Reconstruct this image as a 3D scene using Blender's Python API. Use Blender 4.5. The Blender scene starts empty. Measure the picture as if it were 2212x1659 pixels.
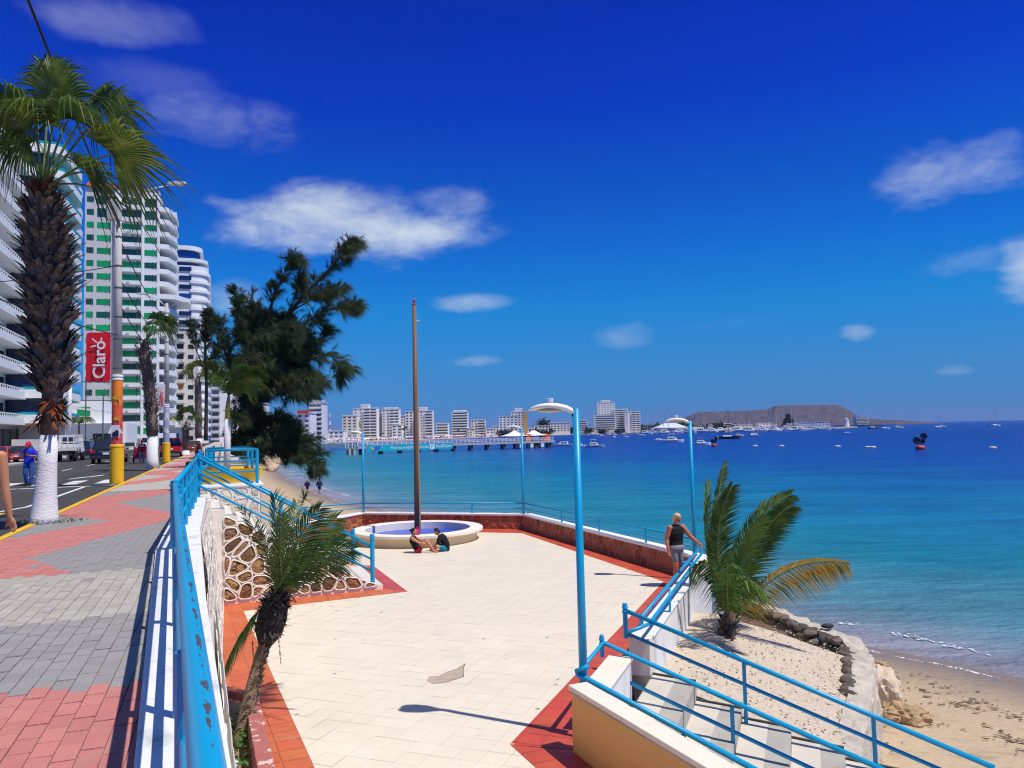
import bpy, bmesh, math, random
from mathutils import Vector, Matrix, noise
random.seed(7)
R = math.radians
scene = bpy.context.scene
col = scene.collection

# ------------------------------------------------------------------ camera
CAM_H = 1.6
FPX, PW, PH = 1671.0, 2212.0, 1659.0          # focal length and picture size in the units pixels were read in
ROLL = 0.023
PITCH = math.atan((931.5 - PH / 2) / FPX)
_fw = Vector((0, math.cos(PITCH), math.sin(PITCH)))
_up0 = Vector((0, -math.sin(PITCH), math.cos(PITCH)))
_rt0 = Vector((1, 0, 0))
_rt = _rt0 * math.cos(ROLL) - _up0 * math.sin(ROLL)
_up = _rt0 * math.sin(ROLL) + _up0 * math.cos(ROLL)
CAM = Vector((0, 0, CAM_H))
cd = bpy.data.cameras.new("camera")
cam = bpy.data.objects.new("camera", cd)
col.objects.link(cam)
cam.matrix_world = Matrix((( _rt.x, _up.x, -_fw.x, CAM.x), (_rt.y, _up.y, -_fw.y, CAM.y), (_rt.z, _up.z, -_fw.z, CAM.z), (0, 0, 0, 1)))
cd.sensor_width = 36.0
cd.lens = 36.0 * FPX / PW
cd.clip_start = 0.05
cd.clip_end = 60000
scene.camera = cam

# ------------------------------------------------------------------ pixel -> place
def ray(x, y):
    return _rt * ((x - PW / 2) / FPX) - _up * ((y - PH / 2) / FPX) + _fw
def G(x, y, z=0.0):                             # where the ray meets the level z
    d = ray(x, y); t = (z - CAM_H) / d.z
    return CAM + d * t
def Dp(x, y, depth):                            # a point on the ray at that distance ahead
    d = ray(x, y)
    return CAM + d * (depth / d.y)
def VP(x, y, a, b):                             # where the ray meets the upright plane through a and b
    d = ray(x, y); n = Vector((b[1] - a[1], -(b[0] - a[0]), 0))
    t = ((a[0] - CAM.x) * n.x + (a[1] - CAM.y) * n.y) / (d.x * n.x + d.y * n.y)
    return CAM + d * t

# ------------------------------------------------------------------ light
SUN_EL, SUN_AZ = R(62.5), math.atan2(0.88, -0.475)
sdir = Vector((math.cos(SUN_EL) * math.sin(SUN_AZ), math.cos(SUN_EL) * math.cos(SUN_AZ), math.sin(SUN_EL)))
sl = bpy.data.lights.new("sun", 'SUN'); sl.energy = 4.5; sl.angle = R(0.55); sl.color = (1.0, 0.955, 0.88)
so = bpy.data.objects.new("sun", sl); col.objects.link(so)
so.rotation_euler = sdir.to_track_quat('Z', 'Y').to_euler()
so.location = (30, -12, 60)

world = bpy.data.worlds.new("World"); scene.world = world; world.use_nodes = True
nt = world.node_tree; nt.nodes.clear()
def N(tree, typ, **kw):
    n = tree.nodes.new(typ)
    for k, v in kw.items(): setattr(n, k, v)
    return n
def L(tree, a, b): tree.links.new(a, b)
def math_n(tree, op, a, b=None, clamp=False):
    n = tree.nodes.new('ShaderNodeMath'); n.operation = op; n.use_clamp = clamp
    for i, s in enumerate((a, b)):
        if s is None: continue
        if isinstance(s, (int, float)): n.inputs[i].default_value = s
        else: tree.links.new(s, n.inputs[i])
    return n.outputs[0]
sky = N(nt, 'ShaderNodeTexSky', sky_type='NISHITA', sun_disc=False, sun_elevation=SUN_EL, sun_rotation=SUN_AZ,
        altitude=0, air_density=1.0, dust_density=0.1, ozone_density=1.5)
tc = N(nt, 'ShaderNodeTexCoord')
dirn = N(nt, 'ShaderNodeVectorMath', operation='NORMALIZE'); L(nt, tc.outputs['Generated'], dirn.inputs[0])
sxyz = N(nt, 'ShaderNodeSeparateXYZ'); L(nt, dirn.outputs[0], sxyz.inputs[0])
# the deep tropical blue of the photograph: the physical sky, graded by height above the horizon
ramp = N(nt, 'ShaderNodeValToRGB'); er = ramp.color_ramp
GRADE = [(0, (.05, .28, .95)), (.072, (.085, .40, .92)), (.154, (.028, .53, 1.10)), (.217, (.014, .45, 1.2)), (.279, (.010, .355, 1.2)), (.393, (.008, .195, 1.30)), (.489, (.008, .145, 1.24)), (.60, (.22, .34, 1.12)), (.75, (.75, .80, 1.05)), (1, (1.0, 1.0, 1.0))]
while len(er.elements) < len(GRADE): er.elements.new(.5)
for k_, (p_, c_) in enumerate(GRADE): er.elements[k_].position = p_; er.elements[k_].color = (c_[0] / 1.5, c_[1] / 1.5, c_[2] / 1.5, 1)
L(nt, sxyz.outputs['Z'], ramp.inputs['Fac'])
tint = N(nt, 'ShaderNodeMix', data_type='RGBA', blend_type='MULTIPLY'); tint.inputs['Factor'].default_value = 1.0
L(nt, sky.outputs[0], tint.inputs['A']); L(nt, ramp.outputs[0], tint.inputs['B'])
mp = N(nt, 'ShaderNodeMapping'); mp.inputs['Scale'].default_value = (1, 1, 2.2)
L(nt, tc.outputs['Generated'], mp.inputs['Vector'])
nz = N(nt, 'ShaderNodeTexNoise'); nz.inputs['Scale'].default_value = 5.5; nz.inputs['Detail'].default_value = 7; nz.inputs['Roughness'].default_value = 0.56
nz.inputs['Distortion'].default_value = 0.25
L(nt, mp.outputs[0], nz.inputs['Vector'])
nzc = math_n(nt, 'SUBTRACT', nz.outputs['Fac'], 0.5)
nzf = N(nt, 'ShaderNodeTexNoise'); nzf.inputs['Scale'].default_value = 16; nzf.inputs['Detail'].default_value = 8; nzf.inputs['Roughness'].default_value = .62; nzf.inputs['Distortion'].default_value = .5
L(nt, mp.outputs[0], nzf.inputs['Vector'])
nzs = math_n(nt, 'SUBTRACT', math_n(nt, 'ADD', math_n(nt, 'MULTIPLY', nzc, 3.4), math_n(nt, 'MULTIPLY', math_n(nt, 'SUBTRACT', nzf.outputs['Fac'], .5), 1.3)), .02)
# each cloud: a soft patch of sky round one direction, frayed by noise   (x, y, half width, half height, density)
CLOUDS = [(750, 475, 320, 98, .95), (930, 500, 215, 60, .8), (960, 440, 120, 55, .5), (480, 275, 200, 78, .36), (230, 35, 210, 60, .24), (1030, 652, 95, 26, .6),
          (1025, 780, 100, 17, .5), (1350, 722, 95, 36, .28), (1850, 718, 42, 22, .38), (2030, 365, 200, 95, .62), (2215, 590, 90, 90, .95),
          (2080, 570, 140, 42, .35), (500, 640, 90, 50, .38), (2065, 800, 50, 16, .2), (340, 175, 160, 50, .09), (1560, 700, 140, 30, .1),
          (2600, 420, 260, 120, .7), (-300, 520, 260, 100, .6), (1500, -500, 420, 120, .5)]
def vdot(vec):
    n = N(nt, 'ShaderNodeVectorMath', operation='DOT_PRODUCT'); L(nt, dirn.outputs[0], n.inputs[0]); n.inputs[1].default_value = vec
    return n.outputs['Value']
tot = None
for (cx, cy, hw, hh, dn) in CLOUDS:
    c = ray(cx, cy).normalized(); rr = c.cross(Vector((0, 0, 1))).normalized(); uu = rr.cross(c).normalized()
    a = (ray(cx + hw, cy).normalized() - ray(cx - hw, cy).normalized()).length / 2
    b = (ray(cx, cy - hh).normalized() - ray(cx, cy + hh).normalized()).length / 2
    qx = math_n(nt, 'POWER', math_n(nt, 'ABSOLUTE', vdot(tuple(rr / a))), 2.0)
    qy = math_n(nt, 'POWER', math_n(nt, 'ABSOLUTE', vdot(tuple(uu / b))), 2.0)
    q = math_n(nt, 'SUBTRACT', 1.0, math_n(nt, 'ADD', qx, qy))
    front = math_n(nt, 'GREATER_THAN', vdot(tuple(c)), 0.2)
    q = math_n(nt, 'MULTIPLY', math_n(nt, 'ADD', q, nzs), 0.55, True)
    q = math_n(nt, 'MULTIPLY', math_n(nt, 'MULTIPLY', q, q), math_n(nt, 'SUBTRACT', 3.0, math_n(nt, 'MULTIPLY', q, 2.0)))
    q = math_n(nt, 'MULTIPLY', math_n(nt, 'MULTIPLY', q, dn), front)
    tot = q if tot is None else math_n(nt, 'MAXIMUM', tot, q)
cmix = N(nt, 'ShaderNodeMix', data_type='RGBA')
cmix.inputs['B'].default_value = (5.2, 5.75, 5.95, 1)
L(nt, math_n(nt, 'MULTIPLY', tot, 0.92, True), cmix.inputs['Factor']); L(nt, tint.outputs['Result'], cmix.inputs['A'])
bg = N(nt, 'ShaderNodeBackground'); bg.inputs['Strength'].default_value = 0.15
L(nt, cmix.outputs['Result'], bg.inputs['Color'])
wo = N(nt, 'ShaderNodeOutputWorld'); L(nt, bg.outputs[0], wo.inputs['Surface'])

scene.view_settings.view_transform = 'Standard'
scene.view_settings.look = 'None'
scene.view_settings.gamma = 1.0
scene.view_settings.exposure = 0.0
scene.view_settings.use_curve_mapping = False
scene.render.engine = 'CYCLES'
scene.cycles.max_bounces = 6
scene.cycles.use_denoising = True
scene.cycles.filter_width = 1.15

# ------------------------------------------------------------------ materials
MATS = {}
def mat(name, c, rough=.75, var=.10, vs=2.0, bump=0.0, bs=30.0, rnd=0.0, metal=0.0, spec=.35, chip=None, chip_t=.62, chip_s=6.0, stretch=None, dirt=None, dirt_t=.58, dirt_s=.8, rndhue=0.0, coat=0.0, rot=None, wear=None):
    """plain procedural surface: base colour, soft mottling, per piece variation, chips of a second colour, dirt, fine relief"""
    if name in MATS: return MATS[name]
    m = bpy.data.materials.new(name); m.use_nodes = True; t = m.node_tree
    p = t.nodes['Principled BSDF']
    p.inputs['Roughness'].default_value = rough; p.inputs['Metallic'].default_value = metal
    p.inputs['Specular IOR Level'].default_value = spec
    if coat: p.inputs['Coat Weight'].default_value = coat; p.inputs['Coat Roughness'].default_value = .12
    ge = N(t, 'ShaderNodeNewGeometry'); pos = ge.outputs['Position']
    if stretch:
        mpn = N(t, 'ShaderNodeMapping'); mpn.inputs['Scale'].default_value = stretch
        if rot is not None: mpn.vector_type = 'TEXTURE'; mpn.inputs['Rotation'].default_value = (0, 0, rot)
        L(t, pos, mpn.inputs['Vector']); pos = mpn.outputs[0]
    cur = None
    n1 = N(t, 'ShaderNodeTexNoise'); n1.inputs['Scale'].default_value = vs; n1.inputs['Detail'].default_value = 6; L(t, pos, n1.inputs['Vector'])
    hsv = N(t, 'ShaderNodeHueSaturation'); hsv.inputs['Color'].default_value = (*c, 1)
    v = math_n(t, 'ADD', math_n(t, 'MULTIPLY', math_n(t, 'SUBTRACT', n1.outputs['Fac'], .5), var * 3.0), 1.0)
    if rnd or rndhue:
        oi = N(t, 'ShaderNodeObjectInfo')
        v = math_n(t, 'ADD', v, math_n(t, 'MULTIPLY', math_n(t, 'SUBTRACT', oi.outputs['Random'], .5), rnd * 2))
        if rndhue:
            L(t, math_n(t, 'ADD', .5, math_n(t, 'MULTIPLY', math_n(t, 'SUBTRACT', math_n(t, 'FRACT', math_n(t, 'MULTIPLY', oi.outputs['Random'], 7.31)), .5), rndhue)), hsv.inputs['Hue'])
    L(t, v, hsv.inputs['Value']); cur = hsv.outputs[0]
    for (cc, tt, ss) in ((chip, chip_t, chip_s), (dirt, dirt_t, dirt_s)):
        if cc is None: continue
        n2 = N(t, 'ShaderNodeTexNoise'); n2.inputs['Scale'].default_value = ss; n2.inputs['Detail'].default_value = 9; n2.inputs['Roughness'].default_value = .65; L(t, pos, n2.inputs['Vector'])
        soft = .012 if cc is chip else .14
        k = math_n(t, 'DIVIDE', math_n(t, 'SUBTRACT', n2.outputs['Fac'], tt), soft, True)
        if cc is dirt: k = math_n(t, 'MULTIPLY', k, .7)
        elif wear:                                   # paint lost where hands rub: along the upper side
            vd = N(t, 'ShaderNodeVectorMath', operation='DOT_PRODUCT'); L(t, ge.outputs['Normal'], vd.inputs[0]); vd.inputs[1].default_value = wear
            g = math_n(t, 'MULTIPLY', math_n(t, 'SUBTRACT', vd.outputs['Value'], .93), 2.2)
            k = math_n(t, 'DIVIDE', math_n(t, 'SUBTRACT', math_n(t, 'ADD', n2.outputs['Fac'], g), tt), soft, True)
        mx = N(t, 'ShaderNodeMix', data_type='RGBA'); mx.inputs['B'].default_value = (*cc, 1)
        L(t, k, mx.inputs['Factor']); L(t, cur, mx.inputs['A']); cur = mx.outputs['Result']
    L(t, cur, p.inputs['Base Color'])
    if bump:
        n3 = N(t, 'ShaderNodeTexNoise'); n3.inputs['Scale'].default_value = bs; n3.inputs['Detail'].default_value = 5; L(t, pos, n3.inputs['Vector'])
        b = N(t, 'ShaderNodeBump'); b.inputs['Strength'].default_value = min(1, bump); b.inputs['Distance'].default_value = .02 * max(1, bump)
        L(t, n3.outputs['Fac'], b.inputs['Height']); L(t, b.outputs[0], p.inputs['Normal'])
    MATS[name] = m
    return m

BLUE = mat('blue_paint', (.0, .315, .57), .38, .10, 3, spec=.5, dirt=(.0, .21, .43), dirt_t=.62, dirt_s=5)
BLUEP = mat('blue_paint_peeling', (.0, .325, .59), .36, .12, 3, spec=.5, chip=(.085, .07, .075), chip_t=.605, chip_s=48, stretch=(1, 5.0, 1), rot=math.radians(23.8), wear=(.42, -.05, .906), dirt=(.01, .21, .43), dirt_t=.58, dirt_s=6)
WHITE = mat('white_paint', (.80, .79, .76), .7, .05, 1.5, bump=.25, bs=25, dirt=(.55, .52, .46), dirt_t=.60, dirt_s=1.2)
LEDGE = mat('white_ledge', (.74, .73, .70), .75, .08, 3, bump=.35, bs=22, dirt=(.42, .41, .38), dirt_t=.55, dirt_s=3.5)
CREAMW = mat('cream_paint', (.78, .72, .58), .7, .05, 1.5, bump=.2, bs=25, dirt=(.50, .40, .26), dirt_t=.60, dirt_s=1.6)
MORTAR = mat('mortar_white', (.80, .75, .66), .8, .06, 4, bump=.4, bs=40, dirt=(.52, .44, .34), dirt_t=.60, dirt_s=2.2)
STONE = mat('stone_ochre', (.32, .19, .085), .9, .34, 5, bump=1.6, bs=14, rnd=.35, rndhue=.04, chip=(.10, .065, .045), chip_t=.55, chip_s=6, spec=.1)
STONEP = mat('stone_pale', (.58, .51, .40), .9, .22, 4, bump=1.2, bs=12, rnd=.2, rndhue=.03, spec=.1)
STONER = mat('stone_red', (.36, .125, .065), .85, .25, 5, bump=1.2, bs=14, rnd=.3, rndhue=.02, spec=.15)
STONEM = mat('mortar_red', (.47, .25, .165), .85, .15, 5, bump=.4, bs=30)
CONC = mat('concrete', (.42, .39, .34), .9, .14, 2, bump=.5, bs=18, dirt=(.25, .23, .20), dirt_t=.56, dirt_s=1.5, spec=.15)
TILEC = mat('tile_cream', (.735, .652, .515), .55, .06, 1.2, rnd=.02, dirt=(.64, .565, .45), dirt_t=.57, dirt_s=.55, chip=(.62, .54, .43), chip_t=.70, chip_s=3.5, spec=.25)
GROUTC = mat('grout_cream', (.66, .585, .47), .8, .08, 3)
TILER = mat('tile_red', (.52, .082, .040), .5, .16, 3, rnd=.07, rndhue=.012, spec=.3, dirt=(.50, .16, .10), dirt_t=.58, dirt_s=2)
TILEO = mat('tile_orange', (.56, .14, .055), .5, .14, 3, rnd=.06, rndhue=.012, spec=.3, dirt=(.55, .24, .13), dirt_t=.58, dirt_s=2)
GROUTR = mat('grout_red', (.62, .30, .18), .8, .08, 3)
PAVR = mat('paver_red', (.53, .20, .175), .9, .10, 3, bump=.5, bs=60, rnd=.07, rndhue=.01, spec=.1, dirt=(.50, .25, .21), dirt_t=.56, dirt_s=2)
PAVG = mat('paver_grey', (.30, .285, .277), .9, .10, 3, bump=.5, bs=60, rnd=.07, spec=.1, dirt=(.30, .27, .24), dirt_t=.56, dirt_s=1.5)
PAVL = mat('paver_light', (.42, .385, .335), .9, .10, 3, bump=.5, bs=60, rnd=.08, spec=.1, dirt=(.26, .24, .22), dirt_t=.58, dirt_s=1.5)
PAVJ = mat('paver_joint', (.30, .24, .21), .95, .15, 5)
ASPH = mat('asphalt', (.062, .060, .060), .9, .2, 1.2, bump=.6, bs=80, dirt=(.10, .095, .09), dirt_t=.55, dirt_s=.35, spec=.2)
YEL = mat('yellow_paint', (.80, .46, .012), .55, .08, 2, dirt=(.5, .33, .08), dirt_t=.62, dirt_s=2)
LINEW = mat('line_white', (.66, .66, .66), .8, .12, 3, chip=(.22, .21, .21), chip_t=.60, chip_s=5)
SAND = mat('sand', (.50, .375, .235), .95, .12, .5, bump=1.2, bs=9, dirt=(.36, .27, .17), dirt_t=.54, dirt_s=.6, spec=.05)
GRAVEL = mat('shell_sand', (.57, .475, .365), .95, .22, 14, bump=1.6, bs=22, dirt=(.44, .36, .27), dirt_t=.56, dirt_s=1.2, spec=.05)
SOIL = mat('soil', (.33, .24, .14), .95, .25, 6, bump=1.4, bs=18, spec=.05)
STEEL = mat('galvanised', (.62, .62, .61), .45, .05, 5, metal=.35)
POLEC = mat('pole_concrete', (.50, .48, .44), .85, .10, 2.5, bump=.3, bs=20, dirt=(.34, .32, .29), dirt_t=.58, dirt_s=1.5)
DARK = mat('dark', (.018, .018, .02), .6, .1)
GLASS = mat('dark_glass', (.020, .026, .034), .12, .2, .6, spec=.6, rnd=.4)
CHROME = mat('chrome', (.7, .7, .7), .2, .02, metal=.9)
TYRE = mat('tyre', (.014, .014, .014), .8, .1)

# ------------------------------------------------------------------ objects
ORG = {}
def lnk(o):
    col.objects.link(o); return o
def tag(o, label=None, cat=None, group=None, kind=None):
    if label: o['label'] = label
    if cat: o['category'] = cat
    if group: o['group'] = group
    if kind: o['kind'] = kind
    return o
def thing(name, loc, label, cat, group=None):
    o = bpy.data.objects.new(name, None); o.empty_display_size = .1; o.location = loc; lnk(o); ORG[o.name] = Vector(loc)
    return tag(o, label, cat, group)
def children(o): return list(o.children)
def copy_tree(o, parent=None):
    c = o.copy(); col.objects.link(c); c.parent = parent
    if parent is not None: c.matrix_parent_inverse = o.matrix_parent_inverse.copy()
    for ch in o.children: copy_tree(ch, c)
    return c

class MB:
    def __init__(s): s.v = []; s.f = []; s.mi = []; s.cur = 0
    def add(s, vs, fs):
        b = len(s.v); s.v += [Vector(q) for q in vs]
        for f in fs: s.f.append([b + i for i in f]); s.mi.append(s.cur)
        return s
    def face(s, pts): return s.add(pts, [list(range(len(pts)))])
    def box(s, c, size, rz=0.0, ax=None):
        hx, hy, hz = size[0] / 2, size[1] / 2, size[2] / 2
        c = Vector(c)
        if ax is None:
            ca, sa = math.cos(rz), math.sin(rz); X = Vector((ca, sa, 0)); Y = Vector((-sa, ca, 0)); Z = Vector((0, 0, 1))
        else: X, Y, Z = ax
        vs = [c + X * (i * hx) + Y * (j * hy) + Z * (k * hz) for k in (-1, 1) for j in (-1, 1) for i in (-1, 1)]
        return s.add(vs, [(0, 2, 3, 1), (4, 5, 7, 6), (0, 1, 5, 4), (2, 6, 7, 3), (0, 4, 6, 2), (1, 3, 7, 5)])
    def prism(s, poly, z0, z1):                  # poly: list of (x, y) or (x, y, dz); upright walls, flat or sloped top
        n = len(poly); area = sum(poly[i][0] * poly[(i + 1) % n][1] - poly[(i + 1) % n][0] * poly[i][1] for i in range(n))
        if area < 0: poly = list(reversed(poly))
        vs = [(q[0], q[1], z0) for q in poly] + [(q[0], q[1], z1 + (q[2] if len(q) > 2 else 0)) for q in poly]
        return s.add(vs, [list(reversed(range(n))), list(range(n, 2 * n))] + [(i, (i + 1) % n, n + (i + 1) % n, n + i) for i in range(n)])
    def hexa(s, b, t):                           # b, t: 4 points each, counter-clockwise seen from the t side
        return s.add(list(b) + list(t), [(3, 2, 1, 0), (4, 5, 6, 7)] + [(i, (i + 1) % 4, 4 + (i + 1) % 4, 4 + i) for i in range(4)])
    def tube(s, pts, r, n=8, cap=True, up=None):
        pts = [Vector(q) for q in pts]; m = len(pts)
        rs = r if isinstance(r, (list, tuple)) else [r] * m
        base = len(s.v); prev = None
        for i, q in enumerate(pts):
            if i == 0: d = pts[1] - q
            elif i == m - 1: d = q - pts[i - 1]
            else: d = (pts[i + 1] - q).normalized() + (q - pts[i - 1]).normalized()
            if d.length < 1e-9: d = Vector((0, 0, 1))
            d.normalize()
            if prev is None:
                a = Vector((0, 0, 1)) if abs(d.z) < .9 else Vector((1, 0, 0))
                X = d.cross(a).normalized()
            else:
                X = prev - d * prev.dot(d)
                X = X.normalized() if X.length > 1e-6 else d.orthogonal().normalized()
            prev = X; Y = d.cross(X)
            for k in range(n):
                an = 2 * math.pi * k / n
                s.v.append(q + (X * math.cos(an) + Y * math.sin(an)) * rs[i])
        for i in range(m - 1):
            for k in range(n):
                a, b = base + i * n + k, base + i * n + (k + 1) % n
                s.f.append([a, b, b + n, a + n]); s.mi.append(s.cur)
        if cap:
            s.f.append([base + k for k in reversed(range(n))]); s.mi.append(s.cur)
            s.f.append([base + (m - 1) * n + k for k in range(n)]); s.mi.append(s.cur)
        return s
    def lathe(s, c, prof, n=16, sx=1.0, sy=1.0, cap=True, axis=None):     # prof: list of (radius, height)
        c = Vector(c); X, Y, Z = axis or (Vector((1, 0, 0)), Vector((0, 1, 0)), Vector((0, 0, 1)))
        base = len(s.v); m = len(prof)
        for (rr, h) in prof:
            for k in range(n):
                an = 2 * math.pi * k / n
                s.v.append(c + X * (rr * sx * math.cos(an)) + Y * (rr * sy * math.sin(an)) + Z * h)
        for i in range(m - 1):
            for k in range(n):
                a, b = base + i * n + k, base + i * n + (k + 1) % n
                s.f.append([a, b, b + n, a + n]); s.mi.append(s.cur)
        if cap:
            s.f.append([base + k for k in reversed(range(n))]); s.mi.append(s.cur)
            s.f.append([base + (m - 1) * n + k for k in range(n)]); s.mi.append(s.cur)
        return s
    def ball(s, c, rx, ry=None, rz=None, nu=12, nv=8, ax=None):
        ry = ry or rx; rz = rz or rx
        prof = [(max(1e-4, math.sin(math.pi * i / nv)), -math.cos(math.pi * i / nv)) for i in range(nv + 1)]
        X, Y, Z = ax or (Vector((1, 0, 0)), Vector((0, 1, 0)), Vector((0, 0, 1)))
        return s.lathe(c, prof, nu, axis=(X * rx, Y * ry, Z * rz))
    def build(s, name, m, parent=None, smooth=False, loc=None, bevel=0.0, label=None, cat=None, group=None, kind=None, recalc=False):
        me = bpy.data.meshes.new(name)
        if parent is not None: o0 = ORG.get(parent.name, Vector((0, 0, 0)))
        elif loc is not None: o0 = Vector(loc)
        else:
            xs = [q.x for q in s.v]; ys = [q.y for q in s.v]; zs = [q.z for q in s.v]
            o0 = Vector(((min(xs) + max(xs)) / 2, (min(ys) + max(ys)) / 2, min(zs)))
        me.from_pydata([tuple(q - o0) for q in s.v], [], s.f)
        ms = m if isinstance(m, (list, tuple)) else [m]
        for q in ms: me.materials.append(q)
        if len(ms) > 1: me.polygons.foreach_set('material_index', s.mi)
        if smooth: me.polygons.foreach_set('use_smooth', [True] * len(me.polygons))
        if recalc:
            bm = bmesh.new(); bm.from_mesh(me); bmesh.ops.recalc_face_normals(bm, faces=bm.faces); bm.to_mesh(me); bm.free()
        me.update()
        o = bpy.data.objects.new(name, me); lnk(o)
        if parent is not None: o.parent = parent
        else: o.location = o0
        ORG[o.name] = o0.copy()
        if bevel:
            bv = o.modifiers.new('bevel', 'BEVEL'); bv.width = bevel; bv.segments = 2; bv.limit_method = 'ANGLE'; bv.angle_limit = R(35)
        return tag(o, label, cat, group, kind)
def inst(name, mesh, m, parent, loc, rz=0.0, scale=(1, 1, 1), rot=None):     # one more object on a mesh that already exists
    o = bpy.data.objects.new(name, mesh); lnk(o)
    o0 = ORG.get(parent.name, Vector((0, 0, 0))) if parent is not None else Vector((0, 0, 0))
    o.parent = parent; o.location = Vector(loc) - o0; o.scale = scale
    o.rotation_euler = rot if rot is not None else (0, 0, rz)
    ORG[o.name] = Vector(loc)
    return o
def mesh_of(mb, name, m, smooth=False):
    me = bpy.data.meshes.new(name); me.from_pydata([tuple(q) for q in mb.v], [], mb.f)
    for q in (m if isinstance(m, (list, tuple)) else [m]): me.materials.append(q)
    if isinstance(m, (list, tuple)): me.polygons.foreach_set('material_index', mb.mi)
    if smooth: me.polygons.foreach_set('use_smooth', [True] * len(me.polygons))
    me.update(); return me
def clip_poly(poly, a, b):                       # keep the part of poly left of the line a -> b
    out = []
    def side(q): return (b[0] - a[0]) * (q[1] - a[1]) - (b[1] - a[1]) * (q[0] - a[0])
    for i in range(len(poly)):
        p, q = poly[i], poly[(i + 1) % len(poly)]; sp, sq = side(p), side(q)
        if sp >= 0: out.append(p)
        if (sp > 0 and sq < 0) or (sp < 0 and sq > 0):
            t = sp / (sp - sq); out.append((p[0] + (q[0] - p[0]) * t, p[1] + (q[1] - p[1]) * t))
    return out
def clip_convex(poly, clip):
    for i in range(len(clip)):
        if len(poly) < 3: return []
        poly = clip_poly(poly, clip[i], clip[(i + 1) % len(clip)])
    return poly
def parea(p): return sum(p[i][0] * p[(i + 1) % len(p)][1] - p[(i + 1) % len(p)][0] * p[i][1] for i in range(len(p))) / 2
def ccw(p): return list(p) if parea(p) > 0 else list(reversed(p))
def inside(p, poly):
    r = False; n = len(poly)
    for i in range(n):
        a, b = poly[i], poly[(i + 1) % n]
        if (a[1] > p[1]) != (b[1] > p[1]) and p[0] < (b[0] - a[0]) * (p[1] - a[1]) / (b[1] - a[1]) + a[0]: r = not r
    return r
def inset(poly, d):                              # convex polygon, counter-clockwise
    out = list(poly)
    n = len(poly)
    for i in range(n):
        a, b = Vector(poly[i]), Vector(poly[(i + 1) % n])
        t = (b - a)
        if t.length < 1e-6: continue
        t.normalize(); nn = Vector((-t.y, t.x)); a2 = a + nn * d; b2 = b + nn * d
        out = clip_poly(out, a2, b2)
        if len(out) < 3: return []
    return out
def voronoi(seeds, region):
    cells = []
    for i, s in enumerate(seeds):
        c = ccw(region)
        for j, q in enumerate(seeds):
            if i == j or (s[0] - q[0]) ** 2 + (s[1] - q[1]) ** 2 > 9: continue
            mx, my = (s[0] + q[0]) / 2, (s[1] + q[1]) / 2; dx, dy = q[0] - s[0], q[1] - s[1]
            c = clip_poly(c, (mx, my), (mx - dy, my + dx))
            if len(c) < 3: break
        cells.append(c)
    return cells

# the promenade's own directions: u along it, v across it towards the road
PA = R(20.5)
UD = Vector((-math.sin(PA), math.cos(PA), 0)); VD = Vector((-math.cos(PA), -math.sin(PA), 0))
def UV(u, v, z=0.0): return UD * u + VD * v + Vector((0, 0, z))
def to_uv(p): return p.x * UD.x + p.y * UD.y, p.x * VD.x + p.y * VD.y
PLZ = -2.5          # plaza level
SEA = -5.2

# ================================================================== THE SETTING
SHORE = [(60, -25), (26, 6), (13.2, 19.9), (10.6, 23.3), (6.5, 27.5), (1.5, 35.5), (-5, 40), (-8.5, 52), (-10.3, 67), (-16.8, 76.8), (-21.3, 86.7),
         (-37, 125), (-48, 156), (-64, 200), (-90, 285), (-121, 437), (-162, 668), (-100, 757), (-4, 985), (132, 1120), (294, 900), (610, 1330)]
def seg_dist(p, a, b):
    dx, dy = b[0] - a[0], b[1] - a[1]; l2 = dx * dx + dy * dy
    t = max(0, min(1, ((p[0] - a[0]) * dx + (p[1] - a[1]) * dy) / l2))
    cx, cy = a[0] + t * dx, a[1] + t * dy
    return math.hypot(p[0] - cx, p[1] - cy), dx * (p[1] - a[1]) - dy * (p[0] - a[0])
def shore_dist(p, n=15):                         # > 0 on land
    best = None
    for i in range(n - 1):
        d, s = seg_dist(p, SHORE[i], SHORE[i + 1])
        if best is None or d < best[0] - 1e-6: best = (d, s)
    return best[0] if best[1] > 0 else -best[0]

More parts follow.
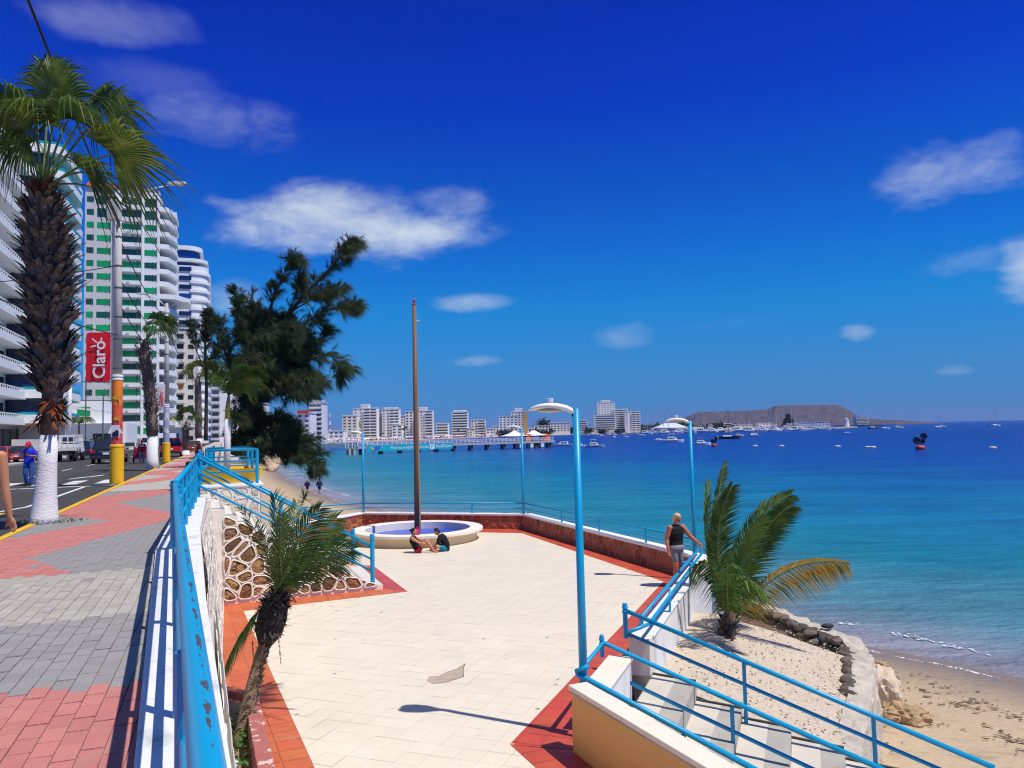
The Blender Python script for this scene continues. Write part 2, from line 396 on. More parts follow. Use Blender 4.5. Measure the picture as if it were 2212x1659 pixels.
# --- sea: one sheet to the horizon, its colour follows how deep the water is
def make_sea():
    vs, fs, sh = [], [], []
    rad = [0]; r = 12.0
    while r < 15000:
        rad.append(r); r *= 1.045 if r < 400 else 1.16
    angs = [R(a) for a in range(-62, 151, 2)]
    for r in rad:
        for a in angs:
            x, y = r * math.sin(a), r * math.cos(a)
            vs.append((x, y, 0)); sh.append(min(400.0, max(0.0, -shore_dist((x, y)))) if r < 600 else 400.0)
    na = len(angs)
    for i in range(len(rad) - 1):
        for j in range(na - 1):
            a = i * na + j; fs.append((a, a + na, a + na + 1, a + 1))
    me = bpy.data.meshes.new('sea'); me.from_pydata(vs, [], fs)
    at = me.attributes.new('offshore', 'FLOAT', 'POINT'); at.data.foreach_set('value', sh)
    me.update()
    m = bpy.data.materials.new('sea_water'); m.use_nodes = True; t = m.node_tree; p = t.nodes['Principled BSDF']
    p.inputs['Roughness'].default_value = .24; p.inputs['IOR'].default_value = 1.33; p.inputs['Specular IOR Level'].default_value = .16
    an = N(t, 'ShaderNodeAttribute', attribute_name='offshore')
    ge = N(t, 'ShaderNodeNewGeometry')
    wv = N(t, 'ShaderNodeTexNoise'); wv.inputs['Scale'].default_value = .05; wv.inputs['Detail'].default_value = 4; L(t, ge.outputs['Position'], wv.inputs['Vector'])
    q = math_n(t, 'MULTIPLY', math_n(t, 'POWER', math_n(t, 'DIVIDE', an.outputs['Fac'], 400.0), .5), math_n(t, 'ADD', .72, math_n(t, 'MULTIPLY', wv.outputs['Fac'], .56)))
    cr = N(t, 'ShaderNodeValToRGB'); e = cr.color_ramp
    stops = [(0, (.34, .28, .27)), (.065, (.25, .25, .29)), (.12, (.080, .215, .265)), (.21, (.009, .185, .255)), (.33, (.002, .128, .275)), (.48, (.002, .052, .27)), (.70, (.001, .028, .24)), (1, (.001, .020, .21))]
    while len(e.elements) < len(stops): e.elements.new(.5)
    for k, (ps, cc) in enumerate(stops): e.elements[k].position = ps; e.elements[k].color = (*cc, 1)
    L(t, q, cr.inputs['Fac'])
    # streaks of wind on the water
    mp1 = N(t, 'ShaderNodeMapping'); mp1.inputs['Scale'].default_value = (.03, .16, 1); mp1.inputs['Rotation'].default_value = (0, 0, R(-8)); L(t, ge.outputs['Position'], mp1.inputs['Vector'])
    st = N(t, 'ShaderNodeTexNoise'); st.inputs['Scale'].default_value = 1.0; st.inputs['Detail'].default_value = 8; st.inputs['Roughness'].default_value = .7; L(t, mp1.outputs[0], st.inputs['Vector'])
    hv = N(t, 'ShaderNodeHueSaturation'); L(t, cr.outputs[0], hv.inputs['Color'])
    mp2 = N(t, 'ShaderNodeMapping'); mp2.inputs['Scale'].default_value = (.22, 1.1, 1); mp2.inputs['Rotation'].default_value = (0, 0, R(-10)); L(t, ge.outputs['Position'], mp2.inputs['Vector'])
    st2 = N(t, 'ShaderNodeTexNoise'); st2.inputs['Scale'].default_value = 1.0; st2.inputs['Detail'].default_value = 6; st2.inputs['Roughness'].default_value = .65; L(t, mp2.outputs[0], st2.inputs['Vector'])
    L(t, math_n(t, 'ADD', 1.0, math_n(t, 'ADD', math_n(t, 'MULTIPLY', math_n(t, 'SUBTRACT', st.outputs['Fac'], .5), 1.5), math_n(t, 'MULTIPLY', math_n(t, 'SUBTRACT', st2.outputs['Fac'], .5), 1.1))), hv.inputs['Value'])
    L(t, hv.outputs[0], p.inputs['Base Color'])
    h = None
    for (sc, dist, wgt, w2) in ((.9, (1, 2.2, 1), 1.0, .6), (3.2, (1, 1.8, 1), .45, .6), (.16, (1, 2.6, 1), 1.6, .5)):
        m2 = N(t, 'ShaderNodeMapping'); m2.inputs['Scale'].default_value = dist; m2.inputs['Rotation'].default_value = (0, 0, R(-14)); L(t, ge.outputs['Position'], m2.inputs['Vector'])
        nn = N(t, 'ShaderNodeTexNoise'); nn.inputs['Scale'].default_value = sc; nn.inputs['Detail'].default_value = 3; nn.inputs['Roughness'].default_value = w2; L(t, m2.outputs[0], nn.inputs['Vector'])
        hh = math_n(t, 'MULTIPLY', nn.outputs['Fac'], wgt); h = hh if h is None else math_n(t, 'ADD', h, hh)
    b = N(t, 'ShaderNodeBump'); b.inputs['Strength'].default_value = .8; b.inputs['Distance'].default_value = .4
    L(t, h, b.inputs['Height']); L(t, b.outputs[0], p.inputs['Normal'])
    me.materials.append(m)
    o = bpy.data.objects.new('sea', me); o.location = (0, 0, SEA); lnk(o); tag(o, kind='structure')
make_sea()

# --- beach: a sheet that rises from under the water to the sea walls
def make_beach():
    nx, ny, x0, y0 = 130, 200, -75.0, 2.0
    vs, fs = [], []
    for j in range(ny + 1):
        for i in range(nx + 1):
            x, y = x0 + i * .95, y0 + j * .9
            sd = shore_dist((x, y))
            z = SEA + (.085 * min(sd, 9) + .035 * max(0, min(sd - 9, 14)) if sd > 0 else .05 * max(sd, -30)) + .03
            z += .05 * (noise.noise((x * .35, y * .35, 0)) + .6 * noise.noise((x * .9, y * .9, 3))) * min(1, max(0, (sd + .5) / 4))
            vs.append((x, y, z))
    for j in range(ny):
        for i in range(nx):
            a = j * (nx + 1) + i; fs.append((a, a + 1, a + nx + 2, a + nx + 1))
    me = bpy.data.meshes.new('beach'); me.from_pydata(vs, [], fs); me.polygons.foreach_set('use_smooth', [True] * len(fs))
    m = mat('beach_sand', (.49, .375, .245), .95, .10, .6, bump=3.5, bs=6.5, dirt=(.32, .235, .145), dirt_t=.53, dirt_s=1.6, spec=.1, stretch=(.55, 1, 1))
    t = m.node_tree; p = t.nodes['Principled BSDF']; src = p.inputs['Base Color'].links[0].from_socket
    ge = N(t, 'ShaderNodeNewGeometry'); sx = N(t, 'ShaderNodeSeparateXYZ'); L(t, ge.outputs['Position'], sx.inputs[0])
    wet = math_n(t, 'SUBTRACT', 1.0, math_n(t, 'DIVIDE', math_n(t, 'SUBTRACT', sx.outputs['Z'], SEA + .05), .28, True))
    mx = N(t, 'ShaderNodeMix', data_type='RGBA'); mx.inputs['B'].default_value = (.235, .18, .14, 1)
    L(t, wet, mx.inputs['Factor']); L(t, src, mx.inputs['A']); L(t, mx.outputs['Result'], p.inputs['Base Color'])
    L(t, math_n(t, 'SUBTRACT', .95, math_n(t, 'MULTIPLY', wet, .6)), p.inputs['Roughness'])
    me.materials.append(m); me.update()
    o = bpy.data.objects.new('beach', me); lnk(o); tag(o, kind='structure')
make_beach()

# --- foam where small waves run out
FOAM = mat('sea_foam', (.82, .84, .86), .6, .1, 6)
def foam_line(pts, w, seed, dens):
    """lacy foam: many small irregular flecks gathered along a line, thick and thin by turns"""
    rnd = random.Random(seed); mb = MB(); out = []
    for i in range(len(pts) - 1):
        a, b = Vector(pts[i]), Vector(pts[i + 1]); n = max(2, int((b - a).length / .05))
        for k in range(n): out.append(a.lerp(b, k / n))
    for i, q in enumerate(out):
        t = (out[min(i + 1, len(out) - 1)] - out[max(0, i - 1)])
        if t.length < 1e-6: continue
        t.normalize(); nn = Vector((-t.y, t.x)); f = noise.noise((i * .012, seed, 0)) + .6 * noise.noise((i * .05, seed, 5))
        amt = max(0.0, dens + f * 1.3)
        for _ in range(int(amt * 3 + rnd.random())):
            c = q + nn * (.35 * noise.noise((i * .01, seed, 9)) + rnd.gauss(0, w * (.5 + amt))) + t * rnd.uniform(-.1, .1); r = rnd.uniform(.012, .05) * (1 + w * 2); k0 = rnd.uniform(0, 6.3)
            mb.face([(c.x + (t.x * math.cos(k0 + k * 1.05) * 1.9 + nn.x * math.sin(k0 + k * 1.05)) * r * rnd.uniform(.6, 1), c.y + (t.y * math.cos(k0 + k * 1.05) * 1.9 + nn.y * math.sin(k0 + k * 1.05)) * r * rnd.uniform(.6, 1), SEA + .035) for k in range(6)])
    return mb
for pts, w, sd_, dn_ in (([(1850, 1400), (1905, 1418), (1990, 1437), (2070, 1452), (2150, 1470), (2230, 1488)], .03, 3, .45), ([(1800, 1345), (1862, 1352), (1930, 1366), (2020, 1390), (2100, 1408), (2230, 1440)], .12, 8, .25),
                    ([(588, 1016), (612, 1035), (655, 1053), (696, 1073), (741, 1089), (800, 1101), (850, 1106), (905, 1108)], .10, 13, .5), ([(622, 1022), (668, 1040), (702, 1056), (740, 1068), (775, 1080)], .22, 21, .15), ([(600, 1012), (640, 1022), (690, 1034)], .3, 27, .1)):
    foam_line([G(x, y, SEA)[:2] for x, y in pts], w, sd_, dn_).build('sea_foam', FOAM, kind='stuff')
# weed and footprints' crumbs on the near sand
def beach_z(x, y):
    sd = shore_dist((x, y)); return SEA + (.085 * min(sd, 9) + .035 * max(0, min(sd - 9, 14)) if sd > 0 else .05 * sd) + .03
mb = MB(); rw = random.Random(71)
for k in range(1300):
    x, y = rw.uniform(1880, 2230), 1430 + 240 * rw.random() ** .7; p = G(x, y, SEA + .4)
    if noise.noise((p.x * .55, p.y * .9, 2)) + .5 * noise.noise((p.x * 2, p.y * 2, 7)) < rw.uniform(.0, .6): continue
    z = beach_z(p.x, p.y) + .02 + .05 * noise.noise((p.x * .35, p.y * .35, 0)); r = rw.uniform(.015, .06); a0 = rw.uniform(0, 6.3); st = rw.uniform(1, 3); th = rw.gauss(-.35, .4)
    ct, sn = math.cos(th), math.sin(th); mb.cur = 0 if rw.random() < .6 else 1
    pts = []
    for q in range(5):
        lx, ly = math.cos(a0 + q * 1.257) * r * st * rw.uniform(.6, 1), math.sin(a0 + q * 1.257) * r * rw.uniform(.5, 1); pts.append((p.x + lx * ct - ly * sn, p.y + lx * sn + ly * ct, z + rw.uniform(0, .02)))
    mb.add(pts + [(p.x, p.y, z + .03)], [(q, (q + 1) % 5, 5) for q in range(5)])
mb.build('beach_weed', [mat('weed_dark', (.17, .12, .075), .95, .3, 4), mat('weed_brown', (.32, .23, .14), .95, .3, 4)], kind='stuff')

# --- land of the town, near and round the bay
m_land = mat('town_ground', (.36, .33, .28), .95, .15, .2)
mb = MB(); mb.prism([tuple(UV(u, v)[:2]) for u, v in ((-30, 16.9), (420, 16.9), (420, 900), (-30, 900))], -1.5, -.13)
mb.build('town_ground', m_land, kind='structure')
mb = MB(); cst = [(-64, 200), (-90, 285), (-121, 437), (-162, 668), (-100, 757), (-4, 985), (132, 1120), (230, 960), (294, 900), (400, 1120), (470, 1400), (300, 1900), (0, 2600), (-700, 2600), (-900, 600), (-300, 200)]
mb.prism(cst, SEA - .5, SEA + .6); mb.build('bay_shore_ground', mat('far_sand', (.50, .44, .35), .95, .15, .05), kind='structure')

# --- road and far pavement
mb = MB(); mb.prism([tuple(UV(u, v)[:2]) for u, v in ((-30, 3.55), (430, 3.55), (430, 14.6), (-30, 14.6))], -1.4, -.12)
road = mb.build('road', ASPH, kind='structure')
mb = MB(); mb.prism([tuple(UV(u, v)[:2]) for u, v in ((-30, 14.6), (430, 14.6), (430, 16.9), (-30, 16.9))], -1.4, 0.0)
mb.build('far_pavement', mat('far_pavement', (.36, .34, .31), .9, .12, .7), kind='structure')
def marking(pts, m=LINEW, z=-.116, nm='road_marking'):
    q = MB(); q.face([(p[0], p[1], z) for p in ccw([tuple(p[:2]) for p in pts])]); o = q.build(nm, m, parent=road); return o
def strip(u0, v0, u1, v1, w, m=LINEW, nm='road_marking'):
    a, b = UV(u0, v0), UV(u1, v1); t = (b - a).normalized(); n = Vector((-t.y, t.x, 0)) * w / 2
    return marking([a - n, b - n, b + n, a + n], m, nm=nm)
for p0, p1, wd in (((36, 840), (1030, 824), .16), ((0, 1055), (0, 0), 0)):
    if wd: pass
for i in range(26): strip(34 + i * 9, 8.9, 37.5 + i * 9, 8.9, .13)             # broken centre line
strip(33.5, 3.9, 33.5, 14.3, .35)                                              # stop line
for k in range(8):                                                             # zebra bars
    strip(35.3, 4.6 + k * 1.2, 38.3, 4.6 + k * 1.2, .55)
strip(24.0, 4.9, 33.0, 4.9, .14); strip(24.0, 4.9, 18.0, 6.6, .14)
for k in range(5): strip(44 + k * 7.5, 12.2, 44 + k * 7.5, 14.4, .12)
marking([UV(19.5, 5.0), UV(22.3, 5.0), UV(22.6, 9.5), UV(19.9, 9.5)], YEL)
marking([UV(26.5, 7.0), UV(27.1, 7.0), UV(29.8, 8.7), UV(27.6, 8.9)])
marking([UV(40, 6.6), UV(41, 6.6), UV(44, 5.6), UV(43, 5.6)])

# --- promenade: slab, pavers, yellow kerb
LIN = [(.74, -2.0), (-1.89, 3.89), (-5.02, 10.89), (-8.95, 21.0), (-9.95, 23.8)]            # inner edge of the white ledge
v_rail = lambda u: .55
pts = [q for q in LIN] + [tuple(UV(u, .45)[:2]) for u in (26, 60, 120, 430)] + [tuple(UV(u, 3.42)[:2]) for u in (430, -5)]
mb = MB(); mb.prism(pts, -1.6, -.012); prom = mb.build('promenade', PAVJ, kind='structure')
mb = MB()
for i in range(60):                                                             # painted kerb stones
    u0 = -4 + i * 1.0 if i < 40 else 36 + (i - 40) * 8
    u1 = u0 + (.985 if i < 40 else 7.985)
    q = MB(); q.hexa([UV(u0, 3.56, -.3), UV(u1, 3.56, -.3), UV(u1, 3.42, -.3), UV(u0, 3.42, -.3)], [UV(u0, 3.555, .012), UV(u1, 3.555, .012), UV(u1, 3.42, .012), UV(u0, 3.42, .012)])
    q.build('kerb_stone', YEL, parent=prom, recalc=True)
VR = [(10.8, 1.7), (12.5, 2.55), (17.8, .75), (22.3, 2.6)]; VL = [(10.8, 4.2), (13.7, 4.2), (17.5, 2.1), (20.2, 4.2)]
def lin(tab, u):
    for (a, b), (c, d) in zip(tab, tab[1:]):
        if a <= u <= c: return b + (d - b) * (u - a) / (c - a)
    return tab[-1][1]
def zone(u, v):
    if u < 5.8: return PAVR
    if u < 8.0: return PAVG
    if u < 10.8: return PAVL
    w = u if u < 22.3 else 12.5 + (u - 12.5) % 9.8
    return PAVR if lin(VR, w) < v < lin(VL, w) else PAVG
def v_in(u):                                      # paving starts at the white ledge
    p = None
    for (a, b) in zip(LIN, LIN[1:]):
        ua, va = to_uv(Vector((*a, 0))); ub, vb = to_uv(Vector((*b, 0)))
        if ua <= u <= ub: return va + (vb - va) * (u - ua) / (ub - ua)
    return .47
PLn, PWd = .215, .118                             # long side along the promenade, columns staggered
cand = []
for c in range(int(3.6 / PWd)):
    v0 = 3.41 - (c + 1) * PWd; off = (c % 2) * PLn / 2 + .03 * math.sin(c * 12.9)
    for r in range(-8, int(27.3 / PLn)):
        u = r * PLn + off
        if v0 < v_in(u + PLn / 2) - PWd * 1.1: continue
        cand.append((u, v0))
def in_view(p):
    d = p - CAM; z = d.dot(_fw)
    if z < .3: return False
    x = PW / 2 + FPX * d.dot(_rt) / z; y = PH / 2 - FPX * d.dot(_up) / z
    return -30 < x < PW + 30 and -30 < y < PH + 60
cand.sort(key=lambda c: (0 if in_view(UV(c[0], c[1])) else 1, c[0]))
pm = {}
def paver_mesh(m):
    if m.name not in pm:
        a, b, g = PLn / 2 - .0014, PWd / 2 - .0014, .0022
        q = MB(); q.hexa([(-b, -a, -.05), (b, -a, -.05), (b, a, -.05), (-b, a, -.05)], [(-b + g, -a + g, 0), (b - g, -a + g, 0), (b - g, a - g, 0), (-b + g, a - g, 0)])
        pm[m.name] = mesh_of(q, 'paver', m)
    return pm[m.name]
rnd = random.Random(4); mbs = {}
for n_, (u, v0) in enumerate(cand):
    uc, vc = u + PLn / 2, v0 + PWd / 2; z = zone(uc + rnd.uniform(-.03, .03), vc)
    if rnd.random() < .006: z = PAVG
    if n_ < 300:
        inst('paver', paver_mesh(z), None, prom, UV(uc, vc, rnd.uniform(-.003, .003)), rot=(rnd.uniform(-.01, .01), rnd.uniform(-.01, .01), PA + rnd.uniform(-.008, .008)))
    else:
        q = mbs.setdefault(z.name, (MB(), z))[0]; g = .0016; zz = rnd.uniform(-.0025, .0025)
        P4 = [UV(u + g, v0 + g, zz), UV(u + g, v0 + PWd - g, zz), UV(u + PLn - g, v0 + PWd - g, zz), UV(u + PLn - g, v0 + g, zz)]
        q.hexa([p - Vector((0, 0, .05)) for p in P4][::-1], P4[::-1])
for k, (q, z) in mbs.items(): q.build('paver_field', z, parent=prom, kind='stuff', recalc=True)
# farther off the pavers run together
mb = MB()
for k in range(90):
    u0, u1 = 27.3 + k * 1.0, 28.3 + k * 1.0
    mb.face([UV(u0, 3.41, -.004), UV(u0, .46, -.004), UV(u1, .46, -.004), UV(u1, 3.41, -.004)])
mb.face([UV(117.3, 3.41, -.004), UV(117.3, .46, -.004), UV(430, .46, -.004), UV(430, 3.41, -.004)])
mb.build('far_paving', PAVL, parent=prom, recalc=True)
mb = MB()
for k in range(9):
    u0 = 12.5 + 9.8 * (k + 1)
    if u0 < 26: continue
    for (a, b) in ((0, 1), (1, 2), (2, 3)):
        us = [0, 5.3, 9.8]
    mb.face([UV(u0, 2.55), UV(u0 + 5.3, .75), UV(u0 + 5.0, 2.1), UV(u0 + 1.2, 3.4), UV(u0 - 1.2, 3.4)])
    mb.face([UV(u0 + 5.3, .75), UV(u0 + 9.8, 2.55), UV(u0 + 8.6, 3.4), UV(u0 + 7.2, 3.4), UV(u0 + 5.0, 2.1)])
mb.build('far_red_paving', PAVR, parent=prom, recalc=True)

# ================================================================== RETAINING WALL, STAIRS, PLAZA
def stone_panel(parent, o, X, Y, Nn, region, seeds, stone_m, mortar_m, gap=.05, proud=.035, curve=None, stone_name='stone', rseed=1):
    """irregular stones set between raised mortar ridges on a flat panel; every stone is an object of its own"""
    rg = random.Random(rseed); o = Vector(o)
    cells = voronoi(seeds, region); ridge = MB(); n = 0
    for c in cells:
        if len(c) < 3 or abs(parea(c)) < .004: continue
        c = ccw(c); inn = inset(c, gap / 2)
        W3 = lambda q, h: o + X * q[0] + Y * q[1] + Nn * h
        if len(inn) < 3 or parea(inn) < .003:
            ridge.face([W3(q, proud) for q in c]); continue
        # ridge: fan of quads between the cell outline and its inset outline
        cen = Vector((sum(q[0] for q in inn) / len(inn), sum(q[1] for q in inn) / len(inn)))
        m_ = max(14, 3 * len(inn)); 
        def at(poly, k):
            an = 2 * math.pi * k / m_; d = (math.cos(an), math.sin(an)); best = None
            for i in range(len(poly)):
                a, b = poly[i], poly[(i + 1) % len(poly)]; ex, ey = b[0] - a[0], b[1] - a[1]
                den = d[0] * ey - d[1] * ex
                if abs(den) < 1e-12: continue
                t = ((a[0] - cen.x) * ey - (a[1] - cen.y) * ex) / den; s = ((a[0] - cen.x) * d[1] - (a[1] - cen.y) * d[0]) / den
                if t > 0 and -1e-6 <= s <= 1 + 1e-6 and (best is None or t < best): best = t
            best = best or .01
            return (cen.x + d[0] * best, cen.y + d[1] * best)
        A = [at(c, k) for k in range(m_)]; B = [at(inn, k) for k in range(m_)]
        # soften the corners of the stone
        B = [((B[k - 1][0] + 5 * B[k][0] + B[(k + 1) % m_][0]) / 7, (B[k - 1][1] + 5 * B[k][1] + B[(k + 1) % m_][1]) / 7) for k in range(m_)]
        b0 = len(ridge.v)
        ridge.v += [W3(q, proud * .72) for q in A] + [W3(((a[0] + 2 * q[0]) / 3, (a[1] + 2 * q[1]) / 3), proud) for a, q in zip(A, B)] + [W3(q, proud * .8) for q in B] + [W3(q, .0) for q in B]
        for lv in range(3):
            for k in range(m_):
                k2 = (k + 1) % m_; ridge.f.append([b0 + lv * m_ + k, b0 + lv * m_ + k2, b0 + (lv + 1) * m_ + k2, b0 + (lv + 1) * m_ + k]); ridge.mi.append(0)
        st = MB(); hc = rg.uniform(.02, .05)
        st.add([W3(q, .003) for q in B] + [W3((cen.x + (q[0] - cen.x) * .62 + rg.uniform(-.01, .01), cen.y + (q[1] - cen.y) * .62 + rg.uniform(-.01, .01)), rg.uniform(.008, .036)) for q in B] + [W3((cen.x, cen.y), hc)],
               [(k, (k + 1) % m_, m_ + (k + 1) % m_, m_ + k) for k in range(m_)] + [(m_ + k, m_ + (k + 1) % m_, 2 * m_) for k in range(m_)])
        ms = stone_m if not isinstance(stone_m, (list, tuple)) else rg.choice(stone_m)
        st.build(stone_name, ms, parent=parent, recalc=False); n += 1
    ridge.build('mortar', mortar_m, parent=parent)
    return n
def jitter_seeds(w, h, dx, dy, seed, jit=.42):
    rg = random.Random(seed); out = []
    ny = max(1, int(h / dy)); 
    for j in range(ny):
        nx = max(1, int(w / dx))
        for i in range(nx):
            out.append(((i + .5 + .5 * (j % 2) - .25 + rg.uniform(-jit, jit)) * w / nx, (j + .5 + rg.uniform(-jit, jit)) * h / ny))
    return out

STONES3 = [STONE, STONE, mat('stone_brown', (.20, .115, .065), .9, .34, 5, bump=1.6, bs=14, rnd=.25, rndhue=.02, chip=(.09, .06, .045), chip_t=.58, chip_s=4, spec=.1), mat('stone_tan', (.42, .28, .14), .9, .28, 5, bump=1.5, bs=14, rnd=.2, rndhue=.02, chip=(.2, .12, .06), chip_t=.60, chip_s=4, spec=.1)]

# --- sea wall of the promenade with its white ledge
TOP = [(1.17, -2.0), (-1.41, 3.86), (-3.05, 7.7), (-5.35, 13.25), (-7.72, 19.5)]
BOT = [(1.22, -2.0), (-1.36, 3.9), (-2.93, 7.75), (-5.01, 13.25), (-7.25, 19.36)]
wall = thing('retaining_wall', (TOP[2][0], TOP[2][1], PLZ), 'pale rubble retaining wall with white ledge below the blue promenade railing', 'wall')
mb = MB(); mbl = MB()
for i in range(4):
    a, b, c, d = TOP[i], TOP[i + 1], BOT[i], BOT[i + 1]; e, f = LIN[min(i, 3)], LIN[min(i + 1, 3)]
mb.add([(q[0], q[1], .0) for q in TOP] + [(q[0], q[1], PLZ - .5) for q in BOT], [(i, i + 1, 5 + i + 1, 5 + i) for i in range(4)])
mb.build('wall_face', MORTAR, parent=wall, recalc=False)
led = [q for q in TOP[:3]] + [(*TOP[3], .03), (*TOP[4], .09), (-8.62, 20.1, .09)] + [LIN[2], LIN[1], LIN[0]]
mb = MB(); mb.prism(led, -.25, .05); ledge = mb.build('ledge', LEDGE, parent=wall, bevel=.012)
for i in range(1, 4):
    a, b, c, d = Vector((*TOP[i], 0)), Vector((*TOP[i + 1], 0)), Vector((*BOT[i], PLZ)), Vector((*BOT[i + 1], PLZ))
    X = (d - c); ln = X.length; X.normalize(); Y = (a - c); Y = (Y - X * Y.dot(X)); hh = Y.length; Y.normalize(); Nn = X.cross(Y); Nn = -Nn if Nn.dot(Vector((1, -.3, 0))) < 0 else Nn
    off = (a - c).dot(X)
    stone_panel(wall, c, X, Y, Nn, [(0, 0), (ln, 0), (ln + (b - d).dot(X), hh - .02), (off, hh - .02)], jitter_seeds(ln, hh, .55, .42, 10 + i), STONEP, MORTAR, .075, .03, rseed=i)

# --- staircase from promenade to plaza
S0 = Vector((-7.27, 19.36, PLZ)); S1 = Vector((-3.67, 20.79, PLZ)); SD = (S1 - S0).normalized(); SU = Vector((-SD.y, SD.x, 0)); SL = (S1 - S0).length
NST = 14; RISE = -PLZ / NST; RUN = (SL + .25) / NST; SWD = 3.25
stair = thing('staircase', tuple(S1), 'white staircase with stone rubble side going down to the plaza', 'staircase')
SX0 = -.25
TREAD = mat('tread_white', (.66, .62, .55), .75, .07, 2, bump=.3, bs=25, dirt=(.48, .44, .38), dirt_t=.57, dirt_s=2)
for i in range(NST):
    s0 = SX0 + i * RUN; z1 = -RISE * (i + 1) if i < NST - 1 else PLZ + .11
    s1 = s0 + RUN + (.02 if i < NST - 1 else .12)
    z1 = -RISE * (i + 1) if i < NST - 1 else PLZ + .12
    q = MB(); c = S0 + SD * ((s0 + s1) / 2) + SU * (SWD / 2 + .03); c.z = (z1 + PLZ) / 2
    q.box(c, (s1 - s0 - .002, SWD, z1 - PLZ), ax=(SD, SU, Vector((0, 0, 1)))); st = q.build('step', TREAD, parent=stair)
    if i < NST - 1:
        q = MB(); c = S0 + SD * (s1 - .055) + SU * (SWD / 2 + .03); c.z = z1 + .004; q.box(c, (.07, SWD - .02, .012), ax=(SD, SU, Vector((0, 0, 1)))); q.build('nosing', CONC, parent=st)
# stepped outline of the near side, white rendered
prof = [(-.6, 0), (-.6, 2.5)]
for i in range(NST):
    s0 = SX0 + i * RUN; zt = 2.5 - RISE * i if i else 2.5
    z1 = 2.5 - RISE * (i + 1) if i < NST - 1 else .12
    prof += [(s0, zt), (s0, z1)] if i else [(s0, 2.5), (s0, z1)]
prof += [(SX0 + NST * RUN + .12, .12), (SX0 + NST * RUN + .12, 0)]
mb = MB(); fr = [S0 + SD * s + Vector((0, 0, z)) - SU * .02 for s, z in prof]; bk = [p + SU * .06 for p in fr]; n = len(prof)
mb.add(fr + bk, [list(range(n)), list(reversed(range(n, 2 * n)))] + [((i + 1) % n, i, n + i, n + (i + 1) % n) for i in range(n)])
mb.build('side_wall', MORTAR, parent=stair, recalc=True)
sd_ = [q for q in jitter_seeds(4.3, 2.45, .345, .31, 5, .45) if q[1] < 2.45 - q[0] * .53 + .25]
stone_panel(stair, S0 - SU * .022, SD, Vector((0, 0, 1)), -SU, [(.02, .07), (SL + .08, .07), (SL + .08, .11), (SL - .35, .28), (.55, 1.93), (.02, 2.2)], sd_, STONES3, MORTAR, .056, .040, rseed=9)
# landing at the top
mb = MB(); la = S0 + SD * SX0; lb = la + SU * SWD
mb.prism([tuple(la[:2]), tuple(lb[:2]), (-9.98, 23.9), (-8.95, 21.0), (-8.2, 20.8), (-7.74, 19.5)], -1.6, -.004); mb.build('landing', TREAD, parent=stair)

# --- platform with the bench, on the far side of the stairs
F0 = S0 + SU * (SWD + .12)
Fc = VP(566, 1039, F0, F0 + SD); fs = (Fc - F0).dot(SD)
ZP = .24
plat = thing('platform_wall', (Fc.x, Fc.y, PLZ), 'white rubble wall under the yellow bench platform beside the stairs', 'wall')
PLD = 5.6
c0, c1 = F0 + SD * -1.1, F0 + SD * (fs - .05); c2, c3 = c1 + SU * PLD, c0 + SU * PLD
mb = MB(); mb.prism([tuple(q[:2]) for q in (c0, c1, c2, c3)], SEA - .2, ZP - .07); mb.build('wall_body', MORTAR, parent=plat)
e0, e1 = c0 - SU * .05, c1 - SU * .05 + SD * .09
mb = MB(); mb.prism([tuple(q[:2]) for q in (e0, e1, e1 + SU * (PLD + .1), e0 + SU * (PLD + .1))], ZP - .07, ZP); mb.build('coping', WHITE, parent=plat, bevel=.01)
wl = fs + 1.05
o_ = c0.copy(); o_.z = PLZ + .1
stone_panel(plat, o_ - SU * .002, SD, Vector((0, 0, 1)), -SU, [(.5, .0), (wl - .02, .0), (wl - .02, 2.58), (.5, 2.58)], jitter_seeds(wl, 2.6, .36, .40, 23, .40), STONEP, MORTAR, .085, .03, rseed=4)
# seaward face of the platform
o2 = c1.copy(); o2.z = SEA
stone_panel(plat, o2 + SD * .002, SU, Vector((0, 0, 1)), SD, [(0, 0), (PLD, 0), (PLD, 5.3), (0, 5.3)], jitter_seeds(PLD, 5.3, .6, .55, 24), STONEP, MORTAR, .085, .03, rseed=5)

# --- plaza slab
ycor = G(1238, 1624, PLZ); WD = (G(1283, 1659, PLZ) - ycor).normalized()
ED = Vector((.352, .936, 0)).normalized(); ES = Vector((.82, -.57, 0)).normalized()
A_ = Vector((.87, 10.66, PLZ)); B_ = Vector((1.38, 12.12, PLZ)); C_ = Vector((1.86, 13.2, PLZ)); D_ = Vector((4.80, 21.0, PLZ)); K_ = Vector((.36, 32.65, PLZ)); L_ = Vector((-6.79, 34.75, PLZ)); M_ = Vector((-7.9, 32.4, PLZ)); Q_ = Vector((-9.3, 29.0, PLZ))
ka, kb = G(559, 1507, PLZ + .12), G(595, 1659, PLZ + .12)
kd = (kb - ka).normalized(); kn = Vector((-kd.y, kd.x, 0)); kn = -kn if kn.x > 0 else kn      # kn: towards the wall
ea, eb = G(472, 1478, PLZ + .12), G(559, 1498, PLZ + .12)
slab = [tuple((kb + kd * 5 + kn * .1)[:2]), tuple((ka + kn * .1 + kd * .1)[:2]), tuple((ea + kd * .1)[:2]), (-5.0, 13.25), (-7.25, 19.36), tuple((S0 + SU * 3.3)[:2]), tuple((F0 + SD * fs)[:2]), tuple((F0 + SD * fs + SU * 5)[:2]), Q_[:2], M_[:2], L_[:2], K_[:2], D_[:2], C_[:2], A_[:2], tuple((ycor + WD * 6)[:2])]
slab = [tuple(q) for q in slab]
SI = slab.index((-7.25, 19.36))
mb = MB(); mb.prism(slab, PLZ - .4, PLZ - .012); plaza = mb.build('plaza', GROUTC, kind='structure')
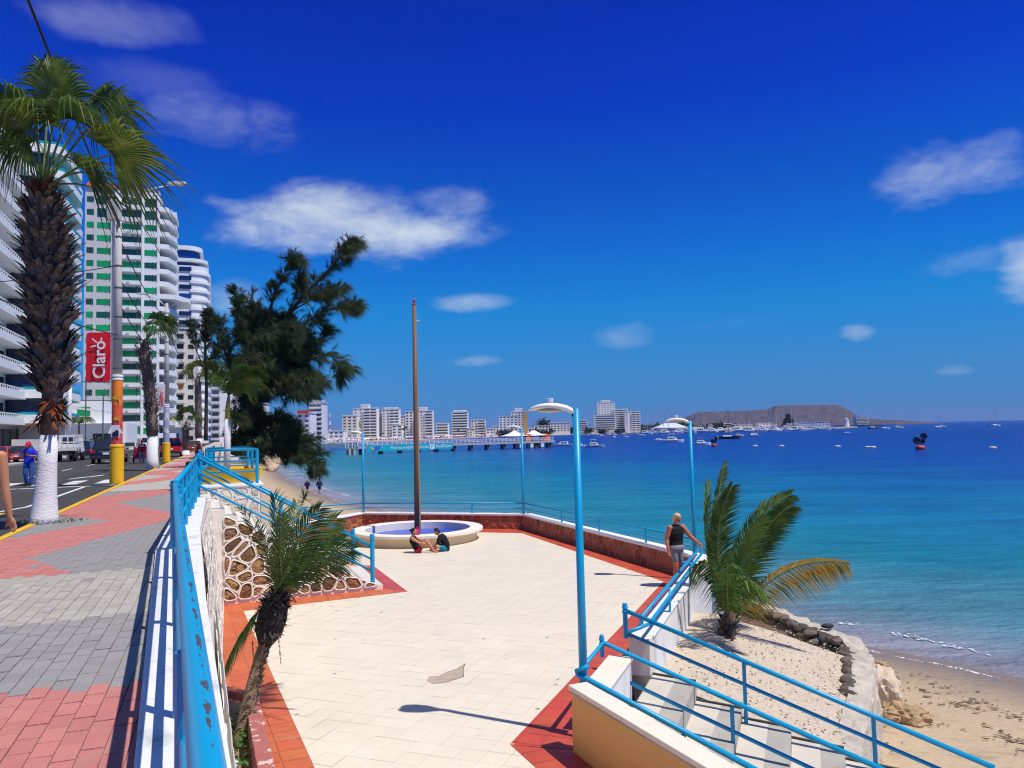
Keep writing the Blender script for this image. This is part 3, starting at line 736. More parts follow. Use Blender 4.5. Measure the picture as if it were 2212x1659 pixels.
# red border quads, each (outer a, outer b, inner b, inner a)
tl = G(526, 1320, PLZ); bl = G(680, 1659, PLZ); cr2 = G(559, 1507, PLZ); tip = G(881, 1278, PLZ)
dleft = (bl - tl).normalized()
IN_D = G(1433, 1256, PLZ); IN_A = G(1101, 1608, PLZ); IN_K = K_ + Vector((-.1, -1.25, 0))
inner = [tuple(q[:2]) for q in (tl + dleft * 16, tl, tip, G(806, 1222, PLZ), G(700, 1166, PLZ), G(735, 1150, PLZ))] + [(-6.3, 33.6), (IN_K.x, IN_K.y), tuple(IN_D[:2]), tuple(IN_A[:2]), tuple((IN_A + WD * 5.5)[:2])]
inner[4] = (-7.0, 26.0); inner[5] = (-8.2, 29.2); inner.insert(6, (-7.3, 31.6))
inner = ccw(inner)
quads = []
# floor tiles, cream
TS = .335
cen = Vector((-2, 16, 0)); TX, TY = ED.cross(Vector((0, 0, 1))).normalized(), ED
tiles = []
for i in range(-60, 60):
    for j in range(-60, 75):
        c = cen + TX * (i * TS) + TY * (j * TS)
        if not (-10 < c.x < 7 and 3 < c.y < 36): continue
        g = .0018; h = TS / 2 - g
        sq = [tuple((c + TX * a + TY * b)[:2]) for a, b in ((-h, -h), (h, -h), (h, h), (-h, h))]
        sq = ccw(sq); ins = [inside(q, inner) for q in sq]
        if all(ins): tiles.append((c, None))
        elif any(ins):
            p = clip_convex(inner, sq)
            if len(p) >= 3 and abs(parea(p)) > .002: tiles.append((c, p))
tiles.sort(key=lambda t: (0 if in_view(Vector((t[0].x, t[0].y, PLZ))) else 1, t[0].y))
hole = [tuple(G(x, y, PLZ)[:2]) for x, y in ((922, 1470), (928, 1461), (950, 1461), (965, 1452), (985, 1446), (1005, 1434), (1001, 1448), (1002, 1462), (985, 1468), (955, 1476), (933, 1477))]
hole = ccw(hole)
h = TS / 2 - .0018
tm = MB(); tm.hexa([(-h, -h, -.012), (h, -h, -.012), (h, h, -.012), (-h, h, -.012)], [(-h, -h, 0), (h, -h, 0), (h, h, 0), (-h, h, 0)]); tmesh = mesh_of(tm, 'floor_tile', TILEC)
rest = MB(); nt_ = 0; rnd = random.Random(11); ang = math.atan2(TX.y, TX.x)
for (c, p) in tiles:
    zz = rnd.uniform(-.0012, .0012) + PLZ
    sq = p or [tuple((c + TX * a + TY * b)[:2]) for a, b in ((-h, -h), (h, -h), (h, h), (-h, h))]
    hit = any(inside(q, hole) for q in sq) or any(inside(q, ccw(sq)) for q in hole)
    if hit:                                       # broken away: keep what lies outside the patch
        if sum(inside(q, hole) for q in sq) >= 3: continue
        for k in range(4):
            pass
    if nt_ < 300 and p is None and not hit:
        inst('floor_tile', tmesh, None, plaza, (c.x, c.y, zz), rz=ang); nt_ += 1
    else:
        sq = ccw(sq); rest.face([(q[0], q[1], zz) for q in sq])
rest.build('floor_tile_field', TILEC, parent=plaza, kind='stuff')
mb = MB(); hp = [(q[0], q[1], PLZ + .003) for q in hole]; mb.face(hp); mb.build('worn_patch', mat('worn_screed', (.44, .35, .28), .95, .2, 8, bump=.8, bs=25), parent=plaza)
mb = MB()
for i in (1, 2, 3, 4, 5, 6, 7):
    a, b = Vector(hole[i]), Vector(hole[(i + 1) % len(hole)]); t = (b - a).normalized(); nn = Vector((-t.y, t.x)) * .009
    mb.face([(a.x, a.y, PLZ + .005), (b.x, b.y, PLZ + .005), (b.x + nn.x, b.y + nn.y, PLZ + .006), (a.x + nn.x, a.y + nn.y, PLZ + .006)])
mb.build('crack', DARK, parent=plaza)
mb = MB(); rs_ = random.Random(19)
for k in range(90):
    p = Vector((rs_.uniform(-6, 4), rs_.uniform(9.5, 30), 0)); r = rs_.uniform(.008, .03); a0 = rs_.uniform(0, 6.3)
    if not inside((p.x, p.y), inner): continue
    mb.face([(p.x + math.cos(a0 + q * 1.3) * r * rs_.uniform(.4, 2.2), p.y + math.sin(a0 + q * 1.3) * r * rs_.uniform(.3, 1), PLZ + .006) for q in range(5)])
mb.build('litter', mat('litter', (.20, .15, .10), .9, .4, 9), parent=plaza, kind='stuff')
# red border tiles
def band(quad, nlong, m, dirv=None, size=.32, nm='border_tile'):
    quad = ccw([tuple(q[:2]) for q in quad]); d = dirv.normalized(); n = Vector((-d.y, d.x, 0)); c0 = Vector((*quad[0], 0)); out = 0
    us = [(Vector((*q, 0)) - c0).dot(d) for q in quad]; ws = [(Vector((*q, 0)) - c0).dot(n) for q in quad]
    for i in range(int(math.floor(min(us) / size)), int(math.ceil(max(us) / size))):
        for j in range(int(math.floor(min(ws) / size)), int(math.ceil(max(ws) / size))):
            sq = [tuple((c0 + d * a + n * b)[:2]) for a, b in ((i * size + .004, j * size + .004), ((i + 1) * size - .004, j * size + .004), ((i + 1) * size - .004, (j + 1) * size - .004), (i * size + .004, (j + 1) * size - .004))]
            p = clip_convex(quad, ccw(sq))
            if len(p) < 3 or abs(parea(p)) < .004: continue
            q = MB(); q.face([(a[0], a[1], PLZ + .001) for a in ccw(p)]); q.face([(a[0], a[1], PLZ - .008) for a in ccw(p)])
            q.build(nm, m, parent=plaza)
mb = MB()
brd = [q for q in slab]
mb.face([(q[0], q[1], PLZ - .009) for q in ccw(slab)]); mb.build('grout_bed', GROUTR, parent=plaza)
band([kb + kd * 5, ka, eb, ea, Vector(BOT[3] + (0,)), Vector(BOT[4] + (0,)), tl, tl + dleft * 15.0], 0, TILEO, dleft, .34)
band([S0, S1 + SD * .15, tip, tl], 0, TILEO, SD, .34)
band([S1 + SD * .15, S1 + SD * .15 + SU * 3.6, G(806, 1222, PLZ), tip], 0, mat('tile_rose', (.50, .085, .075), .5, .14, 3, rnd=.06, spec=.3), SU, .34)
band([L_, K_, IN_K, Vector((-6.3, 33.6, 0))], 0, TILER, K_ - L_, .34)
band([K_, D_, IN_D, IN_K], 0, TILER, D_ - K_, .34)
band([D_, A_ - ED * .5, IN_A, IN_D], 0, TILER, A_ - D_, .34)
band([A_ - ED * .55, ycor + WD * 5.5, IN_A + WD * 5.5, IN_A], 0, TILER, WD, .34)
band([Q_, M_, L_, Vector((-6.3, 33.6, 0)), Vector((-7.3, 31.6, 0)), Vector((-8.2, 29.2, 0))], 0, TILER, M_ - Q_, .34)

# --- red stone parapets round the plaza, white coping
def parapet(nm, a, b, label, h=.56, th=.3, seed=1, side=1, dx=.42):
    a, b = Vector(a), Vector(b); d = (b - a); ln = d.length; d.normalize(); n = Vector((-d.y, d.x, 0)) * side     # n points to the plaza
    t = thing(nm, (a.x, a.y, PLZ), label, 'wall')
    mb = MB(); c = (a + b) / 2 - n * (th / 2); mb.box((c.x, c.y, (SEA - .3 + PLZ + h) / 2), (ln, th, PLZ + h - SEA + .3), ax=(d, n, Vector((0, 0, 1)))); mb.build('wall_core', STONEM, parent=t)
    mb = MB(); mb.box((c.x, c.y, PLZ + h + .04), (ln + .1, th + .12, .08), ax=(d, n, Vector((0, 0, 1)))); mb.build('coping', WHITE, parent=t, bevel=.015)
    o = a.copy(); o.z = PLZ
    if side > 0: stone_panel(t, o + n * .002, d, Vector((0, 0, 1)), n, [(0, .01), (ln, .01), (ln, h - .01), (0, h - .01)], jitter_seeds(ln, h, dx, .26, seed, .46), STONER, STONEM, .022, .012, rseed=seed)
    else: stone_panel(t, Vector((b.x, b.y, PLZ)) + n * .002, -d, Vector((0, 0, 1)), n, [(0, .01), (ln, .01), (ln, h - .01), (0, h - .01)], jitter_seeds(ln, h, dx, .26, seed, .46), STONER, STONEM, .022, .012, rseed=seed)
    return t
parapet('parapet_wall', D_ + ED * .1, K_, 'red stone parapet with white coping along the seaward side behind the standing man', seed=31)
parapet('parapet_wall', K_, L_, 'red stone parapet with white coping behind the round basin', seed=32)
parapet('parapet_wall', L_, Q_, 'short pinkish stone parapet left of the basin near the stair rail', seed=33)

# --- white ledge wall on the right side of the plaza
lw = thing('ledge_wall', tuple(C_), 'low white plastered ledge wall with blue rails beside the coconut palm', 'wall')
TH = .34; ZL = PLZ + .6
nR = Vector((ED.y, -ED.x, 0))
STAIN = mat('white_plaster_stained', (.80, .78, .74), .8, .06, 2, bump=.5, bs=14, dirt=(.34, .29, .24), dirt_t=.53, dirt_s=1.5, stretch=(1, 1, .35), chip=(.30, .27, .24), chip_t=.66, chip_s=3)  # dirt colour paints real stains and also the wall's broken grey shade
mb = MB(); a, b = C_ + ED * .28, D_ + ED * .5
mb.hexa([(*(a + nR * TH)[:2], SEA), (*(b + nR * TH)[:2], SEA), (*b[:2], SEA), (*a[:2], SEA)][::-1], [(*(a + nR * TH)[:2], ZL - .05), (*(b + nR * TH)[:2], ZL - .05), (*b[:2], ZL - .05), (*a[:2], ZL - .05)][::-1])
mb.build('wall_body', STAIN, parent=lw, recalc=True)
mb = MB(); c = (a + b) / 2 + nR * TH / 2; mb.box((c.x, c.y, ZL - .025), ((b - a).length, TH + .06, .05), ax=(ED, nR, Vector((0, 0, 1)))); mb.build('coping', LEDGE, parent=lw, bevel=.012)
OCHRE = mat('ochre_wall', (.70, .40, .13), .75, .07, 1.5, bump=.25, bs=20, dirt=(.50, .27, .09), dirt_t=.60, dirt_s=1.0)
mb = MB(); c = C_ + ED * .14 + nR * TH / 2; mb.box((c.x, c.y, PLZ + .3), (.28, TH + .02, .62), ax=(ED, nR, Vector((0, 0, 1)))); mb.build('end_pillar', CREAMW, parent=lw, bevel=.012)
# near end block and the ochre stair wall
ow = thing('stair_wall', tuple(A_), 'ochre rendered wall with white cap at the foot of the nearest blue lamp post', 'wall')
ycor = G(1238, 1624, PLZ); WD = (G(1283, 1659, PLZ) - ycor).normalized()
nS = Vector((WD.y, -WD.x, 0)); nS = -nS if nS.dot(Vector((1, 1, 0))) < 0 else nS       # towards the stairs
Ys = Vector((ycor.x, ycor.y, 0)); _c0 = VP(1237, 1482, ycor, ycor + WD); _c1 = VP(1535, 1659, ycor, ycor + WD)
_ln = (_c1 - _c0).dot(WD); zc = lambda s: _c0.z + (_c1.z - _c0.z) * s / _ln
mb = MB(); LW = 6.5; TW = .22
Pn = [Ys + WD * s for s in (0, LW)]; Pf = [Ys + WD * s + nS * TW for s in (0, LW)]
mb.hexa([(*Pn[0][:2], SEA), (*Pn[1][:2], SEA), (*Pf[1][:2], SEA), (*Pf[0][:2], SEA)], [(*Pn[0][:2], zc(0) - .06), (*Pn[1][:2], zc(LW) - .06), (*Pf[1][:2], zc(LW) - .06), (*Pf[0][:2], zc(0) - .06)])
mb.build('wall_body', OCHRE, parent=ow, recalc=True)
mb = MB(); o1 = nS * -.03; o2 = nS * (TW + .03)
q = lambda s, o, z: (*(Ys + WD * s + o)[:2], zc(s) + z)
mb.hexa([q(-.04, o1, -.06), q(LW, o1, -.06), q(LW, o2, -.06), q(-.04, o2, -.06)], [q(-.04, o1, .0), q(LW, o1, .0), q(LW, o2, .0), q(-.04, o2, .0)])
mb.build('cap', CREAMW, parent=ow, recalc=True, bevel=.012)
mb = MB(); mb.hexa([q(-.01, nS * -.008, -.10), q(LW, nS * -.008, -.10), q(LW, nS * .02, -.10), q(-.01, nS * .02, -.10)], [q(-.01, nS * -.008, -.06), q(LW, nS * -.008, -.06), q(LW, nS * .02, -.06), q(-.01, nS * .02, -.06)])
mb.build('shadow_gap', CONC, parent=ow, recalc=True)  # solid concrete strip just below the cap
print('ochre', WD, _c0, _c1)
bl0 = A_ + ED * .1; bl1 = B_ + ED * .02
mb = MB(); c = (bl0 + bl1) / 2 + nR * .17; mb.box((c.x, c.y, PLZ + .29), ((bl1 - bl0).length, .32, .58), ax=(ED, nR, Vector((0, 0, 1)))); mb.build('end_block', WHITE, parent=ow)
mb = MB(); mb.box((c.x, c.y, ZL), ((bl1 - bl0).length + .03, .38, .06), ax=(ED, nR, Vector((0, 0, 1)))); mb.build('block_cap', CREAMW, parent=ow, bevel=.015)

# --- stairs to the beach
bs_ = thing('beach_staircase', (C_.x + 1, C_.y - 1, PLZ), 'tiled steps between blue rails going down to the sand', 'staircase')
T0 = C_ + ED * .1 + nR * .36; TRD, RS = .74, .147
for i in range(10):
    z = PLZ - RS * (i + 1) + (RS if i == 0 else 0) - (0 if i else .002)
    a = T0 + ES * (TRD * i); b = a + ES * (TRD + .01)
    sl_ = 2.6
    q = MB(); p4 = [a, b, b - ED * sl_, a - ED * sl_]
    q.prism([tuple(k[:2]) for k in p4], SEA - .3, z); st = q.build('step', CONC, parent=bs_)
    q = MB(); a2 = a + ES * .02 - ED * .03; b2 = a + ES * (TRD * .56) - ED * .03; z2 = z + .006
    p4 = [a2, b2, b2 - ED * (sl_ - .1), a2 - ED * (sl_ - .1)]
    q.prism([tuple(k[:2]) for k in p4], z, z2); q.build('tread_tile', mat('tread_beige', (.62, .56, .46), .75, .08, 3, bump=.3, bs=25, dirt=(.46, .41, .33), dirt_t=.56, dirt_s=2), parent=st)
    q = MB(); p4 = [a + ED * .0, b + ED * .0, b + ED * .035, a + ED * .035]; q.prism([tuple(k[:2]) for k in p4], SEA, z + .03); q.build('edge', mat('edge_dark', (.10, .095, .09), .8, .2, 6), parent=st)

# --- sand bed of the coconut palm and the rough wall that holds it
inner_top = [(1560, 1285), (1624, 1304), (1696, 1329), (1755, 1357), (1816, 1379), (1836, 1404), (1842, 1440), (1832, 1500), (1800, 1600), (1790, 1720)]
outer_off = .42
zt = -3.35
it = [G(x, y, zt) for x, y in inner_top]
bed_w = thing('bed_wall', (it[4].x, it[4].y, SEA), 'rough concrete and stone wall curving round the sand bed of the coconut palm', 'wall')
ot = []
for i, p in enumerate(it):
    t = (it[min(i + 1, len(it) - 1)] - it[max(0, i - 1)]).normalized(); n = Vector((-t.y, t.x, 0)); n = -n if n.dot(p - Vector((4, 15, 0))) < 0 else n
    ot.append(p + n * outer_off)
ROUGHC = mat('rough_concrete', (.52, .46, .38), .95, .18, 3, bump=1.2, bs=12, dirt=(.30, .25, .20), dirt_t=.55, dirt_s=1.6, spec=.1)
mb = MB(); n = len(it)
jz = [.05 * noise.noise((i * .9, 0, 0)) for i in range(n)]
V = [Vector((p.x, p.y, SEA - .3)) for p in it] + [Vector((p.x, p.y, zt + jz[i])) for i, p in enumerate(it)] + [Vector((p.x, p.y, zt + jz[i] - .03)) for i, p in enumerate(ot)] + [Vector((p.x + .15 * (p - q).x / outer_off, p.y + .15 * (p - q).y / outer_off, SEA - .3)) for p, q in zip(ot, it)]
mb.add(V, [(k * n + i, k * n + i + 1, (k + 1) * n + i + 1, (k + 1) * n + i) for k in range(3) for i in range(n - 1)])
wb = mb.build('wall_body', ROUGHC, parent=bed_w, recalc=True)
sb = wb.modifiers.new('sub', 'SUBSURF'); sb.subdivision_type = 'SIMPLE'; sb.levels = 3; sb.render_levels = 4
tx = bpy.data.textures.new('rough', 'CLOUDS'); tx.noise_scale = .35
dm = wb.modifiers.new('disp', 'DISPLACE'); dm.texture = tx; dm.strength = .16; dm.mid_level = .5; dm.texture_coords = 'GLOBAL'
DSTONE = mat('stone_dark', (.15, .125, .10), .95, .3, 6, bump=1.5, bs=12, rnd=.3, spec=.1)
rg = random.Random(3)
def rock_mesh(rg, r, sq=(1, 1, .7), det=2, m=None, amp=.28, rough=0.0):
    bm = bmesh.new(); bmesh.ops.create_icosphere(bm, subdivisions=det, radius=1); sd_ = rg.uniform(0, 100)
    for v in bm.verts:
        k = 1 + amp * noise.noise(v.co * 1.3 + Vector((sd_, 0, 0))) + amp * .5 * noise.noise(v.co * 3.1 + Vector((0, sd_, 0)))
        if rough: k += rough * (abs(noise.noise(v.co * 2.2 + Vector((sd_, 3, 0)))) * -1.2 + .6 * noise.noise(v.co * 6 + Vector((sd_, 9, 0))) + .3 * noise.noise(v.co * 13))
        v.co = Vector((v.co.x * sq[0], v.co.y * sq[1], v.co.z * sq[2])) * k * r
    me = bpy.data.meshes.new('rock'); bm.to_mesh(me); bm.free(); me.materials.append(m)
    if det > 2 and not rough: me.polygons.foreach_set('use_smooth', [True] * len(me.polygons))
    return me
rocks_dark = [rock_mesh(rg, 1, (1, 1, .8), 2, DSTONE) for _ in range(6)]
for i in range(n - 3):
    a, b = it[i], it[i + 1]; k = max(2, int((b - a).length / .26))
    for j in range(k):
        for lv in (0, 1):
            p = a.lerp(b, (j + rg.uniform(.1, .9)) / k); c = (p - ot[i]).normalized() * .06
            inst('wall_stone', rg.choice(rocks_dark), None, bed_w, (p.x + c.x, p.y + c.y, zt - .10 - lv * .17 + rg.uniform(-.03, .03)), rz=rg.uniform(0, 6), scale=(rg.uniform(.16, .30), rg.uniform(.10, .17), rg.uniform(.10, .16)))
# the bed itself
def bed_z(p):
    s = (p - C_).dot(nR)
    return max(-3.62, -2.72 - .28 * max(0, s - .9))
mb = MB(); NXB = 34
edge0 = [C_ + ED * t + nR * .2 for t in [i * (8.6 / NXB) - 3.0 for i in range(NXB + 1)]]
vs, fs_ = [], []
for i, p in enumerate(edge0):
    # march along ES until the outer wall
    for j in range(25):
        q_ = p + nR * (j * .40)
        z = bed_z(q_) + .04 * noise.noise((q_.x * 1.2, q_.y * 1.2, 1)) + .02 * noise.noise((q_.x * 4, q_.y * 4, 2))
        vs.append((q_.x, q_.y, z))
ring = ccw([tuple(((a + b) / 2)[:2]) for a, b in zip(it, ot)] + [tuple(k[:2]) for k in (T0 + ES * 6.5 + ED * .05, T0 + ED * .03, C_ + ED * .03 + nR * .1, D_ + ED * 1.0)])
for i in range(NXB):
    for j in range(24):
        a = i * 25 + j; f = (a, a + 1, a + 26, a + 25); c = sum((Vector(vs[k]) for k in f), Vector()) / 4
        if inside((c.x, c.y), ring): fs_.append(f[::-1])
mb.v = [Vector(q) for q in vs]; mb.f = [list(f) for f in fs_]; mb.mi = [0] * len(fs_)
bed = mb.build('sand_bed', GRAVEL, kind='structure', smooth=True)
# shell grit and dry leaves on the bed
gr = MB(); rg = random.Random(8)
for k in range(2600):
    q_ = C_ + ED * rg.uniform(-2, 6) + nR * rg.uniform(.5, 8)
    if not inside((q_.x, q_.y), ring): continue
    z = bed_z(q_) + .03; s = rg.uniform(.012, .04); a = rg.uniform(0, 6.3); gr.cur = 0 if rg.random() < .6 else 1
    gr.add([(q_.x + s * math.cos(a + w) * (1 if w % 2 == 0 else .5), q_.y + s * math.sin(a + w), z + .012 * rg.random()) for w in (0, 1.6, 3.1, 4.7)] + [(q_.x, q_.y, z + s * .5)], [(0, 1, 4), (1, 2, 4), (2, 3, 4), (3, 0, 4)])
gr.build('shell_grit', [mat('grit_pale', (.62, .54, .42), .9, .2, 9), mat('grit_brown', (.24, .16, .10), .9, .2, 9)], kind='stuff')

# --- the planter bed at the foot of the promenade wall
pl = thing('planter', tuple(cr2), 'narrow planter with chipped red kerb at the foot of the promenade wall', 'planter')
KERBR = mat('kerb_red_chipped', (.40, .13, .115), .8, .12, 3, bump=.3, bs=20, chip=(.66, .52, .46), chip_t=.575, chip_s=5)
mb = MB(); q4 = [ka - kd * .1, kb + kd * 3.0, kb + kd * 3.0 + kn * .20, ka - kd * .1 + kn * .20]; mb.prism([tuple(q[:2]) for q in q4], PLZ - .5, PLZ + .12); mb.build('long_kerb', KERBR, parent=pl, bevel=.01)
en = kd
mb = MB(); q4 = [ea, eb, eb + en * .2, ea + en * .2]; mb.prism([tuple(q[:2]) for q in q4], PLZ - .5, PLZ + .121); mb.build('end_kerb', KERBR, parent=pl, bevel=.01)
mb = MB(); vs, fs_ = [], []
for i in range(26):
    for j in range(9):
        p = (ka + kd * (i * .22)) + kn * (.12 + j * .17); z = PLZ - .30 + .05 * noise.noise((p.x * 2, p.y * 2, 0)) + .03 * noise.noise((p.x * 6, p.y * 6, 0)); vs.append((p.x, p.y, z))
for i in range(25):
    for j in range(8): a = i * 9 + j; fs_.append((a, a + 1, a + 10, a + 9))
mb.add(vs, fs_); mb.build('soil', SOIL, parent=pl, smooth=True, recalc=True)
lf = MB(); rg = random.Random(5)
for k in range(520):
    p = ka + kd * rg.uniform(.15, 2.0 if rg.random() < .85 else 3.6) + kn * rg.uniform(.2, 1.15); z = PLZ - .25 + rg.uniform(.02, .26); a = rg.uniform(0, 6.3); s = rg.uniform(.03, .055); tlt = rg.uniform(-.5, .5)
    d = Vector((math.cos(a), math.sin(a), tlt)); n_ = Vector((-math.sin(a), math.cos(a), rg.uniform(-.4, .4)))
    c = Vector((p.x, p.y, z)); lf.face([c, c + d * s + n_ * s * .6, c + d * s * 2, c + d * s - n_ * s * .6])
lf.build('weeds', mat('weed_leaf', (.045, .13, .022), .6, .25, 8), parent=pl, kind='stuff')
rk = rock_mesh(rg, 1, (1, .8, .7), 3, mat('pale_stone', (.55, .53, .52), .9, .12, 4, bump=.6, bs=10))
for (x, y, s) in ((500, 1655, .11), (568, 1607, .05), (540, 1600, .04)):
    p = G(x, y, PLZ - .2); inst('stone', rk, None, pl, p, rz=s * 40, scale=(s, s, s))

# ================================================================== RAILINGS, LAMPS, BASIN
def post_mesh(mb, b, h, r, cap=True, n=12):
    b = Vector(b)
    if cap:
        pr = [(r, 0), (r, h - .16), (r * 1.22, h - .155), (r * 1.22, h - .13), (r, h - .125), (r, h - .09), (r * 1.22, h - .085), (r * 1.22, h - .06), (r * 1.02, h - .055), (r * 1.02, h - .01), (r * .7, h)]
    else: pr = [(r, 0), (r, h)]
    mb.lathe(b, pr, n); return mb
def railing(name, label, posts, rails, m=BLUE, group=None, rail_m=None):
    """posts: (foot, top height z, radius, capped); rails: (points, radius)"""
    f = Vector(posts[0][0]) if posts else Vector(rails[0][0][0])
    t = thing(name, tuple(f), label, 'railing', group)
    for (b, zt, r, cp) in posts:
        post_mesh(MB(), b, zt - b[2], r, cp).build('post', m, parent=t, smooth=False)
    for i, (pts, r) in enumerate(rails):
        MB().tube(pts, r, 12).build('rail', (rail_m or m) if i == 0 else m, parent=t, smooth=True)
    return t
Zv = Vector((0, 0, 1))
# near railing on the promenade ledge
pA = Vector((-1.9, 4.43, .05)); pB = Vector((-4.73, 10.85, .06)); dn = (pB - pA).normalized()
near_p = [pA + dn * k for k in (-6.6, -4.4, -2.2, 0, 2.28, 4.56)]
rl = []
perp = Vector((dn.y, -dn.x, 0))
for h, r in ((.93, .035), (.64, .026), (.34, .026)):
    a = perp * (.022 if h > .9 else 0) + pA + dn * -7.5 + Zv * h; rl.append(([a + (pB + Zv * h - a) * (k / 10) for k in range(11)], r))
railing('railing', 'peeling bright blue pipe railing nearest the camera on the white promenade ledge',
        [(tuple(p - Zv * .01), .95, .038, False) for p in near_p] + [(tuple(pB - Zv * .02), 1.03, .062, True)], rl, BLUE, rail_m=BLUEP)
# second stretch up to the head of the stairs
pC = G(427, 1075, .13); ztC = VP(428, 982, (pC.x, pC.y), (pC.x + 1, pC.y)).z + .03
ps, rl = [], []
for k in range(1, 6):
    f = k / 6; p = pB.lerp(pC, f); ps.append((tuple(p - Zv * .02), p.z + .93 + (ztC - pC.z - 1.02) * f, .036, False))
for h0, h1, r in ((.93, ztC - pC.z - .08, .042), (.62, .70, .028), (.30, .36, .028)):
    rl.append(([pB + Zv * h0, pC + Zv * h1], r))
railing('railing', 'blue post and rail section between the capped corner post and the stair head', ps + [(tuple(pC - Zv * .05), ztC, .062, True)], rl)
# rails down the near and the far side of the stairs
near_line = (S0 + SU * .16, S0 + SU * .16 + SD)
def vrail(p0, p1, ln, r): return ([VP(*p0, *ln), VP(*p1, *ln)], r)
bpost = VP(805, 1252, *near_line)
mid = VP(607, 1100, *near_line); midt = VP(607, 1078, *near_line)
def stair_z(p):
    s = (p - S0).dot(SD); i = max(0, min(NST - 1, int((s - SX0) / RUN))); return -RISE * (i + 1) if i < NST - 1 else PLZ + .12
railing('stair_railing', 'blue three pipe rail on the near side of the stone stairs behind the small palm',
        [((mid.x, mid.y, stair_z(mid) - .02), midt.z, .045, False), ((bpost.x, bpost.y, PLZ + .10), VP(805, 1153, *near_line).z, .06, True)],
        [vrail((430, 990), (801, 1180), near_line, .04), vrail((430, 1021), (801, 1207), near_line, .028), vrail((430, 1049), (801, 1232), near_line, .028)])
fl = G(763, 1216, PLZ + .12); far_line = (fl, fl + SD)
pD = VP(433, 1056, *far_line); pDb = pD.copy(); pDb.z = -.02
m2 = VP(591, 1068, *far_line)
railing('stair_railing', 'blue three pipe rail on the far side of the stone stairs, nearer the beach',
        [(tuple(pDb), VP(433, 974, *far_line).z, .06, True), ((m2.x, m2.y, stair_z(m2) - .02), m2.z, .045, False), ((fl.x, fl.y, PLZ + .10), VP(763, 1142, *far_line).z, .06, True)],
        [vrail((435, 985), (760, 1155), far_line, .04), vrail((435, 1011), (760, 1186), far_line, .028), vrail((436, 1036), (760, 1211), far_line, .028)])
# rail round the bench platform
pe = c1 + SU * .12 - SD * .08; pw = c0 + SU * .12 + SD * .75; pf = pe + SU * (PLD - .3); pg = pw + SU * (PLD - .3)
ps = [((p.x, p.y, ZP - .01), ZP + hh, .05, cp) for p, hh, cp in ((pe, 1.0, False), (pf, 1.0, False), (pg, 1.0, False), (pe.lerp(pf, .5), .98, False))]
rl = []
for h, r in ((1.0, .036), (.68, .024), (.36, .024)):
    rl.append(([Vector((p.x, p.y, ZP + h)) for p in (pw, pe, pf, pg)], r))
railing('platform_railing', 'blue rail enclosing the yellow planter beyond the stairs', ps, rl)
# picket fence along the promenade farther on
fence = thing('picket_railing', tuple(UV(30.5, .5)), 'dense blue picket railing far along the promenade behind the white trunk palm', 'railing')
pk = MB(); pk.lathe((0, 0, 0), [(.02, 0), (.02, 1.0), (.03, 1.01), (.008, 1.1)], 6); pkm = mesh_of(pk, 'picket', BLUE)
for k in range(90): inst('picket', pkm, None, fence, UV(30.5 + k * .17, .5, 0))
for h in (.2, .85): MB().tube([UV(30.3, .5, h), UV(46, .5, h)], .025, 8).build('rail', BLUE, parent=fence, smooth=True)
for k in range(4): post_mesh(MB(), UV(30.3 + k * 5.2, .5, -.02), 1.2, .055).build('post', BLUE, parent=fence)

# rails on the parapets
def prail(label, a, b, off, tops, posts, nm='parapet_railing'):
    a, b = Vector(a), Vector(b); d = (b - a).normalized(); n = Vector((-d.y, d.x, 0))
    ln = (a - n * off, b - n * off)
    rails = []
    for (p0, p1, r) in tops: rails.append(([VP(*p0, *ln), VP(*p1, *ln)], r))
    pp = []
    for (x, y0, y1) in posts:
        t_ = VP(x, y0, *ln); pp.append(((t_.x, t_.y, PLZ + .63), t_.z, .032, False))
    return railing(nm, label, pp, rails)
prail('blue two pipe rail on the seaward parapet left of the standing man', D_, K_, .16, [((1133, 1087), (1500, 1164), .03), ((1133, 1099), (1500, 1181), .022)], [(1213, 1104, 0), (1294, 1123, 0), (1395, 1144, 0)])
prail('blue two pipe rail behind the brown mast and the round basin', K_, L_, .16, [((1130, 1087), (786, 1087), .03), ((1130, 1098), (786, 1097), .022)], [(1020, 1087, 0)])
prail('blue two pipe rail over the pinkish parapet left of the far lamp', L_, Q_, .16, [((784, 1087), (640, 1097), .03), ((784, 1097), (640, 1112), .022)], [(660, 1096, 0)])
# rails on the white ledge wall
ln1 = (C_ + nR * .10, C_ + nR * .10 + ED); ln2 = (C_ + nR * .36, C_ + nR * .36 + ED)
a = VP(1385, 1333, *ln1); b = VP(1512, 1182, *ln1)
a2, b2 = VP(1402, 1348, *ln2), VP(1518, 1192, *ln2)
t = railing('ledge_railing', 'blue double rail along the white ledge wall in front of the standing man', [],
        [([a + Vector((.0, 0, -.12)), a, b], .036), ([VP(1356, 1366, *ln1), a2, b2], .03)])
for (x, y0, y1) in ((1447, 1268, 1320), (1491, 1215, 1262)):
    p = VP(x, y0, *ln2); q = VP(x, y1, *ln2)
    MB().tube([p, q, q - nR * .10 - Zv * .03], .026, 10).build('post', BLUE, parent=t, smooth=True)
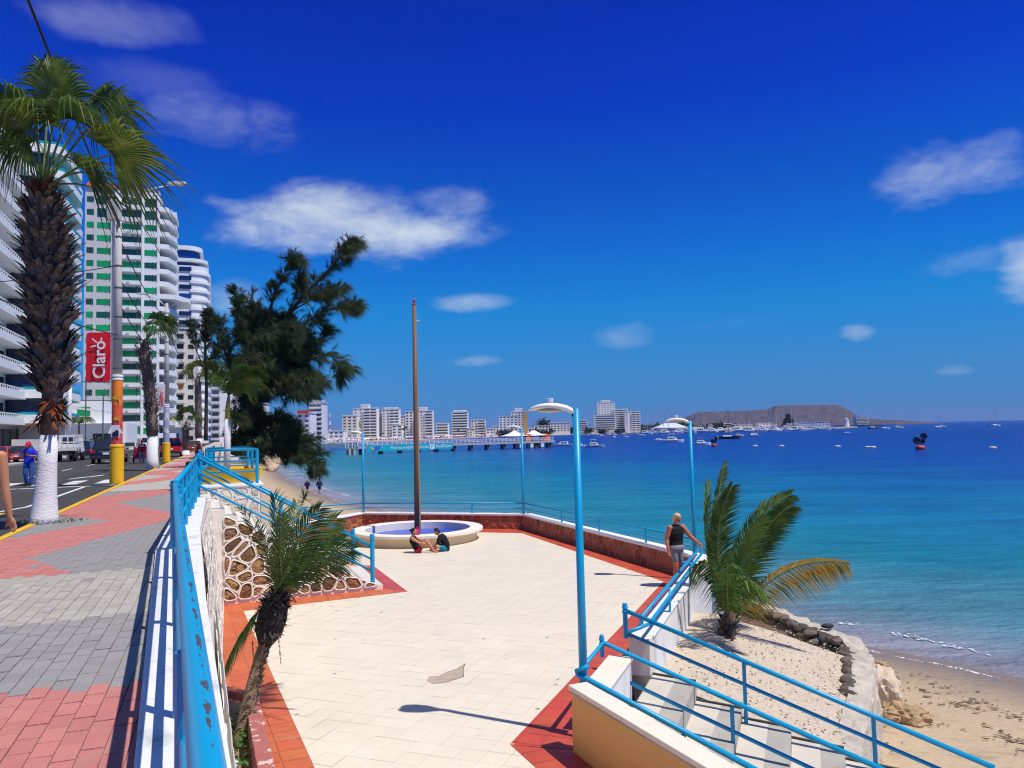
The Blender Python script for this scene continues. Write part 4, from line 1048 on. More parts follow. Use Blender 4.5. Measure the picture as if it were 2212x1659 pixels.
# rails of the beach stairs
lc = (C_ + nR * .17, C_ + nR * .17 + ES); lb = (B_ + nR * .17, B_ + nR * .17 + ES); la_ = (A_ + nR * .17 - ED * .1, A_ + nR * .17 - ED * .1 + ES)
def ext(p0, p1, ln, k=1.0):
    a, b = VP(*p0, *ln), VP(*p1, *ln); return [a, a + (b - a) * k]
cp = VP(1352, 1380, *lc)
c_posts = [((cp.x, cp.y, ZL - .02), VP(1352, 1303, *lc).z, .042, True)]
for (x, y0, y1) in ((1612, 1434, 1564), (1892, 1553, 1662)):
    p, q = VP(x, y0, *lc), VP(x, y1, *lc); c_posts.append((tuple(q - Zv * .25), p.z, .03, False))
railing('beach_stair_railing', 'long blue rail on the far side of the beach steps next to the sand bed', c_posts, [(ext((1354, 1320), (2149, 1659), lc, 1.0), .036), (ext((1356, 1369), (2024, 1659), lc, 1.15), .028)])
bp_ = VP(1301, 1420, *lb)
b_posts = [((bp_.x, bp_.y, ZL - .02), VP(1301, 1371, *lb).z, .036, True)]
p, q = VP(1586, 1527, *lb), VP(1586, 1655, *lb); b_posts.append((tuple(q - Zv * .2), p.z, .03, False))
lampA = G(1261, 1490, ZL)
railing('beach_stair_railing', 'middle blue rail of the beach steps starting from the white end block', b_posts,
        [([VP(1250, 1452, lampA, lampA + Vector((1, 0, 0))), VP(1303, 1388, *lb)] + ext((1303, 1388), (1890, 1655), lb, 1.1)[1:], .036), (ext((1317, 1454), (1751, 1659), lb, 1.2), .028), (ext((1317, 1507), (1464, 1574), lb, 1.4), .026)])
p, q = VP(1478, 1587, *la_), VP(1478, 1624, *la_)
railing('beach_stair_railing', 'blue rail on the ochre wall that starts at the nearest lamp post', [(tuple(q - Zv * .02), p.z, .03, False)],
        [([VP(1270, 1440, *la_), VP(1246, 1449, *la_), VP(1249, 1459, *la_), VP(1267, 1466, *la_)] + ext((1267, 1466), (1624, 1659), la_, 1.1)[1:], .036)])

# --- lamp posts
LAMPW = mat('lamp_white', (.80, .78, .72), .5, .06, 6, dirt=(.58, .54, .46), dirt_t=.6, dirt_s=8)
LENS = mat('lamp_lens', (.50, .46, .38), .3, .05)
def lamp(foot, ztop, label, r=.052):
    foot = Vector(foot); t = thing('lamp_post', tuple(foot), label, 'lamp post', 'blue lamp posts round the plaza')
    MB().lathe(foot, [(r * 1.12, -.01), (r * 1.02, 1.2), (r * .92, ztop - foot.z)], 16).build('pole', BLUE, parent=t, smooth=True)
    D = Vector((-.985, .17, 0)); S_ = Vector((-D.y, D.x, 0)); top = Vector((foot.x, foot.y, ztop))
    # arched housing: (along, top z, bottom z, half width)
    sec = [(.0, -.03, -.10, .035), (.06, .02, -.075, .055), (.13, .055, -.03, .09), (.25, .085, -.01, .15), (.38, .092, .0, .17), (.50, .080, -.005, .165), (.60, .045, -.012, .14), (.66, .012, -.012, .10)]
    mb = MB(); n = 10
    for (x, zt_, zb, w) in sec:
        for k in range(n):
            an = 2 * math.pi * k / n; zz = (zt_ + zb) / 2 + (zt_ - zb) / 2 * math.sin(an); mb.v.append(top + D * x + S_ * (w * math.cos(an)) + Zv * zz)
    for i in range(len(sec) - 1):
        for k in range(n): mb.f.append([i * n + k, i * n + (k + 1) % n, (i + 1) * n + (k + 1) % n, (i + 1) * n + k]); mb.mi.append(0)
    mb.f.append(list(range(n))); mb.f.append([(len(sec) - 1) * n + k for k in range(n)]); mb.mi += [0, 0]
    hd = mb.build('lamp_head', LAMPW, parent=t, smooth=True, recalc=True)
    MB().ball(top + D * .36 - Zv * .012, .19, .13, .035, 14, 8, ax=(D, S_, Zv)).build('lens', LENS, parent=hd, smooth=True)
    MB().lathe(top + D * .36 + Zv * .085, [(.042, 0), (.042, .012), (.05, .014), (.05, .065), (.045, .07)], 14).build('photocell', mat('photocell', (.55, .6, .7), .4, .05), parent=hd)
    MB().box(top + D * .035 - Zv * .06, (.05, .06, .09), ax=(D, S_, Zv)).build('ballast_box', DARK, parent=t, bevel=.006)
    return t
lampA.z = ZL
lamp(lampA, VP(1237, 883, lampA, lampA + Vector((1, 0, 0))).z, 'tall blue lamp post nearest the camera on the ochre stair wall', .053)
l2 = VP(1497, 1200, (D_ - nR * .0), (D_ + Vector((1, 0, 0)))); lamp((D_.x + .02, D_.y + .1, ZL), VP(1483, 909, D_, D_ + Vector((1, 0, 0))).z, 'blue lamp post at the plaza corner behind the man in black')
k3 = K_ + Vector((0, .12, 0)); lamp((k3.x, k3.y, PLZ + .62), VP(1131, 923, k3, k3 + Vector((1, 0, 0))).z, 'blue lamp post at the far corner of the plaza right of the mast')
k4 = L_ + Vector((.02, .12, 0)); lamp((k4.x, k4.y, PLZ + .62), VP(785, 935, k4, k4 + Vector((1, 0, 0))).z, 'farthest blue lamp post left of the mast')

# --- round basin
FC = Vector((-3.78, 30.25, PLZ)); RO = 2.52; RI = 2.02
bas = thing('basin', tuple(FC), 'round cream basin with blue tiled bottom on the plaza', 'fountain')
BASW = mat('basin_wall', (.70, .55, .33), .75, .10, 2, bump=.3, bs=20, dirt=(.44, .30, .15), dirt_t=.55, dirt_s=1.2)
BASR = mat('basin_rim', (.80, .74, .62), .7, .05, 2, bump=.2, bs=20, dirt=(.60, .52, .40), dirt_t=.60, dirt_s=1.5)
MB().lathe(FC, [(2.30, .0), (2.30, .36)], 72, cap=False).build('wall', BASW, parent=bas, smooth=True)
MB().lathe(FC, [(2.30, .34), (RO, .35), (RO, .44), (RO - .03, .46), (RI + .03, .46), (RI, .44), (RI, .16)], 72, cap=False).build('rim', BASR, parent=bas)
BT = mat('blue_tile', (.035, .085, .52), .25, .08, 1.5, rnd=.12, spec=.5); BG = mat('blue_grout', (.12, .18, .55), .5, .05)
MB().lathe(FC, [(RI + .02, .15), (RI + .02, .165)], 72).build('basin_floor', BG, parent=bas)
disc = [(RI * math.cos(2 * math.pi * k / 48), RI * math.sin(2 * math.pi * k / 48)) for k in range(48)]
ts = .33
for i in range(-7, 7):
    for j in range(-7, 7):
        sq = [(i * ts + .005, j * ts + .005), ((i + 1) * ts - .005, j * ts + .005), ((i + 1) * ts - .005, (j + 1) * ts - .005), (i * ts + .005, (j + 1) * ts - .005)]
        p = clip_convex(disc, sq)
        if len(p) >= 3 and parea(p) > .006: MB().face([(FC.x + q[0], FC.y + q[1], PLZ + .17) for q in p]).build('blue_tile', BT, parent=bas)
MB().box(FC + Vector((-1.55, -1.2, .29)), (.11, .08, .26)).build('overflow_slot', mat('slot_blue', (.01, .03, .30), .4, .1), parent=bas)
bo = G(904, 1147, PLZ + .46); bo.y = FC.y - 2.3
bo = VP(902, 1150, (FC.x, FC.y - RI - .2), (FC.x + 1, FC.y - RI - .2)); 
b = MB(); b.lathe((bo.x, bo.y, PLZ + .46), [(.055, 0), (.055, .16), (.045, .2), (.02, .24), (.02, .27), (.028, .275), (.028, .30)], 12)
b.build('bottle', mat('pink_plastic', (.75, .02, .22), .3, .05), label='pink bottle standing on the basin rim in front of the mast', cat='bottle', smooth=True)

# --- mast
mf = VP(902, 1148, (FC.x, FC.y - .2), (FC.x + 1, FC.y - .2)); mt = VP(892, 658, (FC.x, FC.y - .2), (FC.x + 1, FC.y - .2))
mast = thing('mast', (mf.x, mf.y, PLZ + .17), 'tall rusty brown steel mast standing in the basin with red beacon', 'mast')
RUST = mat('rusty_brown', (.17, .085, .045), .55, .2, 1.5, dirt=(.07, .045, .03), dirt_t=.55, dirt_s=.8, stretch=(1, 1, .2))
RUSTL = mat('rusty_edge', (.30, .22, .16), .6, .2, 1.5, stretch=(1, 1, .2))
bq = Vector((mf.x, mf.y, PLZ + .17)); tq = Vector((mf.x, mf.y, mt.z))
MB().lathe(bq, [(.125, 0), (.105, 3), (.075, tq.z - bq.z)], 10).build('pole', RUST, parent=mast, smooth=True)
MB().hexa([bq + Vector(k) for k in ((.09, -.10, 0), (.15, -.06, 0), (.14, .02, 0), (.08, 0, 0))], [tq + Vector(k) for k in ((.05, -.055, -.1), (.085, -.03, -.1), (.08, .02, -.1), (.045, 0, -.1))]).build('side_channel', RUSTL, parent=mast, recalc=True)
MB().lathe(tq, [(.08, 0), (.08, .02), (.02, .03), (.02, .06), (.045, .07), (.05, .16), (.035, .22), (.01, .24)], 12).build('beacon', mat('beacon_red', (.65, .015, .03), .3, .05), parent=mast, smooth=True)
MB().tube([tq + Vector((.05, 0, -.62)), tq + Vector((.2, 0, -.66)), tq + Vector((.2, 0, -.58))], .018, 8).build('halyard_hook', STEEL, parent=mast)

# ================================================================== PLANTS
def leafmat(name, c, c2=None, trans=.35, rough=.5, rnd=.15):
    m = bpy.data.materials.new(name); m.use_nodes = True; t = m.node_tree; p = t.nodes['Principled BSDF']
    ge = N(t, 'ShaderNodeNewGeometry'); nz_ = N(t, 'ShaderNodeTexNoise'); nz_.inputs['Scale'].default_value = 3.5; nz_.inputs['Detail'].default_value = 4; L(t, ge.outputs['Position'], nz_.inputs['Vector'])
    mx = N(t, 'ShaderNodeMix', data_type='RGBA'); mx.inputs['A'].default_value = (*c, 1); mx.inputs['B'].default_value = (*(c2 or [k * 1.9 for k in c]), 1)
    oi = N(t, 'ShaderNodeObjectInfo')
    k = math_n(t, 'ADD', math_n(t, 'MULTIPLY', math_n(t, 'SUBTRACT', nz_.outputs['Fac'], .42), 2.6, True), math_n(t, 'MULTIPLY', math_n(t, 'SUBTRACT', oi.outputs['Random'], .5), rnd * 2), True)
    L(t, k, mx.inputs['Factor']); L(t, mx.outputs['Result'], p.inputs['Base Color'])
    p.inputs['Roughness'].default_value = rough; p.inputs['Specular IOR Level'].default_value = .35
    tr = N(t, 'ShaderNodeBsdfTranslucent'); L(t, mx.outputs['Result'], tr.inputs['Color'])
    ms = N(t, 'ShaderNodeMixShader'); ms.inputs[0].default_value = trans
    L(t, p.outputs[0], ms.inputs[1]); L(t, tr.outputs[0], ms.inputs[2]); L(t, ms.outputs[0], t.nodes['Material Output'].inputs['Surface'])
    return m
FANG = leafmat('fan_leaf', (.035, .080, .018), (.20, .27, .05), .42, .42)
FANY = leafmat('fan_leaf_yellowish', (.09, .14, .02), (.32, .33, .06), .42, .42)
DATEG = leafmat('feather_leaf', (.045, .095, .020), (.16, .22, .045), .38, .45)
COCOG = leafmat('coconut_leaf', (.030, .085, .014), (.19, .25, .03), .40, .42)
COCOY = leafmat('coconut_leaf_yellow', (.48, .24, .015), (.14, .16, .02))
COCOL = leafmat('coconut_leaf_light', (.10, .20, .03), (.22, .32, .07), .45)
FOXG = leafmat('foxtail_leaf', (.035, .085, .015), (.14, .19, .03))
CASG = leafmat('casuarina_needle', (.022, .042, .016), (.075, .110, .038), .30, .7)
STEMG = mat('green_stem', (.12, .17, .04), .5, .15, 5)
BARKB = mat('palm_boot', (.135, .105, .088), .95, .45, 6, bump=1.0, bs=20, dirt=(.38, .33, .30), dirt_t=.50, dirt_s=7, spec=.1)
BARKR = mat('palm_boot_red', (.17, .055, .022), .9, .3, 7, bump=.8, bs=20, spec=.1)
BARKG = mat('palm_bark', (.27, .20, .13), .95, .25, 9, bump=1.2, bs=22, stretch=(1, 1, 2.2), dirt=(.14, .09, .06), dirt_t=.55, dirt_s=7, spec=.1)
LIME = mat('limewash', (.76, .74, .71), .85, .06, 3, bump=.8, bs=14, stretch=(1, 1, 3), dirt=(.50, .47, .44), dirt_t=.60, dirt_s=3)
def bez(p0, p1, p2, t): return p0 * ((1 - t) ** 2) + p1 * (2 * t * (1 - t)) + p2 * (t * t)

def fan_leaf(mb, hub, axis, side, Rr, nb, spread, droop, rg, fold=.18, wind=None):
    """palmate leaf: blades joined to half their length, free drooping tips"""
    axis = axis.normalized(); side = (side - axis * side.dot(axis)).normalized(); nrm = axis.cross(side)
    dth = spread / nb; wind = wind or Vector((0, 0, 0))
    for i in range(nb):
        th = -spread / 2 + dth * (i + .5); d = axis * math.cos(th) + side * math.sin(th)
        pw = -axis * math.sin(th) + side * math.cos(th)
        rl_ = Rr * (1 - .12 * abs(th) / (spread / 2)) * rg.uniform(.86, 1.06); dr = droop * rg.uniform(.7, 1.35)
        prev = None; up = nrm * (fold * (1 if i % 2 else -1) * .15)
        for k in range(7):
            f = k / 6; r = rl_ * f
            q = hub + d * r + nrm * (-.10 * Rr * math.cos(th) * f * f) + Vector((0, 0, -1)) * (dr * rl_ * max(0, f - .35) ** 1.9 * 2.0) + wind * (max(0, f - .4) ** 1.6 * rl_)
            if f > .72: q += Vector((rg.uniform(-.02, .02), rg.uniform(-.02, .02), rg.uniform(-.02, .02))) * Rr
            w = 2 * r * math.tan(dth / 2) * .52 if f < .52 else max(.0022, rl_ * .5 * math.tan(dth / 2) * 1.04 * (1 - f) / .48)
            w = max(w, .004)
            a, b, c = q - pw * w, q + nrm * (w * .5), q + pw * w
            if prev is not None:
                n0 = len(mb.v); mb.v += [prev[0], prev[1], prev[2], a, b, c]
                mb.f += [[n0, n0 + 1, n0 + 4, n0 + 3], [n0 + 1, n0 + 2, n0 + 5, n0 + 4]]; mb.mi += [mb.cur, mb.cur]
            prev = (a, b, c)
def boots(mb, cen, r0, r1, n, rg, ln=(.18, .34), wd=(.03, .06), out=.5, drop=0.0):
    """dead leaf bases clothing a trunk; cen(t) the axis, r0..r1 the radius"""
    for k in range(n):
        t = rg.random(); c = cen(t); an = rg.uniform(0, 2 * math.pi); d = Vector((math.cos(an), math.sin(an), 0)); r = (r0(t) if callable(r0) else r0 + (r1 - r0) * t) * rg.uniform(.78, 1.0)
        s = Vector((-d.y, d.x, 0)); l = rg.uniform(*ln); w = rg.uniform(*wd); o = out * rg.uniform(.5, 1.4); zz = rg.uniform(.55, 1.0) if rg.random() > drop else -rg.uniform(.4, 1)
        b = c + d * r; m = b + d * (l * .5 * o) + Vector((0, 0, l * .55 * zz)); e = b + d * (l * o) * 1.1 + Vector((0, 0, l * zz * .9)) + s * rg.uniform(-.04, .04)
        mb.add([b - s * w, b + s * w, m + s * w * .9, m - s * w * .9, e + s * w * .45, e - s * w * .35, m - d * .02, b - d * .03], [(0, 1, 2, 3), (3, 2, 4, 5), (1, 7, 6, 2), (0, 3, 6, 7), (2, 6, 4), (6, 3, 5)])

def frond(mb, p0, p1, p2, n, ll, w, rg, side=None, ang=55, droop=.35, wind=Vector((.25, 0, -.1)), rach=.016, mb_r=None, dens=1.0, fade=.25, both=1.0):
    """feather leaf along a curve: leaflets in two ranks, longest in the middle"""
    pts = [bez(p0, p1, p2, k / 14) for k in range(15)]
    (mb_r or mb).tube(pts, [rach * (1 - .8 * k / 14) for k in range(15)], 5)
    for k in range(n):
        t = .06 + .94 * (k + rg.random() * .5) / n; q = bez(p0, p1, p2, t); q2 = bez(p0, p1, p2, min(1, t + .02)); q1 = bez(p0, p1, p2, max(0, t - .02))
        tg = (q2 - q1).normalized(); sd_ = side if side is not None else tg.cross(Vector((0, 0, 1)))
        sd2 = (sd_ - tg * sd_.dot(tg))
        if sd2.length < 1e-4: sd2 = tg.orthogonal()
        sd2.normalize(); nrm = tg.cross(sd2)
        L_ = ll * (math.sin(math.pi * min(1, (t * .86 + .13))) ** .7 * (1 - fade) + fade) * rg.uniform(.85, 1.1)
        a = R(ang) * (1 - .45 * t)
        for s in (-1, 1):
            if s < 0 and rg.random() > both: continue
            if rg.random() > dens: continue
            d = (tg * math.cos(a) + sd2 * (s * math.sin(a)) + nrm * rg.uniform(.0, .25)).normalized()
            m_ = q + d * (L_ * .5) + Vector((0, 0, -1)) * (droop * L_ * .16) + wind * (L_ * .12)
            e = q + d * L_ + Vector((0, 0, -1)) * (droop * L_ * .62) + wind * (L_ * .55)
            pw = d.cross(nrm).normalized() * w
            mb.add([q - pw * .5, q + pw * .5, m_ + pw, m_ - pw, e], [(0, 1, 2, 3), (3, 2, 4)])

def px_at(x, y, ref, dd=0.0): return Dp(x, y, ref + dd)

# ---------------- big fan palm at the left
rg = random.Random(17)
pf_ = G(95, 1130, 0); dpt = pf_.y
palm = thing('fan_palm', (pf_.x, pf_.y, 0), 'big shaggy fan palm with whitewashed foot at the left edge', 'palm tree')
ax_ = [(95, 1130), (98, 1066), (106, 934), (112, 880), (114, 850), (113, 798), (108, 700), (104, 589), (96, 464), (92, 405)]
A3 = [Dp(x, y, dpt) for x, y in ax_]; A3[0].z = -.05
def axis_at(z):
    for a, b in zip(A3, A3[1:]):
        if a.z <= z <= b.z: return a.lerp(b, (z - a.z) / (b.z - a.z))
    return A3[-1].copy()
zw = A3[2].z; ztop = A3[-1].z
MB().tube([A3[0], A3[0].lerp(A3[1], .3), A3[1], A3[1].lerp(A3[2], .5), A3[2] - Vector((0, 0, .03))], [.30, .245, .205, .175, .163], 22).build('white_foot', LIME, parent=palm, smooth=True, label='limewashed white foot of the trunk')
MB().tube([axis_at(zw - .05 + (ztop - zw + .05) * k / 12) for k in range(13)], [.165, .165, .19, .22, .24] + [.25] * 6 + [.20, .12], 18).build('trunk', BARKB, parent=palm, smooth=True)
mb = MB(); zb = A3[4].z
rad = lambda t: .25 + .13 * math.sin(math.pi * min(1, t * 1.05)) ** .6 - (.18 * max(0, t - .88) / .12)
boots(mb, lambda t: axis_at(zb + (ztop - zb - .1) * t), rad, 0, 900, rg, (.22, .5), (.04, .10), .58)
mb.build('boots', BARKB, parent=palm, kind='stuff')
mb = MB(); boots(mb, lambda t: axis_at(ztop - .5 + .5 * t), lambda t: .30 - .12 * t, 0, 120, rg, (.2, .34), (.04, .07), .35); mb.build('young_boots', BARKR, parent=palm, kind='stuff')
mb = MB(); boots(mb, lambda t: axis_at(A3[3].z - .25 + .5 * t), lambda t: .17, 0, 60, rg, (.2, .4), (.03, .06), .5, .7)
for (x0, y0, x1, y1, w) in ((100, 866, 66, 925, .09), (98, 870, 60, 880, .06), (90, 868, 82, 935, .07), (84, 905, 38, 945, .03)):
    a, b = Dp(x0, y0, dpt - .3), Dp(x1, y1, dpt - .45); mb.add([a + Vector((-w, 0, 0)), a + Vector((w, 0, 0)), a.lerp(b, .5) + Vector((w * .9, -.1, 0)), b + Vector((w * .25, 0, 0)), b + Vector((-w * .2, 0, 0)), a.lerp(b, .5) + Vector((-w * .7, .06, 0))], [(0, 1, 2, 5), (5, 2, 3, 4)])
mb.build('torn_sheath', BARKR, parent=palm)
crown = A3[-1]
WIND = Vector((.34, 0, -.02))
# hub px, depth offset, axis (world), radius, droop
fans = [((124, 226), -.5, Vector((-.05, -.35, 1)), Vector((1, -.3, 0)), 1.42, .45), ((108, 165), .5, Vector((-.05, .2, 1)), Vector((1, .2, 0)), 1.0, .6),
        ((32, 238), -.7, Vector((-.5, -.35, .75)), Vector((.8, -.5, .4)), 1.2, .9), 
        ((200, 225), .1, Vector((.75, -.15, .75)), Vector((.5, -.6, -.5)), 1.25, .9), ((232, 240), .5, Vector((.95, .3, .5)), Vector((.1, -.8, .5)), 1.2, .8),
        ((243, 333), -.6, Vector((1, -.25, .18)), Vector((.05, -.7, .7)), 1.42, .6), ((186, 372), -.9, Vector((.9, -.4, .06)), Vector((.1, -.75, .6)), 1.0, .8),
        ((150, 255), -1.0, Vector((.25, -.8, .65)), Vector((1, .2, 0)), 1.15, .9), ((75, 265), -.9, Vector((-.2, -.8, .7)), Vector((1, -.1, .1)), 1.15, 1.0), 
        ((60, 315), -.3, Vector((-.8, -.4, .3)), Vector((.3, -.8, .3)), 1.0, 1.0)]
for i, ((hx, hy), dd, axv, sdv, rr, dr) in enumerate(fans):
    hub = Dp(hx, hy, dpt + dd); mid_ = crown.lerp(hub, .5) + Vector((0, 0, .25 if hy < 300 else .18))
    ls = thing_part = MB(); fan_leaf(ls, hub, axv, sdv, rr, 40, R(230), dr, rg, wind=WIND * (.5 + .3 * rg.random()))
    lf_ = ls.build('leaf', FANG if i not in (5, 8) else FANY, parent=palm)
    MB().tube([bez(crown + Vector((0, 0, -.1)), mid_, hub, k / 6) for k in range(7)], [.034, .03, .026, .023, .02, .018, .016], 6).build('petiole', STEMG, parent=lf_, smooth=True)
MB().tube([bez(crown, Dp(250, 360, dpt - .6), Dp(346, 548, dpt - .3), k / 12) for k in range(13)], [.022 - .0011 * k for k in range(13)], 6).build('dead_stalk', mat('dead_stalk', (.20, .19, .09), .8, .2, 6), parent=palm, smooth=True)
# weeds at its foot
mb = MB()
for k in range(140):
    c = pf_ + Vector((rg.uniform(-.75, .75), rg.uniform(-.35, .25), .01)); a = rg.uniform(0, 6.3); s = rg.uniform(.02, .05)
    mb.add([c, c + Vector((math.cos(a) * s, math.sin(a) * s, s)), c + Vector((math.cos(a + .6) * s, math.sin(a + .6) * s, s * 1.6))], [(0, 1, 2)])
mb.build('tuft', MATS['weed_leaf'], parent=palm, kind='stuff')

# ---------------- other fan palms along the promenade
def small_fan_palm(base, axis_px, dep, white_y, fans, rr, label, shag_r, foot_r, nboot, seed, leafm=FANG):
    rg = random.Random(seed); b = Dp(*base, dep); t = thing('fan_palm', tuple(b), label, 'palm tree', 'fan palms along the promenade')
    P = [Dp(x, y, dep) for x, y in axis_px]
    wz = Dp(axis_px[0][0], white_y, dep).z
    def at(z):
        for a, c in zip(P, P[1:]):
            if a.z <= z <= c.z: return a.lerp(c, (z - a.z) / max(1e-6, c.z - a.z))
        return P[-1].copy() if z > P[-1].z else P[0].copy()
    if wz > b.z + .1: MB().tube([P[0], at(b.z + .25 * (wz - b.z)), at(wz)], [foot_r * 1.35, foot_r * 1.05, foot_r * .85], 14).build('white_foot', LIME, parent=t, smooth=True)
    z0 = wz - .02 if wz > b.z + .1 else b.z; zt_ = P[-1].z
    MB().tube([at(z0 + (zt_ - z0) * k / 8) for k in range(9)], [shag_r * .62] * 8 + [shag_r * .3], 12).build('trunk', BARKB, parent=t, smooth=True)
    mb = MB(); boots(mb, lambda q: at(z0 + .15 + (zt_ - z0 - .15) * q), shag_r * .7, shag_r * .85, nboot, rg, (.16, .34), (.03, .06), .6); mb.build('boots', BARKB, parent=t, kind='stuff')
    for (hx, hy, dd, axv, sdv, k) in fans:
        hub = Dp(hx, hy, dep + dd); mb = MB(); fan_leaf(mb, hub, Vector(axv), Vector(sdv), rr * k, 22, R(220), .7, rg, wind=WIND * .6); lf_ = mb.build('leaf', leafm, parent=t)
        MB().tube([bez(P[-1], P[-1].lerp(hub, .5) + Vector((0, 0, .15)), hub, q / 4) for q in range(5)], [.035, .03, .026, .022, .018], 5).build('petiole', STEMG, parent=lf_)
    return t
d2 = G(329, 1012, 0).y
small_fan_palm((329, 1012), [(329, 1012), (329, 940), (326, 870), (318, 800), (308, 750), (316, 735)], d2, 940,
    [(340, 690, 0, (.5, -.3, .8), (.8, 0, -.5), 1), (352, 690, .5, (.9, .2, .4), (.3, -.9, 0), 1), (330, 700, .8, (0, .6, .8), (1, 0, 0), .9), (355, 705, -.5, (.8, -.5, -.1), (.2, -.7, .5), 1), (345, 712, -.8, (.5, -.8, -.2), (.9, .4, 0), .8), (320, 712, -.3, (-.4, -.5, .6), (.8, -.5, 0), .6), (362, 695, .2, (1, 0, .15), (0, -.7, .7), 1)], 1.0,
    'wind bent fan palm with whitewashed foot between the two painted poles', .48, .30, 420, 3)
d3 = G(400, 983, 0).y
small_fan_palm((400, 983), [(400, 983), (401, 950), (402, 917)], d3, 973,
    [(395, 893, 0, (-.6, -.2, .8), (.7, -.3, .5), 1), (409, 890, .4, (.4, -.2, .9), (.9, 0, -.4), 1), (418, 897, -.3, (.9, -.3, .5), (.4, -.8, -.3), 1), (386, 903, .2, (-.95, -.1, .3), (.2, -.9, .3), .9), (402, 888, -.5, (-.1, -.5, .9), (1, 0, 0), 1), (424, 905, .5, (1, .2, .1), (0, -.8, .5), .9)], 1.15,
    'short young fan palm in a white kerb behind the second pole', .46, .42, 160, 4)
d4 = G(428, 974, 0).y
small_fan_palm((428, 974), [(428, 974), (429, 900), (427, 812)], d4, 945,
    [(418, 795, 0, (-.8, -.2, .6), (.6, -.4, .6), 1), (430, 790, .4, (.1, -.3, 1), (1, 0, 0), 1), (440, 797, -.3, (.8, -.3, .5), (.4, -.8, -.3), 1), (410, 803, .2, (-1, -.1, .2), (.1, -.9, .3), 1), (436, 803, .3, (.8, .4, .1), (.2, -.8, .5), 1)], 1.8,
    'tall slim fan palm with yellowish leaves beside the dark casuarina', .66, .40, 200, 5, FANY)

# ---------------- small feather palm in the planter
rg = random.Random(29)
b0 = G(522, 1606, PLZ - .27); dp_ = b0.y
palm2 = thing('feather_palm', tuple(b0), 'small leaning feather palm with dark swollen head in the planter', 'palm tree')
tr_ = [Dp(x, y, dp_ + k * .05) for k, (x, y) in enumerate([(520, 1618), (524, 1590), (534, 1530), (546, 1478), (560, 1425), (574, 1385)])]
MB().tube(tr_, [.150, .125, .098, .088, .082, .085], 16).build('trunk', BARKG, parent=palm2, smooth=True)
mb = MB(); boots(mb, lambda t: tr_[0].lerp(tr_[5], t), .095, .08, 260, rg, (.03, .07), (.012, .025), .7); mb.build('trunk_scars', BARKG, parent=palm2, kind='stuff')
hc = [Dp(x, y, dp_ + .25) for x, y in ((572, 1392), (580, 1365), (588, 1335), (595, 1308), (601, 1286))]
MB().tube(hc, [.10, .20, .215, .19, .09], 16).build('head', mat('head_dark', (.030, .026, .024), .95, .4, 14, bump=1.4, bs=26), parent=palm2, smooth=True)
mb = MB(); boots(mb, lambda t: hc[1].lerp(hc[4], t), .19, .15, 420, rg, (.06, .16), (.014, .03), .75, .25); mb.build('boots', mat('boot_dark', (.055, .048, .046), .9, .5, 12), parent=palm2, kind='stuff')
cw = Dp(602, 1280, dp_ + .25)
for k in range(9):
    e = Dp(rg.uniform(592, 640), rg.uniform(1195, 1230), dp_ + rg.uniform(-.1, .6)); MB().tube([cw + Vector((rg.uniform(-.06, .06), rg.uniform(-.06, .06), -.05)), cw.lerp(e, .5) + Vector((rg.uniform(-.03, .03), 0, 0)), e], [.026, .018, .010], 5).build('stalk', STEMG, parent=palm2, smooth=True)
fr_ = [((520, 1098), (585, 1185), -.5, .30, .55), ((590, 1068), (612, 1160), .2, .46, .95), ((640, 1085), (625, 1170), .6, .44, 1), ((690, 1098), (640, 1150), -.4, .48, 1), ((728, 1118), (655, 1165), .3, .50, 1), ((762, 1186), (672, 1175), -.3, .48, 1), ((742, 1222), (675, 1205), -.7, .42, 1), ((712, 1160), (652, 1190), .9, .46, 1),

       ((606, 1112), (602, 1192), -.85, .36, .8), ((606, 1110), (600, 1190), -.8, .38, .9), ((556, 1130), (590, 1190), .8, .36, .7), ((735, 1150), (660, 1180), .1, .46, 1)]
for i, ((ex, ey), (mx_, my_), dd, ll_, dn_) in enumerate(fr_):
    mb = MB(); p0 = cw + Vector((rg.uniform(-.05, .05), rg.uniform(-.05, .05), 0)); p1 = Dp(mx_, my_, dp_ + .25 + dd * .5); p2 = Dp(ex, ey, dp_ + .25 + dd)
    tg = (p2 - p0); sd_ = tg.cross(Vector((rg.uniform(-.3, .3), -1, rg.uniform(-.2, .5))))
    frond(mb, p0, p1, p2, 32, ll_, .0105, rg, side=sd_, ang=50, droop=.28, wind=Vector((.35, 0, -.02)), rach=.012, dens=dn_)
    mb.build('frond', DATEG, parent=palm2)
mb = MB(); p0 = Dp(566, 1310, dp_ - .05); frond(mb, p0, Dp(520, 1365, dp_ - .2), Dp(487, 1448, dp_ - .25), 34, .30, .007, rg, side=Vector((1, 0, .2)), ang=16, droop=.4, wind=Vector((0, 0, -.5)), rach=.012); mb.build('frond', FOXG, parent=palm2, label='hanging half dry frond')
mb = MB()
for (x, y, x2, y2) in ((600, 1400, 607, 1480), (545, 1420, 548, 1475), (620, 1315, 640, 1345), (575, 1420, 560, 1475)):
    a, b = Dp(x, y - 40, dp_ + .1), Dp(x2, y2 - 45, dp_ + .05); frond(mb, a, a.lerp(b, .5), b, 8, .06, .004, rg, side=Vector((1, 0, 0)), ang=20, droop=.5, rach=.004)
mb.build('dry_fibre', mat('dry_fibre', (.16, .09, .05), .9, .3, 6), parent=palm2, kind='stuff')

